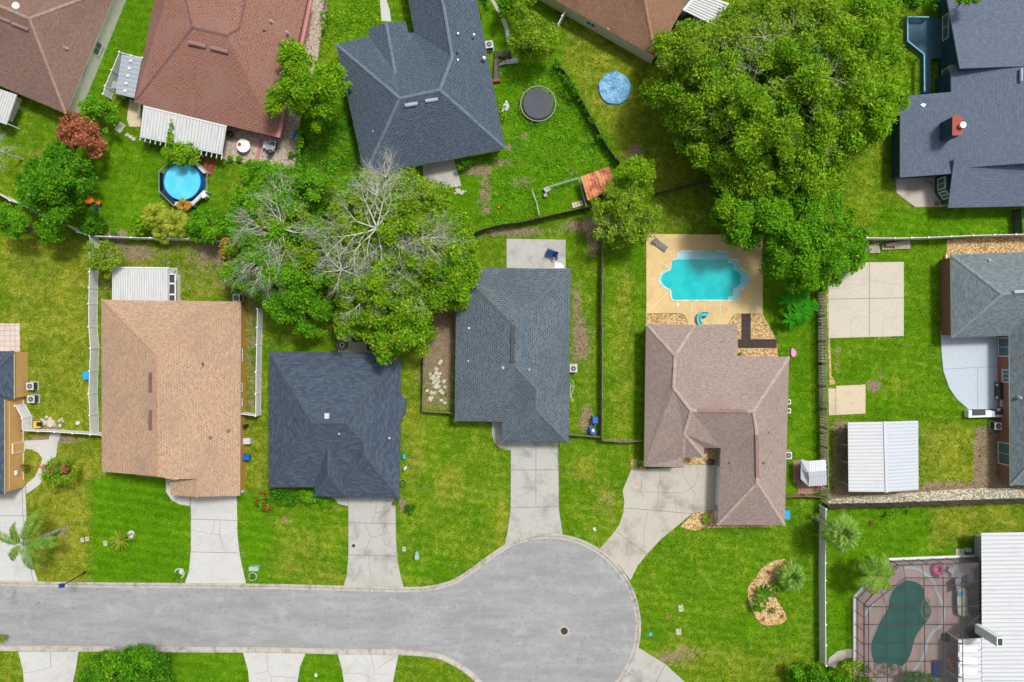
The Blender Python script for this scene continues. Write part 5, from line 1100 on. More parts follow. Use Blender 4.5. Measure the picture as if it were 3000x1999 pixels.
for k in (0, 4, 5, 6):
    a_, b_ = Vector(oc[k]), Vector(oc[(k + 1) % 8]); cc = Vector(c)
    MB().prism([tuple(a_), tuple(b_), tuple(b_.lerp(cc, .17)), tuple(a_.lerp(cc, .17))], .85, .92).build('deck_panel', M['lightgrey'] if k != 4 else M['deck_teal'], t)
for k in (3,): a_, b_ = oc[k], oc[(k + 1) % 8]; MB().prism([a_, b_, (b_[0] * .995 + c[0] * .005, b_[1] * .995 + c[1] * .005), (a_[0] * .995 + c[0] * .005, a_[1] * .995 + c[1] * .005)], .1, 1.05).build('side_panel', M['teal_wall'], t)
e = P(598,573,1.0); MB().box((e[0], e[1], .75), (.5, .55, .9), .5).build('ladder', M['white'], t)
t = thing('trampoline', 'round black trampoline with a pale rim on the green lawn', 'trampoline', P(1579,305)); c = P(1577,304,.9)[:2]
MB().cyl(c, 1.72, .86, .88, 48).build('jumping_mat', M['mat_tramp'], t); MB().ring(c, 2.0, 2.07, .84, .94, 56).build('rim', M['grey'], t)
b = MB()
for k in range(72): a_ = 2 * math.pi * k / 72; b.tube((c[0] + 1.71 * math.cos(a_), c[1] + 1.71 * math.sin(a_), .87), (c[0] + 1.99 * math.cos(a_), c[1] + 1.99 * math.sin(a_), .88), .02, n=4)
b.build('springs', M['dark'], t); 
for k in range(6): a_ = math.pi * k / 3 + .2; MB().tube((c[0] + 2.03 * math.cos(a_), c[1] + 2.03 * math.sin(a_), 0), (c[0] + 2.03 * math.cos(a_), c[1] + 2.03 * math.sin(a_), .86), .035).build('leg', M['lightgrey'], t)
t = MB(); c = P(1800,260)[:2]; N = 40; vs = [(c[0], c[1], .3)]; nr = 16
for i in range(1, nr + 1):
    for k in range(N):
        a_ = 2 * math.pi * k / N; r__ = 1.93 * i / nr * (1 + (.02 * math.sin(5 * a_) + .015 * math.sin(9 * a_ + 1)) * (i > 12)); z = (.28 + random.uniform(-.05, .05)) if i < nr else .02
        vs.append((c[0] + r__ * math.cos(a_) + random.uniform(-.04, .04) * (i < nr), c[1] + 1.04 * r__ * math.sin(a_), z))
t.add(vs, [(0, 1 + k, 1 + (k + 1) % N) for k in range(N)] + [(1 + (i - 1) * N + k, 1 + i * N + k, 1 + i * N + (k + 1) % N, 1 + (i - 1) * N + (k + 1) % N) for i in range(1, nr) for k in range(N)])
setp(t.build('pool_tarp', M['tarp'], smooth=False), 'crumpled round blue tarp lying on the olive lawn', 'tarp')

# ------------------------------------------------------------------ equipment copies
def ac_unit(m='lightgrey'):
    t = thing('ac_unit', 'x', 'AC unit', (0, 0, 0), 'outdoor air conditioners beside the houses')
    MB().box((0, 0, .05), (1.05, 1.05, .1)).build('pad', M['concrete'], t)
    b = MB().box((0, 0, .47), (.78, .78, .74)); b.build('case', M['dark'], t); MB().box((0, 0, .87), (.84, .84, .06)).build('lid', M[m], t)
    MB().cyl((0, 0), .31, .88, .905, 24).build('fan_opening', M['black'], t)
    g = MB(); g.cyl((0, 0), .1, .9, .94, 12)
    for k in range(4): a_ = math.pi * k / 4; g.ribbon([(-.3 * math.cos(a_), -.3 * math.sin(a_), .925), (.3 * math.cos(a_), .3 * math.sin(a_), .925)], .02, .01)
    g.ring((0, 0), .19, .205, .915, .925, 20).ring((0, 0), .29, .31, .905, .93, 24); g.build('grille', M['grey'], t); return t
AC = [(1433,130,R(8),'AC unit beside the right eave of the slate-blue roof'),(692,873,0,'AC unit at the north-east corner of the tan roof'),(87,1132,0,'upper of two AC units beside the apricot house'),(90,1170,0,'lower of two AC units beside the apricot house'),
      (1680,1080,0,'AC unit beside the grey-roofed house'),(797,423,R(-12),'AC unit on the terrace under the rust-red roof'),(2310,1335,0,'AC unit beside the mauve-roofed house'),(2925,1249,0,'AC unit beside the red brick wall')]
a0 = ac_unit()
for i, (x, y, r, l) in enumerate(AC):
    q = P(x, y, .9)
    if i == 0: a0.location = (q[0], q[1], 0); a0.rotation_euler = (0, 0, r); a0['label'] = l
    else: dup(a0, (q[0], q[1], 0), r, l)
def bin_(m):
    t = thing('wheelie_bin', 'x', 'bin', (0, 0, 0), 'wheeled bins beside the houses')
    b = MB(); b.add([(-.24,-.28,.02),(.24,-.28,.02),(.24,.28,.02),(-.24,.28,.02),(-.3,-.36,.95),(.3,-.36,.95),(.3,.36,.95),(-.3,.36,.95)], [(3,2,1,0),(4,5,6,7),(0,1,5,4),(1,2,6,5),(2,3,7,6),(3,0,4,7)]); b.build('body', M[m], t)
    b = MB(); b.add([(-.33,-.4,.96),(.33,-.4,.96),(.33,.38,.96),(-.33,.38,.96),(-.28,-.36,1.06),(.28,-.36,1.06),(.28,.3,1.04),(-.28,.3,1.04)], [(3,2,1,0),(4,5,6,7),(0,1,5,4),(1,2,6,5),(2,3,7,6),(3,0,4,7)]); b.build('lid', M[m], t)
    for s_ in (-.3, .3): MB().tube((s_ - .03, .34, .12), (s_ + .03, .34, .12), .12, n=12).build('wheel', M['black'], t)
    return t
b0 = bin_('blue')
BN = [(1744,1231,0,'closed blue bin against the long wood fence, the upper of the pair'),(1737,1262,R(10),'blue bin with rubbish showing, the lower of the pair by the fence'),(720,1341,R(90),'blue bin beside the ochre wall of the tan-roofed house'),(866,398,R(170),'blue bin on the flagstone terrace')]
for i, (x, y, r, l) in enumerate(BN):
    q = P(x, y, 1.)
    if i == 0: b0.location = (q[0], q[1], 0); b0['label'] = l
    else: dup(b0, (q[0], q[1], 0), r, l)
q = P(1738,1262,1.1); setp(MB().ball((q[0], q[1], 1.12), .17, 4, 8, .3, .5).build('rubbish_bag', M['white']), 'crumpled white rubbish on the lower blue bin by the fence', 'rubbish')
def meter_cover(label, x, y, m='cover', w=.6, l=.42, rz=0.):
    q = P(x, y); t = thing('utility_cover', label, 'utility cover', (q[0], q[1], 0), 'utility covers set in the lawns')
    MB().box((q[0], q[1], .03), (l, w, .06), rz).build('lid', M[m], t); MB().cyl((q[0] + .05, q[1] + .08), .06, .06, .068, 10).build('reader_port', M['dark'], t)
for x, y, l, m, w_, l_, r_c in ((242,1582,'left of two small stone-coloured covers west of the spiky sago palm','cover',.5,.4,.1),(256,1579,'right of two small stone-coloured covers west of the spiky sago palm','cover',.5,.4,.1),(309,1592,'single stone-coloured cover right beside the spiky sago palm','cover',.6,.45,0),
    (1184,1609,'small stone-coloured cover near the cracked stained driveway','cover',.55,.4,0),(1994,1777,'upper of two pale covers stacked in the right front lawn','cover',.35,.55,.2),(1996,1787,'lower of two pale covers stacked in the right front lawn','cover',.35,.6,.2),(1988,1851,'large pale cover alone south of the stacked pair','cover',.7,.6,.1),
    (1955,1808,'tan brick cover sunk in the right front lawn','terracotta',.35,.5,0),(1906,1858,'small teal cover near the turning circle','turq',.4,.4,0),(926,1978,'small white cover between the two southern driveways','white',.35,.3,.4),(1742,1551,'small white cover left of the curving driveway','white',.4,.3,.4),(2812,1618,'tan paver pad beside the green cabinet','cover',.8,1.0,0)): meter_cover(l, x, y, m, w_, l_, r_c)
def cabinet(label, x, y, sx, sy, h, m='util', rz=0.):
    q = P(x, y, h); t = thing('utility_cabinet', label, 'utility box', (q[0], q[1], 0)); MB().box((q[0], q[1], h / 2), (sx, sy, h), rz).build('case', M[m], t)
    b = MB().prism([(q[0] - sx * .54, q[1] - sy * .54), (q[0] + sx * .54, q[1] - sy * .54), (q[0] + sx * .54, q[1] + sy * .54), (q[0] - sx * .54, q[1] + sy * .54)], h, [h + .03, h + .03, h + .1, h + .1]); b.build('lid', M[m], t); return t
cabinet('pale green cabinet above the ring planter by the street', 743, 1667, 1.0, .5, .7); cabinet('slim pale green pedestal on the lawn near the turning circle', 1221, 1633, .42, .5, .8); cabinet('little pale cap behind the slim pale green pedestal', 1221, 1622, .28, .28, .5)
cabinet('green box beside the tan paver pad', 2839, 1613, .5, .4, .5); cabinet('mint box against the east wall of the navy-roofed house', 1184, 1338, .3, .45, .6, 'turq'); cabinet('pale generator box beside the ochre wall', 723, 1293, .75, .65, .8, 'lightgrey'); cabinet('small black meter beside the ochre wall', 715, 1250, .2, .35, 1.2, 'black'); cabinet('white pump box near the lower end of the ochre wall', 707, 1438, .4, .4, .6, 'lightgrey')
# street lamp
t = thing('street_lamp', 'black street lamp leaning over the kerb at the left', 'street lamp', P(250,1677))
g = P(250,1677); tp = (g[0] + .1, g[1] - .05, 5.2); hd = P(181,1716,5.3)
MB().tube(g, tp, .07, .05, 8).build('pole', M['black'], t); MB().tube(tp, (hd[0], hd[1], 5.35), .035, .03, 6).build('arm', M['black'], t)
MB().box((hd[0], hd[1], 5.3), (.55, .42, .2), .1).build('lamp_head', M['navy'], t); MB().cyl(g[:2], .15, 0, .2, 10).build('base', M['black'], t)

# ------------------------------------------------------------------ yard things
def simple(name, label, cat, mb, m): return setp(mb.build(name, M[m]), label, cat)
def boxat(x, y, h, sx, sy, rz=0., z0=0.): q = P(x, y, z0 + h); return MB().box((q[0], q[1], z0 + h / 2), (sx, sy, h), rz)
def pot(label, x, y, r=.2):
    q = P(x, y); t = thing('potted_plant', label, 'potted plant', q, 'potted plants on the terrace'); MB().cyl(q[:2], r * .75, 0.05, .4, 14, r).build('pot', M['terracotta'], t)
    leafball('leaves', [(q[0], q[1], .5)], [r * 1.3], 90, .09, M['lf_mid'], t)
def leafball(name, cs, rs, n, s, m, parent):
    V = []; 
    for c, r in zip(cs, rs):
        d = RNG.normal(size=(n, 3)); d /= np.linalg.norm(d, axis=1)[:, None]; d[:, 2] = np.abs(d[:, 2]) * .9 - .1
        V.append(np.array(c) + d * (r * RNG.uniform(.6, 1.05, (n, 1))))
    return leaves(name, np.concatenate(V), s, m, parent)
def leaves(name, C, s, m, parent, flat=.55, elong=1.5):
    """one small four-cornered leaf spray per centre, tilted at random"""
    n = len(C); nrm = RNG.normal(size=(n, 3)); nrm[:, 2] = np.abs(nrm[:, 2]) + flat; nrm /= np.linalg.norm(nrm, axis=1)[:, None]
    a = RNG.normal(size=(n, 3)); a -= nrm * (a * nrm).sum(1)[:, None]; a /= np.linalg.norm(a, axis=1)[:, None]; b = np.cross(nrm, a)
    sz = s * RNG.uniform(.6, 1.35, (n, 1)); a = a * sz * elong; b = b * sz
    V = np.stack([C - a, C - b * RNG.uniform(.5, 1, (n, 1)) + nrm * sz * .2, C + a, C + b * RNG.uniform(.5, 1, (n, 1)) + nrm * sz * .2], 1).reshape(-1, 3)
    F = np.arange(4 * n).reshape(-1, 4); return fast_mesh(name, V, F, m, parent)
# terrace
q = P(713,427,.75); t = thing('round_table', 'round white garden table on the flagstone terrace', 'table', (q[0], q[1], 0))
MB().cyl(q[:2], .78, .72, .76, 32).build('table_top', M['white'], t); MB().ring(q[:2], .74, .8, .755, .77, 32).ribbon([(q[0] - .76, q[1], .768), (q[0] + .76, q[1], .768)], .04, .004).ribbon([(q[0], q[1] - .76, .768), (q[0] , q[1]+ .76, .768)], .04, .004).build('rim', M['lightgrey'], t)
for k in range(4): a_ = R(45 + 90 * k); MB().tube((q[0] + .5 * math.cos(a_), q[1] + .5 * math.sin(a_), .06), (q[0] + .4 * math.cos(a_), q[1] + .4 * math.sin(a_), .72), .03).build('leg', M['white'], t)
q = P(702,423,.8); simple('bowl', 'shiny red bowl on the round white garden table', 'bowl', MB().ball((q[0], q[1], .86), .2, 6, 14, 0, .6), 'red')
for x, y, l in ((735,479,'largest terracotta pot at the lawn edge of the terrace'),(705,468,'middle pot at the lawn edge of the terrace'),(679,468,'leftmost pot at the lawn edge of the terrace, near the pergola post'),(857,457,'small dark pot beside the ivy-covered fence')): pot(l, x, y, .26)
t = thing('barbecue_grill', 'grey barbecue with a round lid beside the AC unit on the terrace', 'grill', P(788,440)); q = P(791,446,.9)
MB().box((q[0], q[1] + .5, .5), (.9, .6, .9), -.2).build('cabinet', M['grey'], t); MB().ball((q[0], q[1], .85), .35, 6, 14).build('lid', M['dark'], t); MB().box((q[0] - .6, q[1] + .9, .7), (.5, .8, .06), -.2).build('side_shelf', M['lightgrey'], t)
t = thing('barbecue_grill', 'black covered barbecue half under the rust-red eave', 'grill', P(674,388)); q = P(674,392,.9); MB().ball((q[0], q[1], .8), .36, 6, 12).build('kettle', M['black'], t); MB().tube((q[0], q[1], .06), (q[0], q[1], .6), .05).build('stand', M['black'], t); MB().ring((q[0] + .2, q[1] - .3), .3, .33, .5, .53, 20).build('ring_handle', M['dark'], t)
# garden near pergola, left yard
for x, y, l in ((374,395,'leftmost tan stepping stone near the pergola'),(383,401,'middle tan stepping stone near the pergola'),(392,408,'tan stepping stone closest to the pergola post')): simple('stepping_stone', l, 'stone', MB().prism([(P(x, y)[0] + .3 * math.cos(a_) * random.uniform(.7, 1), P(x, y)[1] + .22 * math.sin(a_)) for a_ in np.linspace(0, 6.28, 9)[:-1]], 0, .07), 'rockpale')
def chair(label, x, y, m, rz=0., name='garden_chair', s=1., recl=.25, group='garden chairs'):
    q = P(x, y, .4); t = thing(name, label, 'chair', (q[0], q[1], 0), None); d = Vector((math.cos(rz), math.sin(rz), 0)); u = Vector((-d.y, d.x, 0)); c = Vector((q[0], q[1], 0))
    def pt(a_, b_, z): v = c + d * a_ * s + u * b_ * s; return (v.x, v.y, z * s)
    b = MB().add([pt(-.25,-.25,.42), pt(.25,-.25,.44), pt(.25,.25,.44), pt(-.25,.25,.42), pt(-.25,-.25,.38), pt(.25,-.25,.4), pt(.25,.25,.4), pt(-.25,.25,.38)], [(0,1,2,3),(7,6,5,4),(0,4,5,1),(1,5,6,2),(2,6,7,3),(3,7,4,0)]); b.build('seat', M[m], t)
    b = MB().add([pt(-.25,-.25,.42), pt(-.25,.25,.42), pt(-.25-recl,.23,.9), pt(-.25-recl,-.23,.9), pt(-.29,-.25,.42), pt(-.29,.25,.42), pt(-.29-recl,.23,.9), pt(-.29-recl,-.23,.9)], [(0,1,2,3),(7,6,5,4),(0,4,5,1),(1,5,6,2),(2,6,7,3),(3,7,4,0)]); b.build('backrest', M[m], t)
    for a_, b_ in ((-.22,-.22),(.22,-.22),(.22,.22),(-.22,.22)): MB().tube(pt(a_, b_, .02), pt(a_, b_, .4), .02).build('leg', M[m if m != 'navy' else 'lightgrey'], t)
    for b_ in (-.28, .28): MB().path([pt(-.25, b_, .62), pt(.22, b_, .62), pt(.22, b_, .4)], .025).build('armrest', M[m], t)
    return t
chair('orange garden chair partly under the big dark green tree', 268, 588, 'orange', .5); chair('small orange child chair right of the dark green tree', 289, 592, 'orange', 2.4, s=.8); chair('dark blue chair beside the orange chairs', 281, 606, 'navy', 1.5, s=.8)
chair('turquoise child chair among the shrubs, nearest the centre tree', 768, 532, 'turq', 1.2, s=1.1); chair('turquoise child chair left among the shrubs', 736, 556, 'turq', 2.0, s=1.2); chair('turquoise child chair lying lowest among the shrubs', 765, 570, 'turq', .2, s=1.1)
t = thing('ride_on_toy', 'yellow and black ride-on toy beside the white gate fence', 'toy', P(114,1243)); MB().prism(smooth(XY([(104,1233),(124,1233),(125,1253),(104,1253)]), 1), .12, .4).build('body', M['yellow'], t); boxat(113,1243,.3,.5,.45,0,.35).build('seat', M['black'], t)
for dx, dy in ((-9,-9),(9,-9),(-9,9),(9,9)): q = P(114 + dx, 1243 + dy); MB().tube((q[0] - .05, q[1], .13), (q[0] + .05, q[1], .13), .13, n=12).build('wheel', M['black'], t)
q = P(230,1240); simple('stone_ball', 'pale round stone lying in the yellowing yard', 'stone', MB().ball((q[0], q[1], .15), .26, 6, 12, .1, .6), 'lightgrey')
simple('storage_box', 'sky-blue storage box against the long white fence', 'storage box', boxat(251,1101,.4,.75,.95), 'skyblue')
def rocks(label, x, y, rx, ry, n, m='rockpale', s=.16, name='rock_pile'):
    b = MB()
    for k in range(n): q = P(x + random.gauss(0, rx), y + random.gauss(0, ry)); r__ = s * random.uniform(.6, 1.4); b.ball((q[0], q[1], r__ * .4), r__, 4, 7, .25, .6)
    return simple(name, label, 'rocks', b, m)
rocks('pale rocks beside the yellow ride-on toy', 150, 1237, 16, 6, 34, 'rockpale', .2); rocks('white boulder pile beside the spiky sago palm', 384, 1567, 5, 5, 24, 'lightgrey', .15); rocks('pale stones at the edge of the slate-roofed house patio', 1342, 562, 9, 7, 14); rocks('rockery at the south end of the green pool', 2580, 1965, 30, 10, 90, 'rockbrown', .2)
rocks('pale stone lump in the weeds by the slate-blue roof', 1480, 312, 4, 8, 8, 'lightgrey', .2)
b = MB()
for k in range(42):
    q = P(1280 + random.gauss(0, 11), 1110 + random.gauss(0, 28)); pts = [(q[0] + random.uniform(.12, .34) * math.cos(a_), q[1] + random.uniform(.1, .3) * math.sin(a_)) for a_ in np.linspace(0, 6.28, 6)[:-1]]; b.prism(pts, 0, random.uniform(.04, .1))
simple('broken_slabs', 'broken pale slabs scattered in the bare strip', 'rubble', b, 'rockpale')
# fire pit & covered grills behind navy roof
q = P(1001,1011,.5); t = thing('fire_pit', 'round dark fire pit ringed with stones behind the navy roof', 'fire pit', (q[0], q[1], 0)); MB().ring(q[:2], .35, .62, 0.05, .5, 24).build('ring_wall', M['dark'], t); MB().ring(q[:2], .18, .3, .3, .42, 20).build('fire_bowl', M['lightgrey'], t); MB().cyl(q[:2], .35, .05, .3, 20).build('ash', M['black'], t)
b = MB()
for k in range(12): a_ = k * math.pi / 6; b.ball((q[0] + .5 * math.cos(a_), q[1] + .5 * math.sin(a_), .52), .07, 4, 6)
b.build('rim_stones', M['lightgrey'], t)
for x, y, sx, sy, l in ((1087,1008,1.0,1.5,'larger black covered grill behind the navy roof'),(1045,990,1.1,.9,'smaller black covered grill behind the navy roof')):
    q = P(x, y, 1.1); b = MB(); b.prism([(q[0] - sx / 2, q[1] - sy / 2), (q[0] + sx / 2, q[1] - sy / 2), (q[0] + sx / 2, q[1] + sy / 2), (q[0] - sx / 2, q[1] + sy / 2)], .05, [.95, .95, 1.15, 1.15]); simple('covered_grill', l, 'grill', b, 'black')
# dish, cables near navy roof
q = P(1184,1373,.9); t = thing('satellite_dish', 'white satellite dish beside the navy-roofed house', 'satellite dish', (q[0], q[1], 0)); MB().tube((q[0] + .2, q[1], 0), (q[0], q[1], .7), .03).build('mast', M['lightgrey'], t)
b = MB(); c = Vector((q[0], q[1], .9)); n_ = 20; vs = [c - Vector((.1, 0, 0))] + [c + Vector((.12 + .0, .28 * math.cos(2 * math.pi * k / n_) * .8, .42 * math.sin(2 * math.pi * k / n_))) + Vector((.25 * math.sin(2 * math.pi * k / n_), .2 * math.sin(2 * math.pi * k / n_), -.15 * math.sin(2 * math.pi * k / n_))) for k in range(n_)]
b.add(vs, [(0, 1 + k, 1 + (k + 1) % n_) for k in range(n_)]); b.build('reflector', M['white'], t); MB().tube(c, c + Vector((.5, .1, .1)), .02).ball(tuple(c + Vector((.5, .1, .1))), .06, 4, 6).build('feed_arm', M['lightgrey'], t)
simple('garden_hose', 'tangled cream hose beside the grey-roofed house', 'hose', MB().path([P(x, y)[:2] + (.04,) for x, y in smooth([(1672,1112),(1680,1120),(1674,1135),(1683,1130),(1676,1150),(1672,1160),(1680,1172),(1675,1176),(1670,1150),(1673,1125)], 5, False)], .025, 5), 'trim')
simple('garden_hose', 'coiled black hose against the east wall of the navy-roofed house', 'hose', MB().path([(P(1180,1418)[0] + .3 * math.cos(a_), P(1180,1418)[1] + .45 * math.sin(a_), .05 + a_ * .006) for a_ in np.linspace(0, 18, 60)], .025, 5), 'black')
for y, l in ((1172,'upper'),(1198,'lower')): simple('pipe_bracket', l + ' white pipe bracket on the east wall of the mauve-roofed house', 'pipe', MB().path([P(2306,y,.6), P(2316,y,.6), P(2316,y+12,.6), P(2306,y+12,.6)], .05, 6), 'white')
# patio of the grey-roofed house
chair('navy camp chair on the patio behind the grey-roofed house', 1610, 742, 'navy', 2.8, s=1.5, recl=.35); simple('bucket', 'small dark bucket on the patio behind the grey-roofed house', 'bucket', MB().cyl(P(1631,757)[:2], .13, .06, .35, 12, .16), 'dark'); simple('plastic_sheet', 'crumpled white sheet at the patio edge under the grey eave', 'sheet', MB().prism(XY([(1626,769),(1640,771),(1652,779),(1650,786),(1624,786)]), .06, .14), 'white')
# pool deck things
t = thing('sun_lounger', 'taupe sun lounger set diagonally at the corner of the tan pool deck', 'lounger', P(1933,716)); c = Vector(P(1933,716,.3)); d = Vector((1, -.72, 0)).normalized(); u = Vector((-d.y, d.x, 0))
def q4(s0, s1, w_, z0_, z1_, th=.08): a_, b_ = c + d * s0, c + d * s1; return MB().add([tuple(v) for v in (Vector((*(a_ - u * w_).xy, z0_)), Vector((*(b_ - u * w_).xy, z1_)), Vector((*(b_ + u * w_).xy, z1_)), Vector((*(a_ + u * w_).xy, z0_)), Vector((*(a_ - u * w_).xy, z0_ - th)), Vector((*(b_ - u * w_).xy, z1_ - th)), Vector((*(b_ + u * w_).xy, z1_ - th)), Vector((*(a_ + u * w_).xy, z0_ - th)))], [(0,1,2,3),(7,6,5,4),(0,4,5,1),(1,5,6,2),(2,6,7,3),(3,7,4,0)])
q4(-.95, -.3, .32, .75, .38).build('backrest', M['grey_fab'], t); q4(-.3, 1.0, .32, .38, .38).build('seat', M['grey_fab'], t); q4(-.3, 1.05, .36, .33, .33, .05).build('frame', M['lightgrey'], t)
for s_, w_ in ((-.25,.3),(-.25,-.3),(.95,.3),(.95,-.3)): v = c + d * s_ + u * w_; MB().tube((v.x, v.y, .1), (v.x, v.y, .3), .03).build('leg', M['lightgrey'], t)
t = thing('water_slide', 'small turquoise curved slide toy at the south edge of the pool deck', 'slide', P(2055,932)); pts = smooth([(2069,922),(2060,919),(2049,922),(2044,932),(2047,945),(2054,952)], 4, False); n_ = len(pts)
MB().ribbon([P(*p_)[:2] + (.75 - .5 * k / n_,) for k, p_ in enumerate(pts)], .5, .1).build('chute', M['turq'], t); MB().path([P(p_[0], p_[1])[:2] + (.85 - .5 * k / n_,) for k, p_ in enumerate(offset(pts, -5))], .06).path([P(p_[0], p_[1])[:2] + (.85 - .5 * k / n_,) for k, p_ in enumerate(offset(pts, 5))], .06).build('rim', M['pool_shallow'], t); boxat(2068,924,.7,.4,.3).build('ladder', M['turq'], t)
q = P(1986,893); simple('pool_skimmer_lid', 'white round lid at the south-west of the turquoise pool', 'lid', MB().cyl(q[:2], .14, .1, .13, 12), 'white')
t = MB(); t.prism(smooth(XY([(2318,1020),(2326,1024),(2331,1033),(2329,1042),(2321,1046),(2316,1040),(2316,1028)]), 2), .02, .22); simple('inflatable_raft', 'deflated pink raft on the grass beside the mauve roof', 'raft', t, 'pink')
simple('plastic_box', 'flat sky-blue box at the corner of the mauve roof', 'storage box', boxat(2307,1509,.7,.6,1.0), 'skyblue'); simple('downspout', 'white downspout box at the corner of the mauve garage wing', 'downspout', boxat(2100,1507,.6,.25,.7), 'white')
t = thing('potted_plant', 'black pot in the entry court of the mauve-roofed house', 'planter', P(2081,1352)); q = P(2081,1352); MB().cyl(q[:2], .3, .05, .6, 14, .36).build('pot', M['black'], t); MB().cyl(q[:2], .25, .55, .62, 12).build('soil', M['dark'], t)
# slate-roof yard things
t = thing('raised_bed', 'brown wooden raised planter beside the slate-blue eave', 'planter', P(1456,198)); a_, b_, c_, d_ = (1450,160), (1458,158), (1465,236), (1446,240)
for s0, s1 in ((a_, b_), (b_, c_), (c_, d_), (d_, a_)): MB().ribbon([P(*s0, .45), P(*s1, .45)], .08, .45).build('side_board', M['wood_dark'], t, uv=True)
MB().prism(XY([a_, b_, c_, d_]), 0, .3).build('soil', M['joint'], t); simple('raised_bed', 'short terracotta-coloured planter at the foot of the wooden raised planter', 'planter', boxat(1455,236,.35,1.0,.35,.05), 'terracotta')
t = thing('pallet', 'dark pallet leaning above the wooden raised planter', 'pallet', P(1480,156))
for k in range(8): boxat(1452 + 6.2 * k, 158 - (k % 3), .5, .17, .75, .1 * (k % 2)).build('board', M['wood_dark'], t, uv=True)
rb = ribbed(None, P(1457,192,.3), P(1478,178,.5), P(1484,186,.4), P(1466,193,.25), 3, 'galv', 'sheet_metal', .05); setp(rb, 'left piece of scrap sheet metal in the grass', 'sheet metal')
rb = ribbed(None, P(1480,176,.35), P(1515,169,.5), P(1520,184,.3), P(1486,189,.3), 7, 'galv', 'sheet_metal', .06); setp(rb, 'right corrugated piece of scrap sheet metal in the grass', 'sheet metal')
simple('toy_ball', 'small orange toy near the bare patches of the upper yard', 'toy', MB().ball((*P(1461,608)[:2], .14), .17, 5, 8, .15), 'orange')
t = thing('dog_kennel', 'small grey slatted kennel inside the wire pen', 'kennel', P(1603,555)); ribbed(t, P(1591,553,.75), P(1606,545,.75), P(1615,555,.6), P(1600,563,.6), 5, 'lightgrey', rh=.03); boxat(1602,556,.55,.6,.6,.5).build('body', M['grey'], t); boxat(1598,572,.5,.4,.35,.2).build('step', M['grey'], t)
t = thing('paver_stack', 'tan pavers stacked inside the wire pen', 'pavers', P(1692,600))
for k in range(4): boxat(1680 + 8 * k, 602 - 2.3 * k, .2 + .05 * (k % 2), .3, .62, .25).build('paver', M['rockpale'], t)
simple('tool_box', 'orange tool box on the grass below the scrap sheet metal', 'box', boxat(1486,168,.3,.4,.3,.1), 'terracotta')
q = P(1931,170); t = thing('rain_barrel', 'black rain barrel at the corner of the beige house', 'barrel', q); MB().cyl(q[:2], .36, 0, .85, 16, .4).build('barrel', M['black'], t); MB().ring(q[:2], .3, .42, .85, .9, 18).build('rim', M['dark'], t)
# tarpaulin, scraps on indigo roof
simple('paper_scrap', 'white scrap lying on the indigo roof', 'scrap', MB().prism([P(*p_, 3.0)[:2] for p_ in ((2695,308),(2702,304),(2712,306),(2706,316))], 2.98, 3.1), 'white')
simple('stone_pad', 'square stone pad on the grey patio by the teal bay', 'paver', boxat(2727,582,.12,.5,.55), 'rockpale'); simple('stone_pad', 'small brown block right of the square stone pad', 'paver', boxat(2746,597,.2,.45,.5), 'terracotta')
# firewood
t = thing('wood_platform', 'grey board platform under the firewood by the white fence', 'platform', P(2623,719)); MB().prism(XY([(2582,716),(2664,704),(2664,730),(2582,733)]), .02, .2).build('boards', M['wood'], t, uv=True)
t = thing('wood_platform', 'grey board platform half under the round green tree', 'platform', P(2556,730)); MB().prism(XY([(2532,722),(2571,712),(2577,742),(2530,743)]), .02, .2).build('boards', M['wood'], t, uv=True)
t = thing('firewood_pile', 'stacked reddish firewood on the grey boards by the white fence', 'firewood', P(2609,717,.2))
for k in range(26):
    q = P(2593 + 33 * random.random(), 712 + 11 * random.random() , .4); a_ = random.uniform(-.2, .2); z = random.choice((.27, .42, .55)); MB().tube((q[0] - .25, q[1] - .1 * a_, z), (q[0] + .25, q[1] + .25 * a_, z), .07, n=6).build('log', M['vent_rose'], t)
# painted patio furniture
t = thing('outdoor_kitchen', 'white L-shaped counter with dark tops at the corner of the blue-grey patio', 'outdoor kitchen', P(2900,1210))
MB().prism([P(*q_, .9)[:2] for q_ in ((2838,1202),(2905,1203),(2905,1222),(2838,1224))], 0, .9).build('counter', M['white'], t); MB().prism([P(*q_, .9)[:2] for q_ in ((2905,1205),(2952,1206),(2952,1222),(2905,1222))], 0, .88).build('counter', M['lightgrey'], t)
MB().prism([P(*q_, .95)[:2] for q_ in ((2848,1200),(2887,1199),(2888,1217),(2849,1218))], .9, .95).build('worktop', M['dark'], t); MB().prism([P(*q_, .95)[:2] for q_ in ((2916,1199),(2948,1199),(2948,1216),(2916,1216))], .89, .95).build('worktop', M['dark'], t); MB().ring(P(2926,1201,1.)[:2], .1, .16, .95, 1.05, 16).build('kettle', M['white'], t)
t = thing('gas_grill', 'long dark grill with a steel lid against the brick wall', 'grill', P(2935,1160)); q = P(2938,1146,1.); MB().box((q[0], q[1], .5), (.75, 1.9, 1.)).build('cabinet', M['dark'], t); q = P(2939,1182,1.1); MB().box((q[0], q[1], 1.0), (.45, .8, .25)).build('lid', M['grey'], t)
for y in (1128,1165): q = P(2923,y,.8); MB().box((q[0], q[1], .78), (.4, .25, .05)).build('side_shelf', M['sheet_blue'], t)
simple('gutter_pipe', 'white downpipe lying at the corner of the red brick house', 'pipe', MB().tube(P(2772,747,.3), P(2773,768,.3), .09), 'white'); q = P(2773,771,.8); simple('pot_lid', 'round brown kettle on the red brick corner', 'pot', MB().cyl(q[:2], .22, 2.2, 2.5, 14), 'vent_plum')
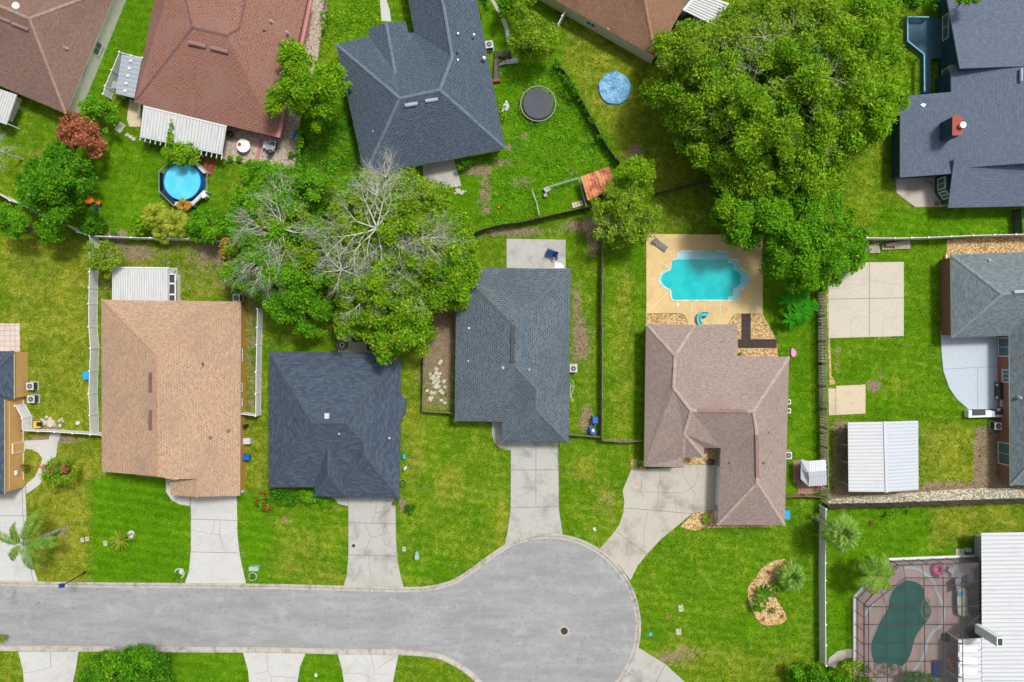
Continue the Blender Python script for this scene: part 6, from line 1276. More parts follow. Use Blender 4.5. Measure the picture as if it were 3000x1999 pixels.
# things in the cage
t = thing('inflatable_ring', 'magenta and white inflatable ring inside the screen cage', 'pool float', P(2745,1670)); q = P(2747,1668,.3)
b = MB(); n1, n2 = 24, 8; vs = [(q[0] + (.52 + .22 * math.cos(2 * math.pi * j / n2)) * math.cos(2 * math.pi * i / n1), q[1] + (.52 + .22 * math.cos(2 * math.pi * j / n2)) * math.sin(2 * math.pi * i / n1), .3 + .22 * math.sin(2 * math.pi * j / n2)) for i in range(n1) for j in range(n2)]
b.add(vs, [(i * n2 + j, ((i + 1) % n1) * n2 + j, ((i + 1) % n1) * n2 + (j + 1) % n2, i * n2 + (j + 1) % n2) for i in range(n1) for j in range(n2)]); b.build('tube', M['magenta'], t, smooth=True); boxat(2743,1686,.35,.7,.3,-.4,.05).build('bag', M['dark'], t)
for x, y, rz, l, s_ in ((2786,1668,2.5,'grey folding chair north in the screen cage, beside the magenta ring',1.5),(2806,1700,.3,'grey chair left of the cluttered patio table',1.4),(2808,1720,0.,'lower grey chair left of the cluttered patio table',1.4),(2850,1795,3.4,'dark chair below the cluttered patio table',1.4),(2835,1845,2.2,'dark chair in the lower corner of the screen cage',1.4),(2838,1765,3.2,'black chair between table and house wall',1.4)): chair(l, x, y, 'grey' if y < 1750 else 'dark', rz, s=s_)
t = thing('patio_table', 'long beige patio table inside the screen cage', 'table', P(2818,1765)); b = MB().prism(smooth([P(*q_, .75)[:2] for q_ in ((2806,1728),(2832,1728),(2834,1790),(2842,1797),(2834,1806),(2812,1803),(2806,1790))], 2), .7, .76); b.build('table_top', M['rockpale'], t)
for dx, dy in ((2810,1735),(2830,1735),(2812,1795),(2832,1795)): q = P(dx, dy, .7); MB().tube((q[0], q[1], .06), (q[0], q[1], .7), .04).build('leg', M['dark'], t)
simple('towel', 'folded blue and white towel on the long beige patio table', 'towel', boxat(2816,1742,.05,.6,.45,.1,.76), 'skyblue'); simple('box', 'pale boxes stacked against the house wall in the screen cage', 'boxes', boxat(2845,1690,.5,.7,1.3,.1,.06), 'sheet_blue'); simple('storage_chest', 'taupe storage chest beside the cluttered patio table', 'chest', boxat(2855,1735,.6,1.3,.8,0,.06), 'grey_fab')
simple('side_table', 'square black table inside the screen cage', 'table', boxat(2775,1870,.45,.75,.8,.05,.06), 'black'); simple('umbrella_pole', 'thin black pole lying beside the square black table', 'pole', MB().tube(P(2768,1850,.5), P(2805,1872,.5), .03), 'black')
t = thing('sun_lounger', 'navy sun lounger at the bottom of the screen cage', 'lounger', P(2745,1960)); boxat(2744,1960,.12,.7,1.9,0.02,.3).build('cushion', M['navy'], t); b = MB(); q = P(2744,1960); 
b.box((q[0] - .4, q[1], .32), (.05, 2., .06)).box((q[0] + .4, q[1], .32), (.05, 2., .06)); b.build('frame', M['dark'], t)
for dx in (-.38, .38):
    for dy in (-.85, .85): MB().tube((q[0] + dx, q[1] + dy, .06), (q[0] + dx, q[1] + dy, .3), .03).build('leg', M['dark'], t)
t = thing('kayak', 'yellow kayak leaning under the low panel roof', 'kayak', P(2785,1945)); MB().prism(smooth([P(*q_, .4)[:2] for q_ in ((2782,1928),(2790,1945),(2797,1960),(2790,1962),(2779,1950),(2777,1935))], 2), .1, .4).build('hull', M['yellow'], t); boxat(2794,1933,.4,.3,.5,.3,.1).build('seat', M['orange'], t)
t = thing('ring_planter', 'stone ring planter by the pale green cabinet', 'planter', P(741,1689)); q = P(741,1689); b = MB()
for k in range(16): a_ = 2 * math.pi * k / 16; b.ball((q[0] + .44 * math.cos(a_), q[1] + .44 * math.sin(a_), .06), .1, 4, 6, .1)
b.build('stone_ring', M['rockpale'], t); leafball('leaves', [(q[0], q[1], .1)], [.35], 120, .1, M['lf_dark'], t)
t = thing('ring_planter', 'stone ring with a small dark bush beside the clean pale driveway', 'planter', P(523,1683)); q = P(526,1680); b = MB()
for k in range(20): a_ = 2 * math.pi * k / 20; b.ball((q[0] + .55 * math.cos(a_), q[1] + .55 * math.sin(a_), .06), .1, 4, 6, .1)
for k in range(30): b.ball((q[0] + random.uniform(0, .4), q[1] + random.uniform(-.1, .5), .04), .09, 4, 6, .1)
b.build('stone_ring', M['lightgrey'], t); leafball('leaves', [(P(519,1688)[0], P(519,1688)[1], .2)], [.5], 260, .1, M['lf_dark'], t)

# ------------------------------------------------------------------ trees and plants
def polydist(px, py, poly):
    d = np.full(px.shape, 1e9); n = len(poly)
    for i in range(n):
        ax, ay = poly[i]; bx, by = poly[(i + 1) % n]; vx, vy = bx - ax, by - ay
        t_ = np.clip(((px - ax) * vx + (py - ay) * vy) / (vx * vx + vy * vy + 1e-9), 0, 1)
        d = np.minimum(d, np.hypot(px - ax - t_ * vx, py - ay - t_ * vy))
    return d
def ell(cx, cy, rx, ry, n=16, j=.14, rot=0.):
    out = []
    for k in range(n):
        a = 2 * math.pi * k / n; r = 1 + random.uniform(-j, j); x, y = rx * r * math.cos(a), ry * r * math.sin(a)
        out.append((cx + x * math.cos(rot) - y * math.sin(rot), cy + x * math.sin(rot) + y * math.cos(rot)))
    return out
def crown_points(poly, hb, ht, rc, per, dens, round_=.75, gap=0.08):
    """leaf centres: foliage puffs of radius rc spread over a dome that fills the outline"""
    a = np.array(poly); lo, hi = a.min(0), a.max(0)
    area = abs(sum(poly[i][0] * poly[(i + 1) % len(poly)][1] - poly[(i + 1) % len(poly)][0] * poly[i][1] for i in range(len(poly)))) / 2 / S / S
    n = max(6, int(area * per / (rc * rc))); px = RNG.uniform(lo[0], hi[0], n * 6); py = RNG.uniform(lo[1], hi[1], n * 6)
    k = inpoly(px, py, poly); px, py = px[k][:n], py[k][:n]; d = polydist(px, py, poly) / S
    keep = d > min(rc * .35, d.max() * .4); px, py, d = px[keep], py[keep], d[keep]
    dm = max(d.max(), .3); f = np.clip(d / dm, 0, 1); z = hb + (ht - hb) * (1 - (1 - f) ** 2) ** round_ + RNG.normal(0, .15 * (ht - hb), len(d))
    # large lobes separated by hollows
    lob = np.sin(px * .045 + 1.3 * np.sin(py * .03)) * np.sin(py * .05 + 2 + 1.1 * np.sin(px * .027)); z = z + lob * (ht - hb) * .16
    z = np.maximum(z, hb * .7)
    rr = rc * RNG.uniform(.55, 1.35, len(d)) * np.clip(.45 + d / (rc * 2.2), .45, 1)
    kk = (1 - z / H) / S; X = (px - 1500) * kk; Y = -(py - 999.5) * kk
    pts = []; N = np.maximum(10, (dens * rr * rr * 4).astype(int)); drop = RNG.random(len(d)) < gap
    for x, y, zz, r, m_, dr in zip(X, Y, z, rr, N, drop):
        if dr and len(d) > 8: continue
        v = RNG.normal(size=(m_, 3)); v /= np.linalg.norm(v, axis=1)[:, None]; v[:, 2] = np.where(v[:, 2] < -.25, -v[:, 2], v[:, 2])
        q = v * r * RNG.uniform(.3, 1.3, (m_, 1)); q[:, 2] = q[:, 2] * .8 + RNG.normal(0, .08, m_); pts.append(q + (x, y, zz))
    return np.concatenate(pts), np.stack([X, Y, z], 1)
def limbs(b, p, d, L, r, depth, spread=.5, up=.05, n=4, droop=0., kids=3):
    p = Vector(p); d = Vector(d).normalized(); seg = 3
    for i in range(seg):
        e = p + d * (L / seg); r2 = r * (1 - .22); b.tube(p, e, r, r2, n, cap=False); p, r = e, r2
        d = (d + Vector((random.uniform(-.22, .22), random.uniform(-.22, .22), random.uniform(-.12, .12) + up - droop))).normalized()
        if depth > 0 and i < seg - 1:
            a = random.choice((-1, 1)) * random.uniform(.5, 1.0); q = Vector((d.x * math.cos(a) - d.y * math.sin(a), d.x * math.sin(a) + d.y * math.cos(a), d.z + random.uniform(-.2, .3)))
            limbs(b, p, q, L * random.uniform(.45, .7), r * .6, depth - 1, spread, up, n, droop, kids)
    if depth > 0:
        for k in range(kids):
            a = random.uniform(-spread, spread) * 1.3; q = Vector((d.x * math.cos(a) - d.y * math.sin(a), d.x * math.sin(a) + d.y * math.cos(a), d.z + random.uniform(-.25, .25)))
            limbs(b, p, q, L * random.uniform(.55, .8), r * .72, depth - 1, spread, up, n, droop, kids)
def tree(name, label, cat, poly, hb, ht, lm, dens=60, leaf=.13, rc=.9, per=.62, trunk=.25, gap=.06, group=None, bark='bark', base=None, smoothn=2, flowers=None, extra=None, part='crown', cat_=None):
    poly = smooth(poly, smoothn) if smoothn > 1 else poly
    a = np.array(poly).mean(0) if base is None else np.array(base); g = P(*a, (hb + ht) * .4); g = (g[0], g[1], 0)
    t = thing(name, label, cat, g, group); C, cl = crown_points(poly, hb, ht, rc * .85, per * 1.02, dens * 1.75, gap=gap + .04)
    leaves(part, C, leaf * .8, M[lm], t)
    if extra:
        for m2, poly2, nn, sz, up2 in extra:
            C2, _ = crown_points(smooth(poly2, 2), hb + up2, ht + up2, rc * .8, per, dens * nn * 1.5); leaves('crown_patch', C2, sz * .85, M[m2], t)
    if flowers:
        m2, frac, sz = flowers; k = RNG.random(len(cl)) < frac; k[0] = True; cc = cl[k]
        P2 = np.concatenate([c + RNG.normal(0, .14, (26, 3)) + (0, 0, rc * .6) for c in cc]); leaves('blossoms', P2, sz, M[m2], t)
    if trunk:
        b = MB(); ht_ = hb * .8 + .3; b.tube(g, (g[0], g[1], .3), trunk * 1.5, trunk, 8).tube((g[0], g[1], .3), (g[0] + .05, g[1], ht_), trunk, trunk * .8, 8)
        sel = cl[RNG.permutation(len(cl))[:max(5, min(26, len(cl) // 4))]]
        for c in sel:
            mid = Vector(((g[0] + c[0]) / 2, (g[1] + c[1]) / 2, ht_ * .45 + c[2] * .5)); b.tube((g[0], g[1], ht_ - .1), mid, trunk * .5, trunk * .3, 5, False).tube(mid, (c[0], c[1], c[2] - .1), trunk * .3, trunk * .1, 5, False)
        b.build('trunk', M[bark], t)
    return t
def bare(t, x, y, z, n, L, r, depth, m='bark_pale', name='dead_branches', arc=(0, 6.283), pitch=.12, spread=.5, kids=3, droop=0.):
    b = MB(); q = P(x, y, z)
    for k in range(n):
        a = arc[0] + (arc[1] - arc[0]) * (k + .5) / n + random.uniform(-.25, .25); limbs(b, q, (math.cos(a), math.sin(a), random.uniform(.0, 2 * pitch)), L * random.uniform(.7, 1.2), r, depth, spread, .02, 4, droop, kids)
    return b.build(name, M[m], t)
def twigs(t, poly, z0, z1, n, m='bark_mid', L=.9, r=.022, name='bare_twigs'):
    b = MB(); a = np.array(poly); lo, hi = a.min(0), a.max(0); k = 0; tries = 0
    while k < n and tries < n * 8:
        tries += 1; x, y = random.uniform(lo[0], hi[0]), random.uniform(lo[1], hi[1])
        if not inpoly(np.array([x]), np.array([y]), poly)[0]: continue
        d = float(polydist(np.array([x]), np.array([y]), poly)[0]) / S; z = z0 + (z1 - z0) * min(1, d / 4); q = P(x, y, z); a_ = random.uniform(0, 6.28)
        limbs(b, q, (math.cos(a_), math.sin(a_), .3), L * random.uniform(.6, 1.3), r, 1, .6, .05, 3, 0, 2); k += 1
    return b.build(name, M[m], t)
OAK = [(1873,285),(1925,180),(1900,130),(1990,60),(2050,85),(2100,60),(2150,0),(2230,-30),(2500,-30),(2610,-20),(2640,40),(2630,130),(2650,210),(2640,290),(2590,400),(2530,440),(2470,510),(2450,580),(2260,600),(2120,560),(2060,500),(1980,430),(1950,360)]
t = tree('oak_tree', 'huge spreading oak with pale twigs filling the top right of the yards', 'tree', OAK, 3.5, 10.5, 'lf_oak', 62, .135, 1.15, .74, .55, .0)
C2, _ = crown_points(smooth(OAK, 2), 2.6, 8.0, 1.1, .5, 70, gap=0); leaves('crown_patch', C2, .12, M['lf_oak'], t)
C2, _ = crown_points(smooth([(1990,80),(2180,-10),(2420,-20),(2450,60),(2330,130),(2240,190),(2120,230),(1990,220),(1930,190)], 2), 7, 10.6, 1.0, .42, 46); leaves('crown_patch', C2, .11, M['lf_oak2'], t)
C2, _ = crown_points(smooth([(2490,380),(2560,300),(2640,270),(2660,310),(2620,380),(2560,430),(2480,470),(2430,440)], 2), 4.5, 8.2, .9, .5, 56); leaves('crown_patch', C2, .14, M['lf_bright'], t)
twigs(t, [(1960,180),(2100,60),(2500,60),(2560,300),(2420,480),(2150,480),(2000,380)], 8.0, 11.0, 170, L=.9, r=.02); twigs(t, [(2000,90),(2250,0),(2450,20),(2520,200),(2420,330),(2250,380),(2150,300),(2040,230)], 8.4, 11.2, 120, L=1.0, r=.03); bare(t, 2240, 110, 10.9, 5, 1.6, .05, 2, 'bark_mid'); bare(t, 2420, 225, 10.6, 5, 1.4, .05, 2, 'bark_mid'); bare(t, 2150, 200, 10, 5, 1.5, .05, 2, 'bark_mid')
tree('shade_tree', 'dense green tree between the oak and the large beige slab', 'tree', [(2080,600),(2130,560),(2240,545),(2400,530),(2480,580),(2530,660),(2545,720),(2520,780),(2480,820),(2420,842),(2340,855),(2270,835),(2230,790),(2235,720),(2160,740),(2105,680)], 3.0, 7.6, 'lf_mid', 70, .13, .95, .7, .4, .04,
     extra=[('lf_bright', [(2090,600),(2180,570),(2330,560),(2300,640),(2180,700),(2110,670)], .8, .13, -.4)])
t = tree('oak_tree', 'olive tree with pale twiggy top overhanging the corner of the tan pool deck', 'tree', [(1722,620),(1760,560),(1800,530),(1870,520),(1930,570),(1935,640),(1915,700),(1890,725),(1840,740),(1790,720),(1745,690)], 2.6, 5.6, 'lf_oak2', 52, .12, .7, .6, .25, .08)
twigs(t, [(1740,600),(1900,580),(1900,700),(1780,700)], 4.4, 6, 60, L=.8, r=.022)
tree('shrub_tree', 'bright yellow-green small tree behind the rusty shed', 'tree', [(1800,510),(1830,475),(1870,455),(1920,480),(1935,520),(1925,570),(1890,560),(1840,545),(1810,540)], 2.6, 5.0, 'lf_bright', 62, .12, .6, .7, .18, .05)
# central grove
t = tree('oak_tree', 'dark green tree carrying grey dead limbs, left in the central grove', 'tree', [(700,520),(780,490),(870,510),(940,560),(960,680),(985,800),(975,900),(930,975),(900,990),(850,960),(790,920),(740,880),(690,850),(650,790),(640,720),(655,640)], 2.8, 7.5, 'lf_mid', 66, .13, .95, .68, .4, .04)
C2, _ = crown_points(smooth([(645,700),(690,690),(705,730),(680,770),(650,760)], 2), 4.4, 5.6, .5, .8, 60); leaves('orange_foliage', C2, .12, M['lf_orange'], t)
C2, _ = crown_points(smooth([(790,740),(850,720),(930,730),(930,830),(860,860),(820,830)], 2), 5.6, 7.6, .8, .6, 60); leaves('crown_patch', C2, .11, M['lf_bright'], t)
C2, _ = crown_points(smooth([(720,600),(850,560),(930,640),(930,760),(800,800),(720,720)], 2), 6.8, 8.6, .42, .24, 60, gap=0); leaves('crown_patch', C2, .09, M['lf_oak2'], t)
bare(t, 823, 670, 8.5, 10, 2.3, .09, 3, spread=.65); bare(t, 775, 755, 8.1, 6, 1.8, .07, 3, arc=(3.3, 5.8)); bare(t, 760, 640, 7.8, 3, 1.6, .06, 3, arc=(2.2, 4.2)); bare(t, 835, 570, 8.0, 3, 1.3, .05, 3, arc=(.6, 2.6))
t = tree('oak_tree', 'large oak with long grey dead limbs, right in the central grove', 'tree', [(950,560),(1000,530),(1090,500),(1200,500),(1290,530),(1350,610),(1400,700),(1402,800),(1370,880),(1320,920),(1270,900),(1275,980),(1250,1035),(1190,1025),(1165,1060),(1110,1060),(1095,1010),(1040,1000),(990,990),(985,900),(960,800),(935,700)], 3.2, 9.2, 'lf_oak', 62, .135, 1.1, .74, .55, .01)
C2, _ = crown_points(smooth([(1000,760),(1080,720),(1150,760),(1160,860),(1060,900),(990,850)], 2), 7.2, 9.6, .6, .3, 60); leaves('crown_patch', C2, .10, M['lf_bright'], t)
C2, _ = crown_points(smooth([(1010,560),(1230,540),(1280,640),(1180,640),(1060,620)], 2), 7.6, 9.4, .55, .3, 60); leaves('crown_patch', C2, .10, M['lf_bright'], t)
C2, _ = crown_points(smooth([(1090,930),(1200,880),(1270,900),(1270,970),(1190,1020),(1165,1060),(1110,1060)], 2), 4.5, 6.8, .85, .6, 60); leaves('crown_patch', C2, .11, M['lf_mid'], t)
C2, _ = crown_points(smooth([(1280,760),(1390,760),(1398,830),(1350,890),(1290,880)], 2), 5, 7.2, .85, .5, 60); leaves('crown_patch', C2, .11, M['lf_bright'], t)
C2, _ = crown_points(smooth([(985,560),(1240,520),(1330,680),(1280,800),(1060,780),(960,680)], 2), 8.4, 10.3, .42, .22, 60, gap=0); leaves('crown_patch', C2, .09, M['lf_oak2'], t)
bare(t, 1105, 668, 10.3, 10, 2.8, .11, 3, spread=.6); bare(t, 1105, 575, 10.0, 6, 1.9, .08, 3, arc=(.5, 2.8), spread=.6); bare(t, 1130, 520, 9.2, 4, 1.7, .06, 3, arc=(.6, 2.6)); bare(t, 1230, 700, 9.8, 6, 1.8, .07, 3, arc=(-1.0, .9)); bare(t, 1000, 790, 9.6, 6, 1.7, .07, 3); bare(t, 1060, 880, 8.9, 5, 1.5, .06, 3); bare(t, 1170, 800, 8.8, 4, 1.5, .05, 3, 'bark_mid'); bare(t, 1040, 700, 9, 4, 1.7, .06, 3)
twigs(t, [(960,600),(1280,560),(1370,750),(1240,950),(1000,900)], 7.2, 9.8, 170, L=1.0, r=.022, m='bark_pale')
t = tree('shade_tree', 'leafy tree north in the central grove below the slate-blue roof', 'tree', [(715,500),(790,470),(880,495),(960,490),(1060,505),(1120,520),(1100,580),(1020,600),(960,620),(900,610),(860,580),(790,560),(730,560)], 2.4, 6.4, 'lf_mid', 62, .13, .85, .68, .3, .05); twigs(t, [(760,510),(1050,520),(1000,600),(850,580)], 5, 6.8, 26)
tree('shade_tree', 'olive-green tree at the west edge of the grove above the tan roof', 'tree', [(690,560),(740,560),(790,590),(780,660),(730,700),(690,690),(672,630)], 1.6, 4.2, 'lf_oak2', 56, .12, .7, .7, .2, .05)
tree('small_tree', 'light green small tree under the dead limbs, south of the grove', 'tree', [(845,940),(900,930),(950,950),(960,985),(910,990),(860,985)], 1.4, 3.2, 'lf_bright', 50, .11, .6, .7, .15, .08)
tree('shade_tree', 'green tree over the east edge of the rust-red roof', 'tree', [(810,150),(850,120),(900,132),(935,170),(1000,190),(1028,215),(1030,300),(1033,330),(990,340),(960,375),(920,380),(880,350),(830,345),(775,320),(790,280),(758,265),(800,240),(815,200)], 2.8, 7.4, 'lf_bright', 62, .13, .85, .62, .3, .06)
# left yards
tree('shade_tree', 'big dark green tree in the left-hand back yard', 'tree', [(150,425),(190,420),(225,455),(260,480),(285,520),(270,560),(240,600),(215,650),(180,670),(130,665),(90,630),(55,590),(45,545),(70,510),(95,470)], 2.4, 7.0, 'lf_dark', 72, .13, .85, .75, .35, .03, extra=[('lf_mid', [(100,480),(200,460),(240,520),(180,600),(100,580)], .5, .12, .3)])
tree('pine_tree', 'feathery light green tree below the dark tree at the left edge', 'tree', [(-20,600),(40,600),(100,630),(170,665),(200,690),(180,710),(130,720),(80,710),(40,690),(-20,680)], 1.8, 5.0, 'lf_mid', 62, .12, .7, .7, .25, .06)
tree('clipped_shrub', 'round clipped dark green shrub at the bend of the white fence', 'shrub', ell(268,655,42,40,14,.05), .6, 2.2, 'lf_dark', 90, .10, .45, 1.0, 0, .0)
tree('dead_conifer', 'rust-brown dead conifer next to the green bush', 'tree', [(180,360),(200,328),(240,335),(285,365),(300,400),(315,425),(300,455),(275,470),(240,440),(200,430),(170,400)], 1.6, 5.2, 'lf_rust', 60, .13, .6, .75, .2, .05)
tree('shrub', 'round green bush between the rust-brown conifer and the lean-to', 'shrub', [(230,310),(260,285),(310,282),(340,310),(345,355),(320,390),(280,370),(240,335)], 1.2, 3.6, 'lf_mid', 64, .12, .6, .75, .15, .05)
tree('vine', 'green creeper spilling from the pergola over the round blue pool', 'vine', [(470,445),(500,420),(545,415),(590,425),(590,470),(565,485),(540,490),(505,482),(475,470)], 1.4, 3.0, 'lf_bright', 56, .11, .45, .8, .12, .08)
tree('vine', 'thin creeper running up the middle of the pergola', 'vine', [(490,420),(498,350),(506,350),(510,400),(508,425)], 2.3, 2.9, 'lf_bright', 60, .10, .22, 1.0, 0, .1)
tree('shrub', 'dense green shrub right of the yellow palms at the white fence', 'shrub', [(550,640),(590,612),(640,612),(670,640),(670,690),(630,712),(580,712),(550,690)], 1.2, 3.6, 'lf_mid', 66, .12, .6, .8, .15, .04)
tree('shrub', 'small green shrub left of the yellow palms', 'shrub', ell(408,662,34,30,12,.12), .8, 2.4, 'lf_bright', 60, .11, .45, .8, .08, .06)
tree('shrub', 'tiny shrub on the bare patch behind the white fence', 'shrub', ell(335,680,12,11,9,.1), .2, .8, 'lf_mid', 60, .09, .25, .9, 0, .0)
tree('shrub', 'loose shrub round the turquoise child chairs', 'shrub', [(690,500),(760,480),(830,490),(840,540),(800,560),(800,590),(760,600),(730,590),(725,545),(700,530)], .5, 1.5, 'lf_mid', 48, .11, .5, .6, .08, .22)
tree('small_tree', 'small olive-green tree leaning over the white fence corner', 'tree', [(241,735),(262,710),(300,705),(345,710),(362,745),(350,790),(330,815),(290,815),(270,790),(245,765)], 1.8, 3.8, 'lf_oak2', 54, .12, .6, .7, .14, .08)
t = tree('flowering_tree', 'crape myrtle with pink blossoms beside the apricot house', 'tree', [(120,1385),(135,1350),(170,1342),(215,1350),(232,1380),(220,1410),(195,1430),(150,1432),(125,1410)], 1.2, 3.2, 'lf_oak', 50, .10, .45, .7, .1, .1, flowers=('fl_pink', .22, .085))
tree('shrub', 'little bush with orange flowers against the apricot wall', 'shrub', ell(76,1370,10,16,9,.1), .3, 1.0, 'lf_dark', 70, .09, .25, 1.0, 0, 0., flowers=('fl_red', .08, .06))
tree('shade_tree', 'big dark leafy crown south of the street at the bottom left', 'tree', [(215,2050),(225,1990),(250,1945),(290,1910),(340,1895),(400,1888),(440,1888),(475,1915),(492,1950),(495,2050),(400,2120),(300,2120)], 2.0, 6.4, 'lf_dark', 74, .13, .8, .8, .35, .03, extra=[('lf_mid', [(280,1930),(400,1900),(470,1960),(400,2030),(280,2030)], .5, .12, .2)])
tree('shrub', 'brownish spiky plant cut by the left edge below the street', 'shrub', ell(2,1868,14,16,9,.2), .3, 1.0, 'lf_oak2', 40, .11, .3, .8, 0, .1)
tree('flowering_shrub', 'red-flowering shrub at the left end of the navy-roofed house', 'shrub', ell(777,1466,32,28,12,.1), .5, 1.7, 'lf_mid', 60, .10, .4, .8, .06, .05, flowers=('fl_red', .4, .08))
tree('hedge', 'dark hedge left under the front eave of the navy-roofed house', 'hedge', [(790,1436),(868,1434),(868,1470),(855,1484),(820,1482),(805,1462)], .5, 1.4, 'lf_dark', 66, .10, .42, .85, 0, .03)
tree('hedge', 'green hedge between the dark hedge and the entry porch', 'hedge', [(872,1436),(925,1440),(935,1458),(976,1462),(974,1484),(890,1484),(878,1466)], .5, 1.4, 'lf_mid', 66, .10, .42, .85, 0, .03)
tree('shrub', 'flat round dark green bush on the lawn right of the navy-roofed house', 'shrub', ell(1202,1492,18,18,12,.05), .1, .6, 'lf_dark', 80, .09, .3, 1.0, 0, 0.)
tree('shrub', 'small dark shrub at the right front corner of the navy roof', 'shrub', ell(1163,1467,16,10,10,.1), .3, .9, 'lf_dark', 70, .09, .3, 1.0, 0, 0.)
# top centre
tree('shrub_tree', 'orange-tipped green tree beside the thin curving walk', 'tree', [(1490,110),(1510,70),(1560,45),(1600,60),(1640,85),(1648,120),(1620,160),(1570,172),(1520,165),(1495,145)], 2.0, 4.8, 'lf_oak2', 58, .12, .65, .7, .2, .05, extra=[('lf_bright', [(1500,120),(1600,80),(1640,110),(1580,160),(1510,160)], .6, .12, .1)])
tree('shrub_tree', 'loose green tree with orange tips at the top edge right of the slate-blue roof', 'tree', [(1495,-20),(1560,-25),(1580,20),(1560,50),(1510,60),(1490,30)], 1.8, 4.4, 'lf_oak2', 56, .12, .6, .7, .2, .06)
tree('shrub', 'dark bush in the corner between slate-blue roof and curving walk', 'shrub', [(1398,-20),(1450,-20),(1440,10),(1412,30),(1398,15)], .8, 2.4, 'lf_dark', 60, .12, .5, .8, 0, .06)
tree('shrub', 'dark green bushes at the top edge above the curving walk', 'shrub', [(1450,-10),(1500,-20),(1490,40),(1470,60),(1460,30)], .8, 2.6, 'lf_dark', 56, .12, .5, .8, 0, .08)
V1 = [(1618,168),(1640,175),(1680,235),(1720,305),(1765,385),(1810,460),(1818,478),(1800,475),(1750,400),(1705,320),(1660,260),(1625,205)]
tree('vine', 'long vine covering the wire fence beside the trampoline lawn', 'vine', V1, .5, 1.7, 'lf_dark', 44, .10, .4, .55, 0, .2)
tree('vine', 'ivy on the dark fence beside the flagstone terrace', 'vine', [(862,375),(885,375),(888,430),(878,495),(860,490),(868,430)], .6, 1.9, 'lf_mid', 60, .11, .35, .9, 0, .05)
for x, y, r, l in ((952,47,14,'uppermost of three round shrubs beside the flagstone terrace'),(950,80,11,'middle of three round shrubs beside the flagstone terrace'),(940,114,9,'smallest and lowest of three round shrubs beside the flagstone terrace'),(957,3,12,'round dark shrub at the top edge beside the flagstone terrace')): tree('clipped_shrub', l, 'shrub', ell(x, y, r, r, 12, .04), .3, 1.0, 'lf_oak', 90, .08, .3, 1.1, 0, 0.)
tree('shrub', 'weedy clump against the right eave of the slate-blue roof', 'shrub', [(1455,285),(1475,300),(1485,340),(1478,360),(1466,350)], .2, 1.0, 'lf_bright', 40, .11, .3, .8, 0, .1)
tree('shrub', 'dark shrubs beside the patio under the slate-blue eave', 'shrub', [(1335,472),(1380,462),(1385,480),(1350,500),(1338,495)], .4, 1.2, 'lf_dark', 60, .10, .35, .8, 0, .05); tree('shrub', 'small dark round shrub at the right corner of the slate-blue roof', 'shrub', ell(1443,458,16,10,10,.1), .4, 1.1, 'lf_dark', 60, .10, .3, .9, 0, 0.)
tree('shrub', 'tree shadowed bush at the top edge above the teal deck', 'shrub', [(2600,-30),(2760,-30),(2740,25),(2700,40),(2660,30),(2620,20)], 1.0, 3.6, 'lf_dark', 60, .12, .6, .8, 0, .05)
tree('tree_branch', 'leafy branch tip reaching over the indigo roof at the top edge', 'tree', [(2795,-30),(2885,-30),(2870,5),(2830,14),(2800,8)], 5.8, 6.6, 'lf_mid', 60, .12, .4, .8, .1, .05)
tree('shrub', 'small green bush in the gravel bed by the west corner of the curving driveway', 'shrub', ell(1872,1362,13,12,10,.1), .2, .7, 'lf_mid', 80, .09, .25, 1.0, 0, 0.)
tree('shrub', 'thin green plant in the golden bed south of the mauve-roofed house', 'shrub', [(2060,1502),(2068,1500),(2074,1515),(2072,1545),(2064,1548),(2062,1520)], .2, .8, 'lf_bright', 60, .09, .22, 1.0, 0, .1)
tree('shrub', 'mossy tuft at the corner of the golden bed below the dark walk', 'shrub', ell(2170,1036,8,6,9,.1), .1, .3, 'lf_oak', 60, .08, .2, 1.0, 0, 0.)
# lower right
tree('shrub', 'broad dark green bush at the bottom edge left of the curved walk', 'shrub', [(2300,2040),(2305,1975),(2325,1945),(2380,1945),(2440,1960),(2500,1975),(2560,1990),(2560,2060),(2400,2090)], .8, 3.0, 'lf_mid', 66, .11, .6, .8, 0, .05)
tree('shrub', 'pale green feathery bush beside the curved walk', 'shrub', ell(2497,1957,40,30,14,.12), .8, 2.6, 'lf_oak2', 60, .11, .5, .8, .08, .06)
tree('shrub', 'dark fern-like shrub at the bottom of the screen cage', 'shrub', [(2640,1985),(2690,1965),(2740,1985),(2740,2040),(2640,2040)], .5, 1.6, 'lf_dark', 50, .11, .45, .7, 0, .1)
tree('shrub', 'dense dark green bush on the gravel island', 'shrub', ell(2224,1772,22,20,12,.08), .3, 1.2, 'lf_mid', 80, .09, .35, 1., 0, .02)
tree('shrub', 'small green plant at the centre of the gravel island', 'shrub', ell(2266,1788,16,10,10,.3), .1, .6, 'lf_dark', 50, .09, .25, .8, 0, .1)
for x, y, l in ((2252,1678,'small maroon tuft at the top of the gravel island'),(2236,1814,'small maroon tuft at the lower left of the gravel island'),(2291,1807,'small maroon tuft at the lower right of the gravel island'),(2270,1745,'small maroon tuft in the middle of the gravel island')): tree('shrub', l, 'plant', ell(x, y, 7, 6, 9, .2), .1, .35, 'lf_rust', 50, .06, .18, 1., 0, .05)
tree('shrub', 'small spreading plant below the dark plank fence', 'plant', ell(2612,1508,16,14,10,.2), .3, 1.0, 'lf_mid', 40, .09, .3, .7, .04, .15); tree('flowering_shrub', 'small white-flowered plant below the dark plank fence', 'plant', ell(2665,1500,9,8,9,.2), .2, .7, 'lf_mid', 50, .08, .2, .8, 0, .1); tree('shrub', 'reddish seedling on the lawn left of the spreading plant', 'plant', ell(2556,1530,9,7,9,.2), .1, .4, 'lf_rust', 30, .07, .2, .8, 0, .1)
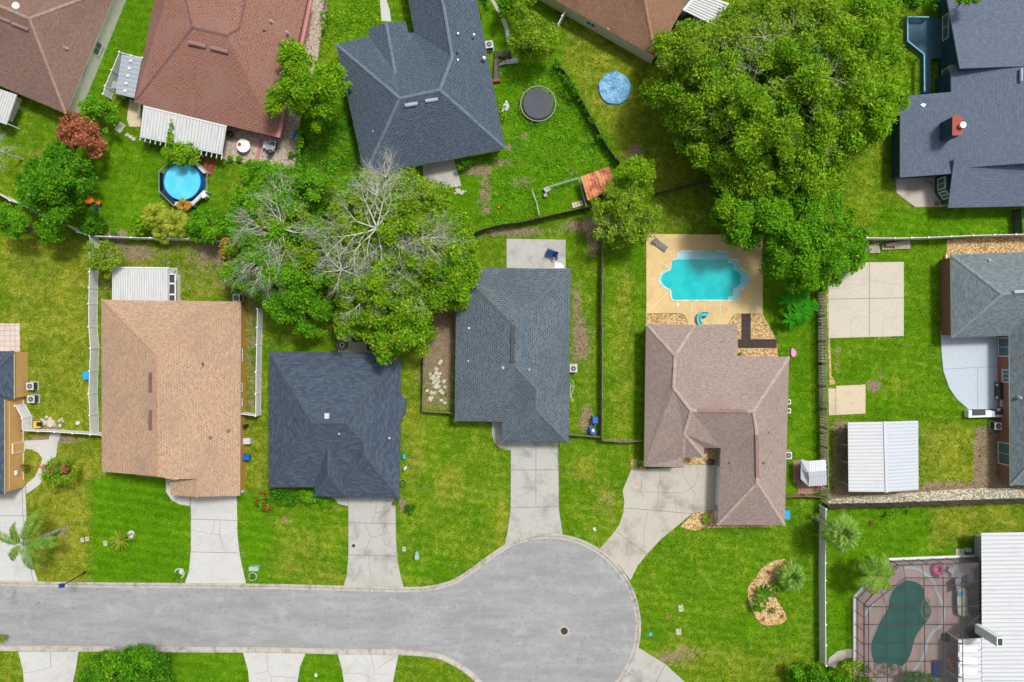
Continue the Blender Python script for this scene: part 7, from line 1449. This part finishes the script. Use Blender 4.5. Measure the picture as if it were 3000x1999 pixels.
t = thing('bare_tree', 'leafless grey tree reaching in from the left edge', 'tree', P(-12,440)); bare(t, -8, 440, 4.2, 7, 1.1, .05, 3, name='branches'); q = P(-8,440,4.2); MB().tube((q[0], q[1], 0), q, .14, .06).build('trunk', M['bark_pale'], t)

def frond(b, c, az, L, droop, lift, lw, nl, leaflen, rach=.03, curl=0.):
    """feather frond: curved midrib with paired leaflets; returns leaf and rib meshes"""
    lf, rib = b; pts = []; p = Vector(c); el = lift
    for i in range(13):
        pts.append(p.copy()); a = az + curl * i / 12; p = p + Vector((math.cos(a) * math.cos(el), math.sin(a) * math.cos(el), math.sin(el))) * (L / 12); el -= droop / 12
    for i in range(12): rib.tube(pts[i], pts[i + 1], rach * (1 - i / 14), rach * (1 - (i + 1) / 14), 4, False)
    for k in range(nl):
        f = .12 + .88 * k / (nl - 1); i = min(11, int(f * 12)); q = pts[i].lerp(pts[i + 1], f * 12 - i); d = (pts[i + 1] - pts[i]).normalized(); s_ = Vector((-d.y, d.x, 0)).normalized()
        ll = leaflen * (math.sin(math.pi * min(1, .12 + f * .9)) ** .6) * random.uniform(.85, 1.15)
        for sg in (-1, 1):
            e = q + (s_ * sg * .8 + d * .62 + Vector((0, 0, random.uniform(-.45, .05)))).normalized() * ll; m_ = q.lerp(e, .5) + Vector((0, 0, .04)); w_ = d * lw
            lf.add([q - w_ * .5, m_ - w_, e, m_ + w_, q + w_ * .5], [(0, 1, 2, 3, 4)])
def palm(name, label, x, y, h, L, n, leaflen, lm='lf_palm', base=None, trunk=.16, droop=1.3, nl=34, lift=(.0, .7), lw=.035, bark='palmtrunk', cat='palm tree', azs=None, curl=.2):
    c = P(x, y, h); g = P(*base) if base else (c[0], c[1], 0); t = thing(name, label, cat, (g[0], g[1], 0))
    tb = MB(); m_ = 8
    if trunk:
        for i in range(m_):
            f0, f1 = i / m_, (i + 1) / m_; a = Vector((g[0] + (c[0] - g[0]) * f0, g[1] + (c[1] - g[1]) * f0, h * f0)); e = Vector((g[0] + (c[0] - g[0]) * f1, g[1] + (c[1] - g[1]) * f1, h * f1 - .02)); tb.tube(a, e, trunk * (1.25 - .35 * f0), trunk * (1.18 - .35 * f0), 10)
        tb.build('trunk', M[bark], t)
    for k in range(n):
        az = azs[k] if azs else 2 * math.pi * k / n * 2.618 + random.uniform(-.15, .15); lf, rib = MB(), MB(); li = random.uniform(*lift)
        frond((lf, rib), c, az, L * random.uniform(.85, 1.1), droop * random.uniform(.8, 1.2), li, lw, nl, leaflen, curl=random.uniform(-curl, curl)); lf.v += rib.v[:0]
        fo = lf.build('frond', M[lm], t); rib.build('midrib', M['lf_oak2'], fo)
    return t
def fanpalm(name, label, x, y, h, L, n, r, lm='lf_fan', base=None, trunk=.17, blades=22, cat='palm tree', bark='palmtrunk'):
    c = Vector(P(x, y, h)); g = P(*base) if base else (c.x, c.y, 0); t = thing(name, label, cat, (g[0], g[1], 0))
    if trunk:
        b = MB(); 
        for i in range(8): f0, f1 = i / 8, (i + 1) / 8; b.tube((g[0] + (c.x - g[0]) * f0, g[1] + (c.y - g[1]) * f0, h * f0), (g[0] + (c.x - g[0]) * f1, g[1] + (c.y - g[1]) * f1, h * f1 - .01), trunk * random.uniform(1, 1.25), trunk * random.uniform(.95, 1.05), 9)
        b.build('trunk', M[bark], t)
    for k in range(n):
        az = k * 2.4 + random.uniform(-.2, .2); el = 1.35 - 1.75 * k / n; d = Vector((math.cos(az) * math.cos(el), math.sin(az) * math.cos(el), math.sin(el))); e = c + d * L * (.35 + .65 * k / n) * random.uniform(.8, 1.1); b = MB(); b.tube(c, e, .025, .015, 4, False)
        s_ = Vector((-math.sin(az), math.cos(az), 0)); d2 = (d + Vector((0, 0, -.35))).normalized()
        for j in range(blades):
            a = (j / (blades - 1) - .5) * 3.6; q = (d2 * math.cos(a) + s_ * math.sin(a)); ln = r * (1 - .25 * abs(a) / 1.8) * random.uniform(.85, 1.1); tip = e + q * ln + Vector((0, 0, -.2 * ln * random.uniform(.4, 1.2))); mid = e + q * ln * .55 + Vector((0, 0, .02)); pp = q.cross(Vector((0, 0, 1))).normalized() * .055
            b.add([e, mid - pp, tip, mid + pp], [(0, 1, 2, 3)])
        b.build('frond', M[lm], t)
    return t
palm('palm_tree', 'tall feathery palm with a leaning trunk at the left edge', 68, 1594, 6.4, 3.9, 13, .75, base=(176,1553), trunk=.17, droop=1.5, nl=52, lift=(-.1, .8), lw=.04)
palm('sago_palm', 'spiky round sago palm alone on the bright lawn', 355, 1582, .7, 1.45, 34, .14, 'lf_yellow', trunk=.14, droop=.9, nl=26, lift=(.2, .9), lw=.03, bark='terracotta', cat='sago palm', curl=.05)
fanpalm('cabbage_palm', 'fan-leaved cabbage palm with a leaning trunk above the white fence', 2470, 1562, 5.2, 1.5, 26, 1.25, base=(2388,1517), trunk=.24)
tree('fern', 'orange-tipped fern tuft at the foot of the leaning cabbage palm', 'fern', ell(2388,1512,14,10,10,.2), .2, .9, 'lf_oak2', 50, .1, .3, .9, 0, .05)
palm('palm_tree', 'bushy feather palm hanging over the corner of the screen cage', 2570, 1683, 4.6, 2.8, 18, .8, base=(2565,1682), trunk=.2, droop=1.7, nl=46, lift=(-.1, .8), lw=.04)
fanpalm('fan_palm', 'blue-green fan palm beside the gravel island', 2322, 1690, 1.6, 1.1, 20, 1.15, trunk=.13)
palm('sago_palm', 'dark round sago palm on the gravel island', 2237, 1738, .8, 1.2, 26, .22, 'lf_dark', trunk=.12, droop=1.0, nl=26, lift=(.1, .9), lw=.03, cat='sago palm', curl=.05)
palm('sago_palm', 'small dark palm between the island bush and the fan palm', 2278, 1714, .7, .95, 18, .2, 'lf_dark', trunk=.1, droop=1.0, nl=20, lift=(.1, .8), lw=.03, cat='palm', curl=.05)
fanpalm('fan_palm', 'yellowing fan palm, right one behind the white fence', 515, 655, 2.6, 1.2, 13, 1.15, 'lf_yellow', trunk=.12); fanpalm('fan_palm', 'yellow-green fan palm, left one behind the white fence', 455, 630, 2.4, 1.1, 12, 1.1, 'lf_yellow', trunk=.12); fanpalm('fan_palm', 'short pale fan palm at the foot of the yellowing ones, over the white fence', 472, 680, 1.8, .8, 12, .85, 'lf_yellow', trunk=.12); fanpalm('fan_palm', 'small orange-tinted palm tuft below the round blue pool', 538, 602, 1.6, .5, 9, .6, 'lf_orange', trunk=.1)
# banana clump
t = thing('banana_plant', 'clump of big glossy banana leaves beside the dark lattice fence', 'banana plant', P(2340,905))
for cx1, cy1, n_, ln in ((2312,880,10,1.5),(2345,918,11,1.7),(2316,938,9,1.4),(2374,898,9,1.4),(2352,872,8,1.4)):
    c = Vector(P(cx1, cy1, 2.1)); MB().tube((c.x, c.y, 0), (c.x, c.y, 2.1), .09, .06).build('stem', M['lf_banana'], t)
    for k in range(n_):
        az = k * 2.4 + random.uniform(-.2, .2); b = MB(); pts = []; el = random.uniform(.1, .8); p_ = c.copy()
        for i in range(7): pts.append(p_.copy()); p_ = p_ + Vector((math.cos(az) * math.cos(el), math.sin(az) * math.cos(el), math.sin(el))) * ln / 6; el -= .28
        s_ = Vector((-math.sin(az), math.cos(az), 0)); ws = [.03, .13, .2, .22, .2, .13, .01]; vs = []
        for p2, w_ in zip(pts, ws): vs += [p2 - s_ * w_ + Vector((0, 0, w_ * .5)), p2, p2 + s_ * w_ + Vector((0, 0, w_ * .5))]
        b.add(vs, [(3 * i + j, 3 * i + j + 1, 3 * i + j + 4, 3 * i + j + 3) for i in range(6) for j in range(2)]); b.build('leaf', M['lf_banana'], t)
# ground cover weeds in the upper yards, one mass nobody could count
def cover(label, poly, n, s, lm, h=.12, name='weeds'):
    a = np.array(poly); lo, hi = a.min(0), a.max(0); px = RNG.uniform(lo[0], hi[0], n * 3); py = RNG.uniform(lo[1], hi[1], n * 3); k = inpoly(px, py, poly)
    f = np.sin(px * .09 + 2 * np.sin(py * .05)) * np.sin(py * .11 + 1.5 * np.sin(px * .06)) + RNG.normal(0, .45, px.shape); k &= f > .1; px, py = px[k][:n], py[k][:n]
    C = np.stack([(px - 1500) / S, -(py - 999.5) / S, RNG.uniform(.02, h, len(px))], 1); o = leaves(name, C, s, M[lm], None, flat=1.2, elong=1.2); return setp(o, label, kind='stuff')
cover('low leafy weeds spread over the trampoline yard', [(1460,180),(1620,180),(1700,320),(1800,480),(1690,520),(1560,640),(1400,670),(1400,560),(1500,430)], 9000, .09, 'lf_mid', .14)
cover('leafy ground cover north of the slate-blue roof', [(965,20),(1110,10),(1120,62),(1080,80),(990,130),(935,170),(950,60)], 2500, .09, 'lf_bright', .14)
cover('dark weeds in the shade between the rust-red and slate-blue roofs', [(890,330),(1030,340),(1060,500),(880,500)], 4000, .1, 'lf_dark', .2)
cover('scattered fallen leaves along the street', [(0,1740),(1200,1760),(1800,1800),(1700,1990),(1400,1960),(1200,1895),(0,1880)], 90, .07, 'lf_rust', .05, 'fallen_leaves')

def tufts(n):
    px = RNG.uniform(-30, 3030, n); py = RNG.uniform(-30, 2030, n); bad = np.zeros(n, bool)
    for poly in NOGRASS: bad |= inpoly(px, py, poly)
    for wp, _ in WALLS.values(): bad |= inpoly(px, py, [(x * S + 1500, 999.5 - y * S) for x, y in wp])
    f = np.sin(px * .031 + 2 * np.sin(py * .023)) * np.sin(py * .037 + 1.7 * np.sin(px * .019)) + RNG.normal(0, .7, n); k = ~bad & (f > -.5); px, py = px[k], py[k]
    C = np.stack([(px - 1500) / S, -(py - 999.5) / S, RNG.uniform(.015, .075, len(px))], 1); o = leaves('grass_tufts', C, .062, M['tuft'], None, flat=.7, elong=1.7); setp(o, 'longer grass blades and weeds standing out of the lawns', kind='stuff')
M['tuft'] = leafmat('grass_blade', (0.07, 0.20, 0.003), (0.13, 0.26, 0.006), (0.27, 0.30, 0.05), .3, .3)
tufts(150000)
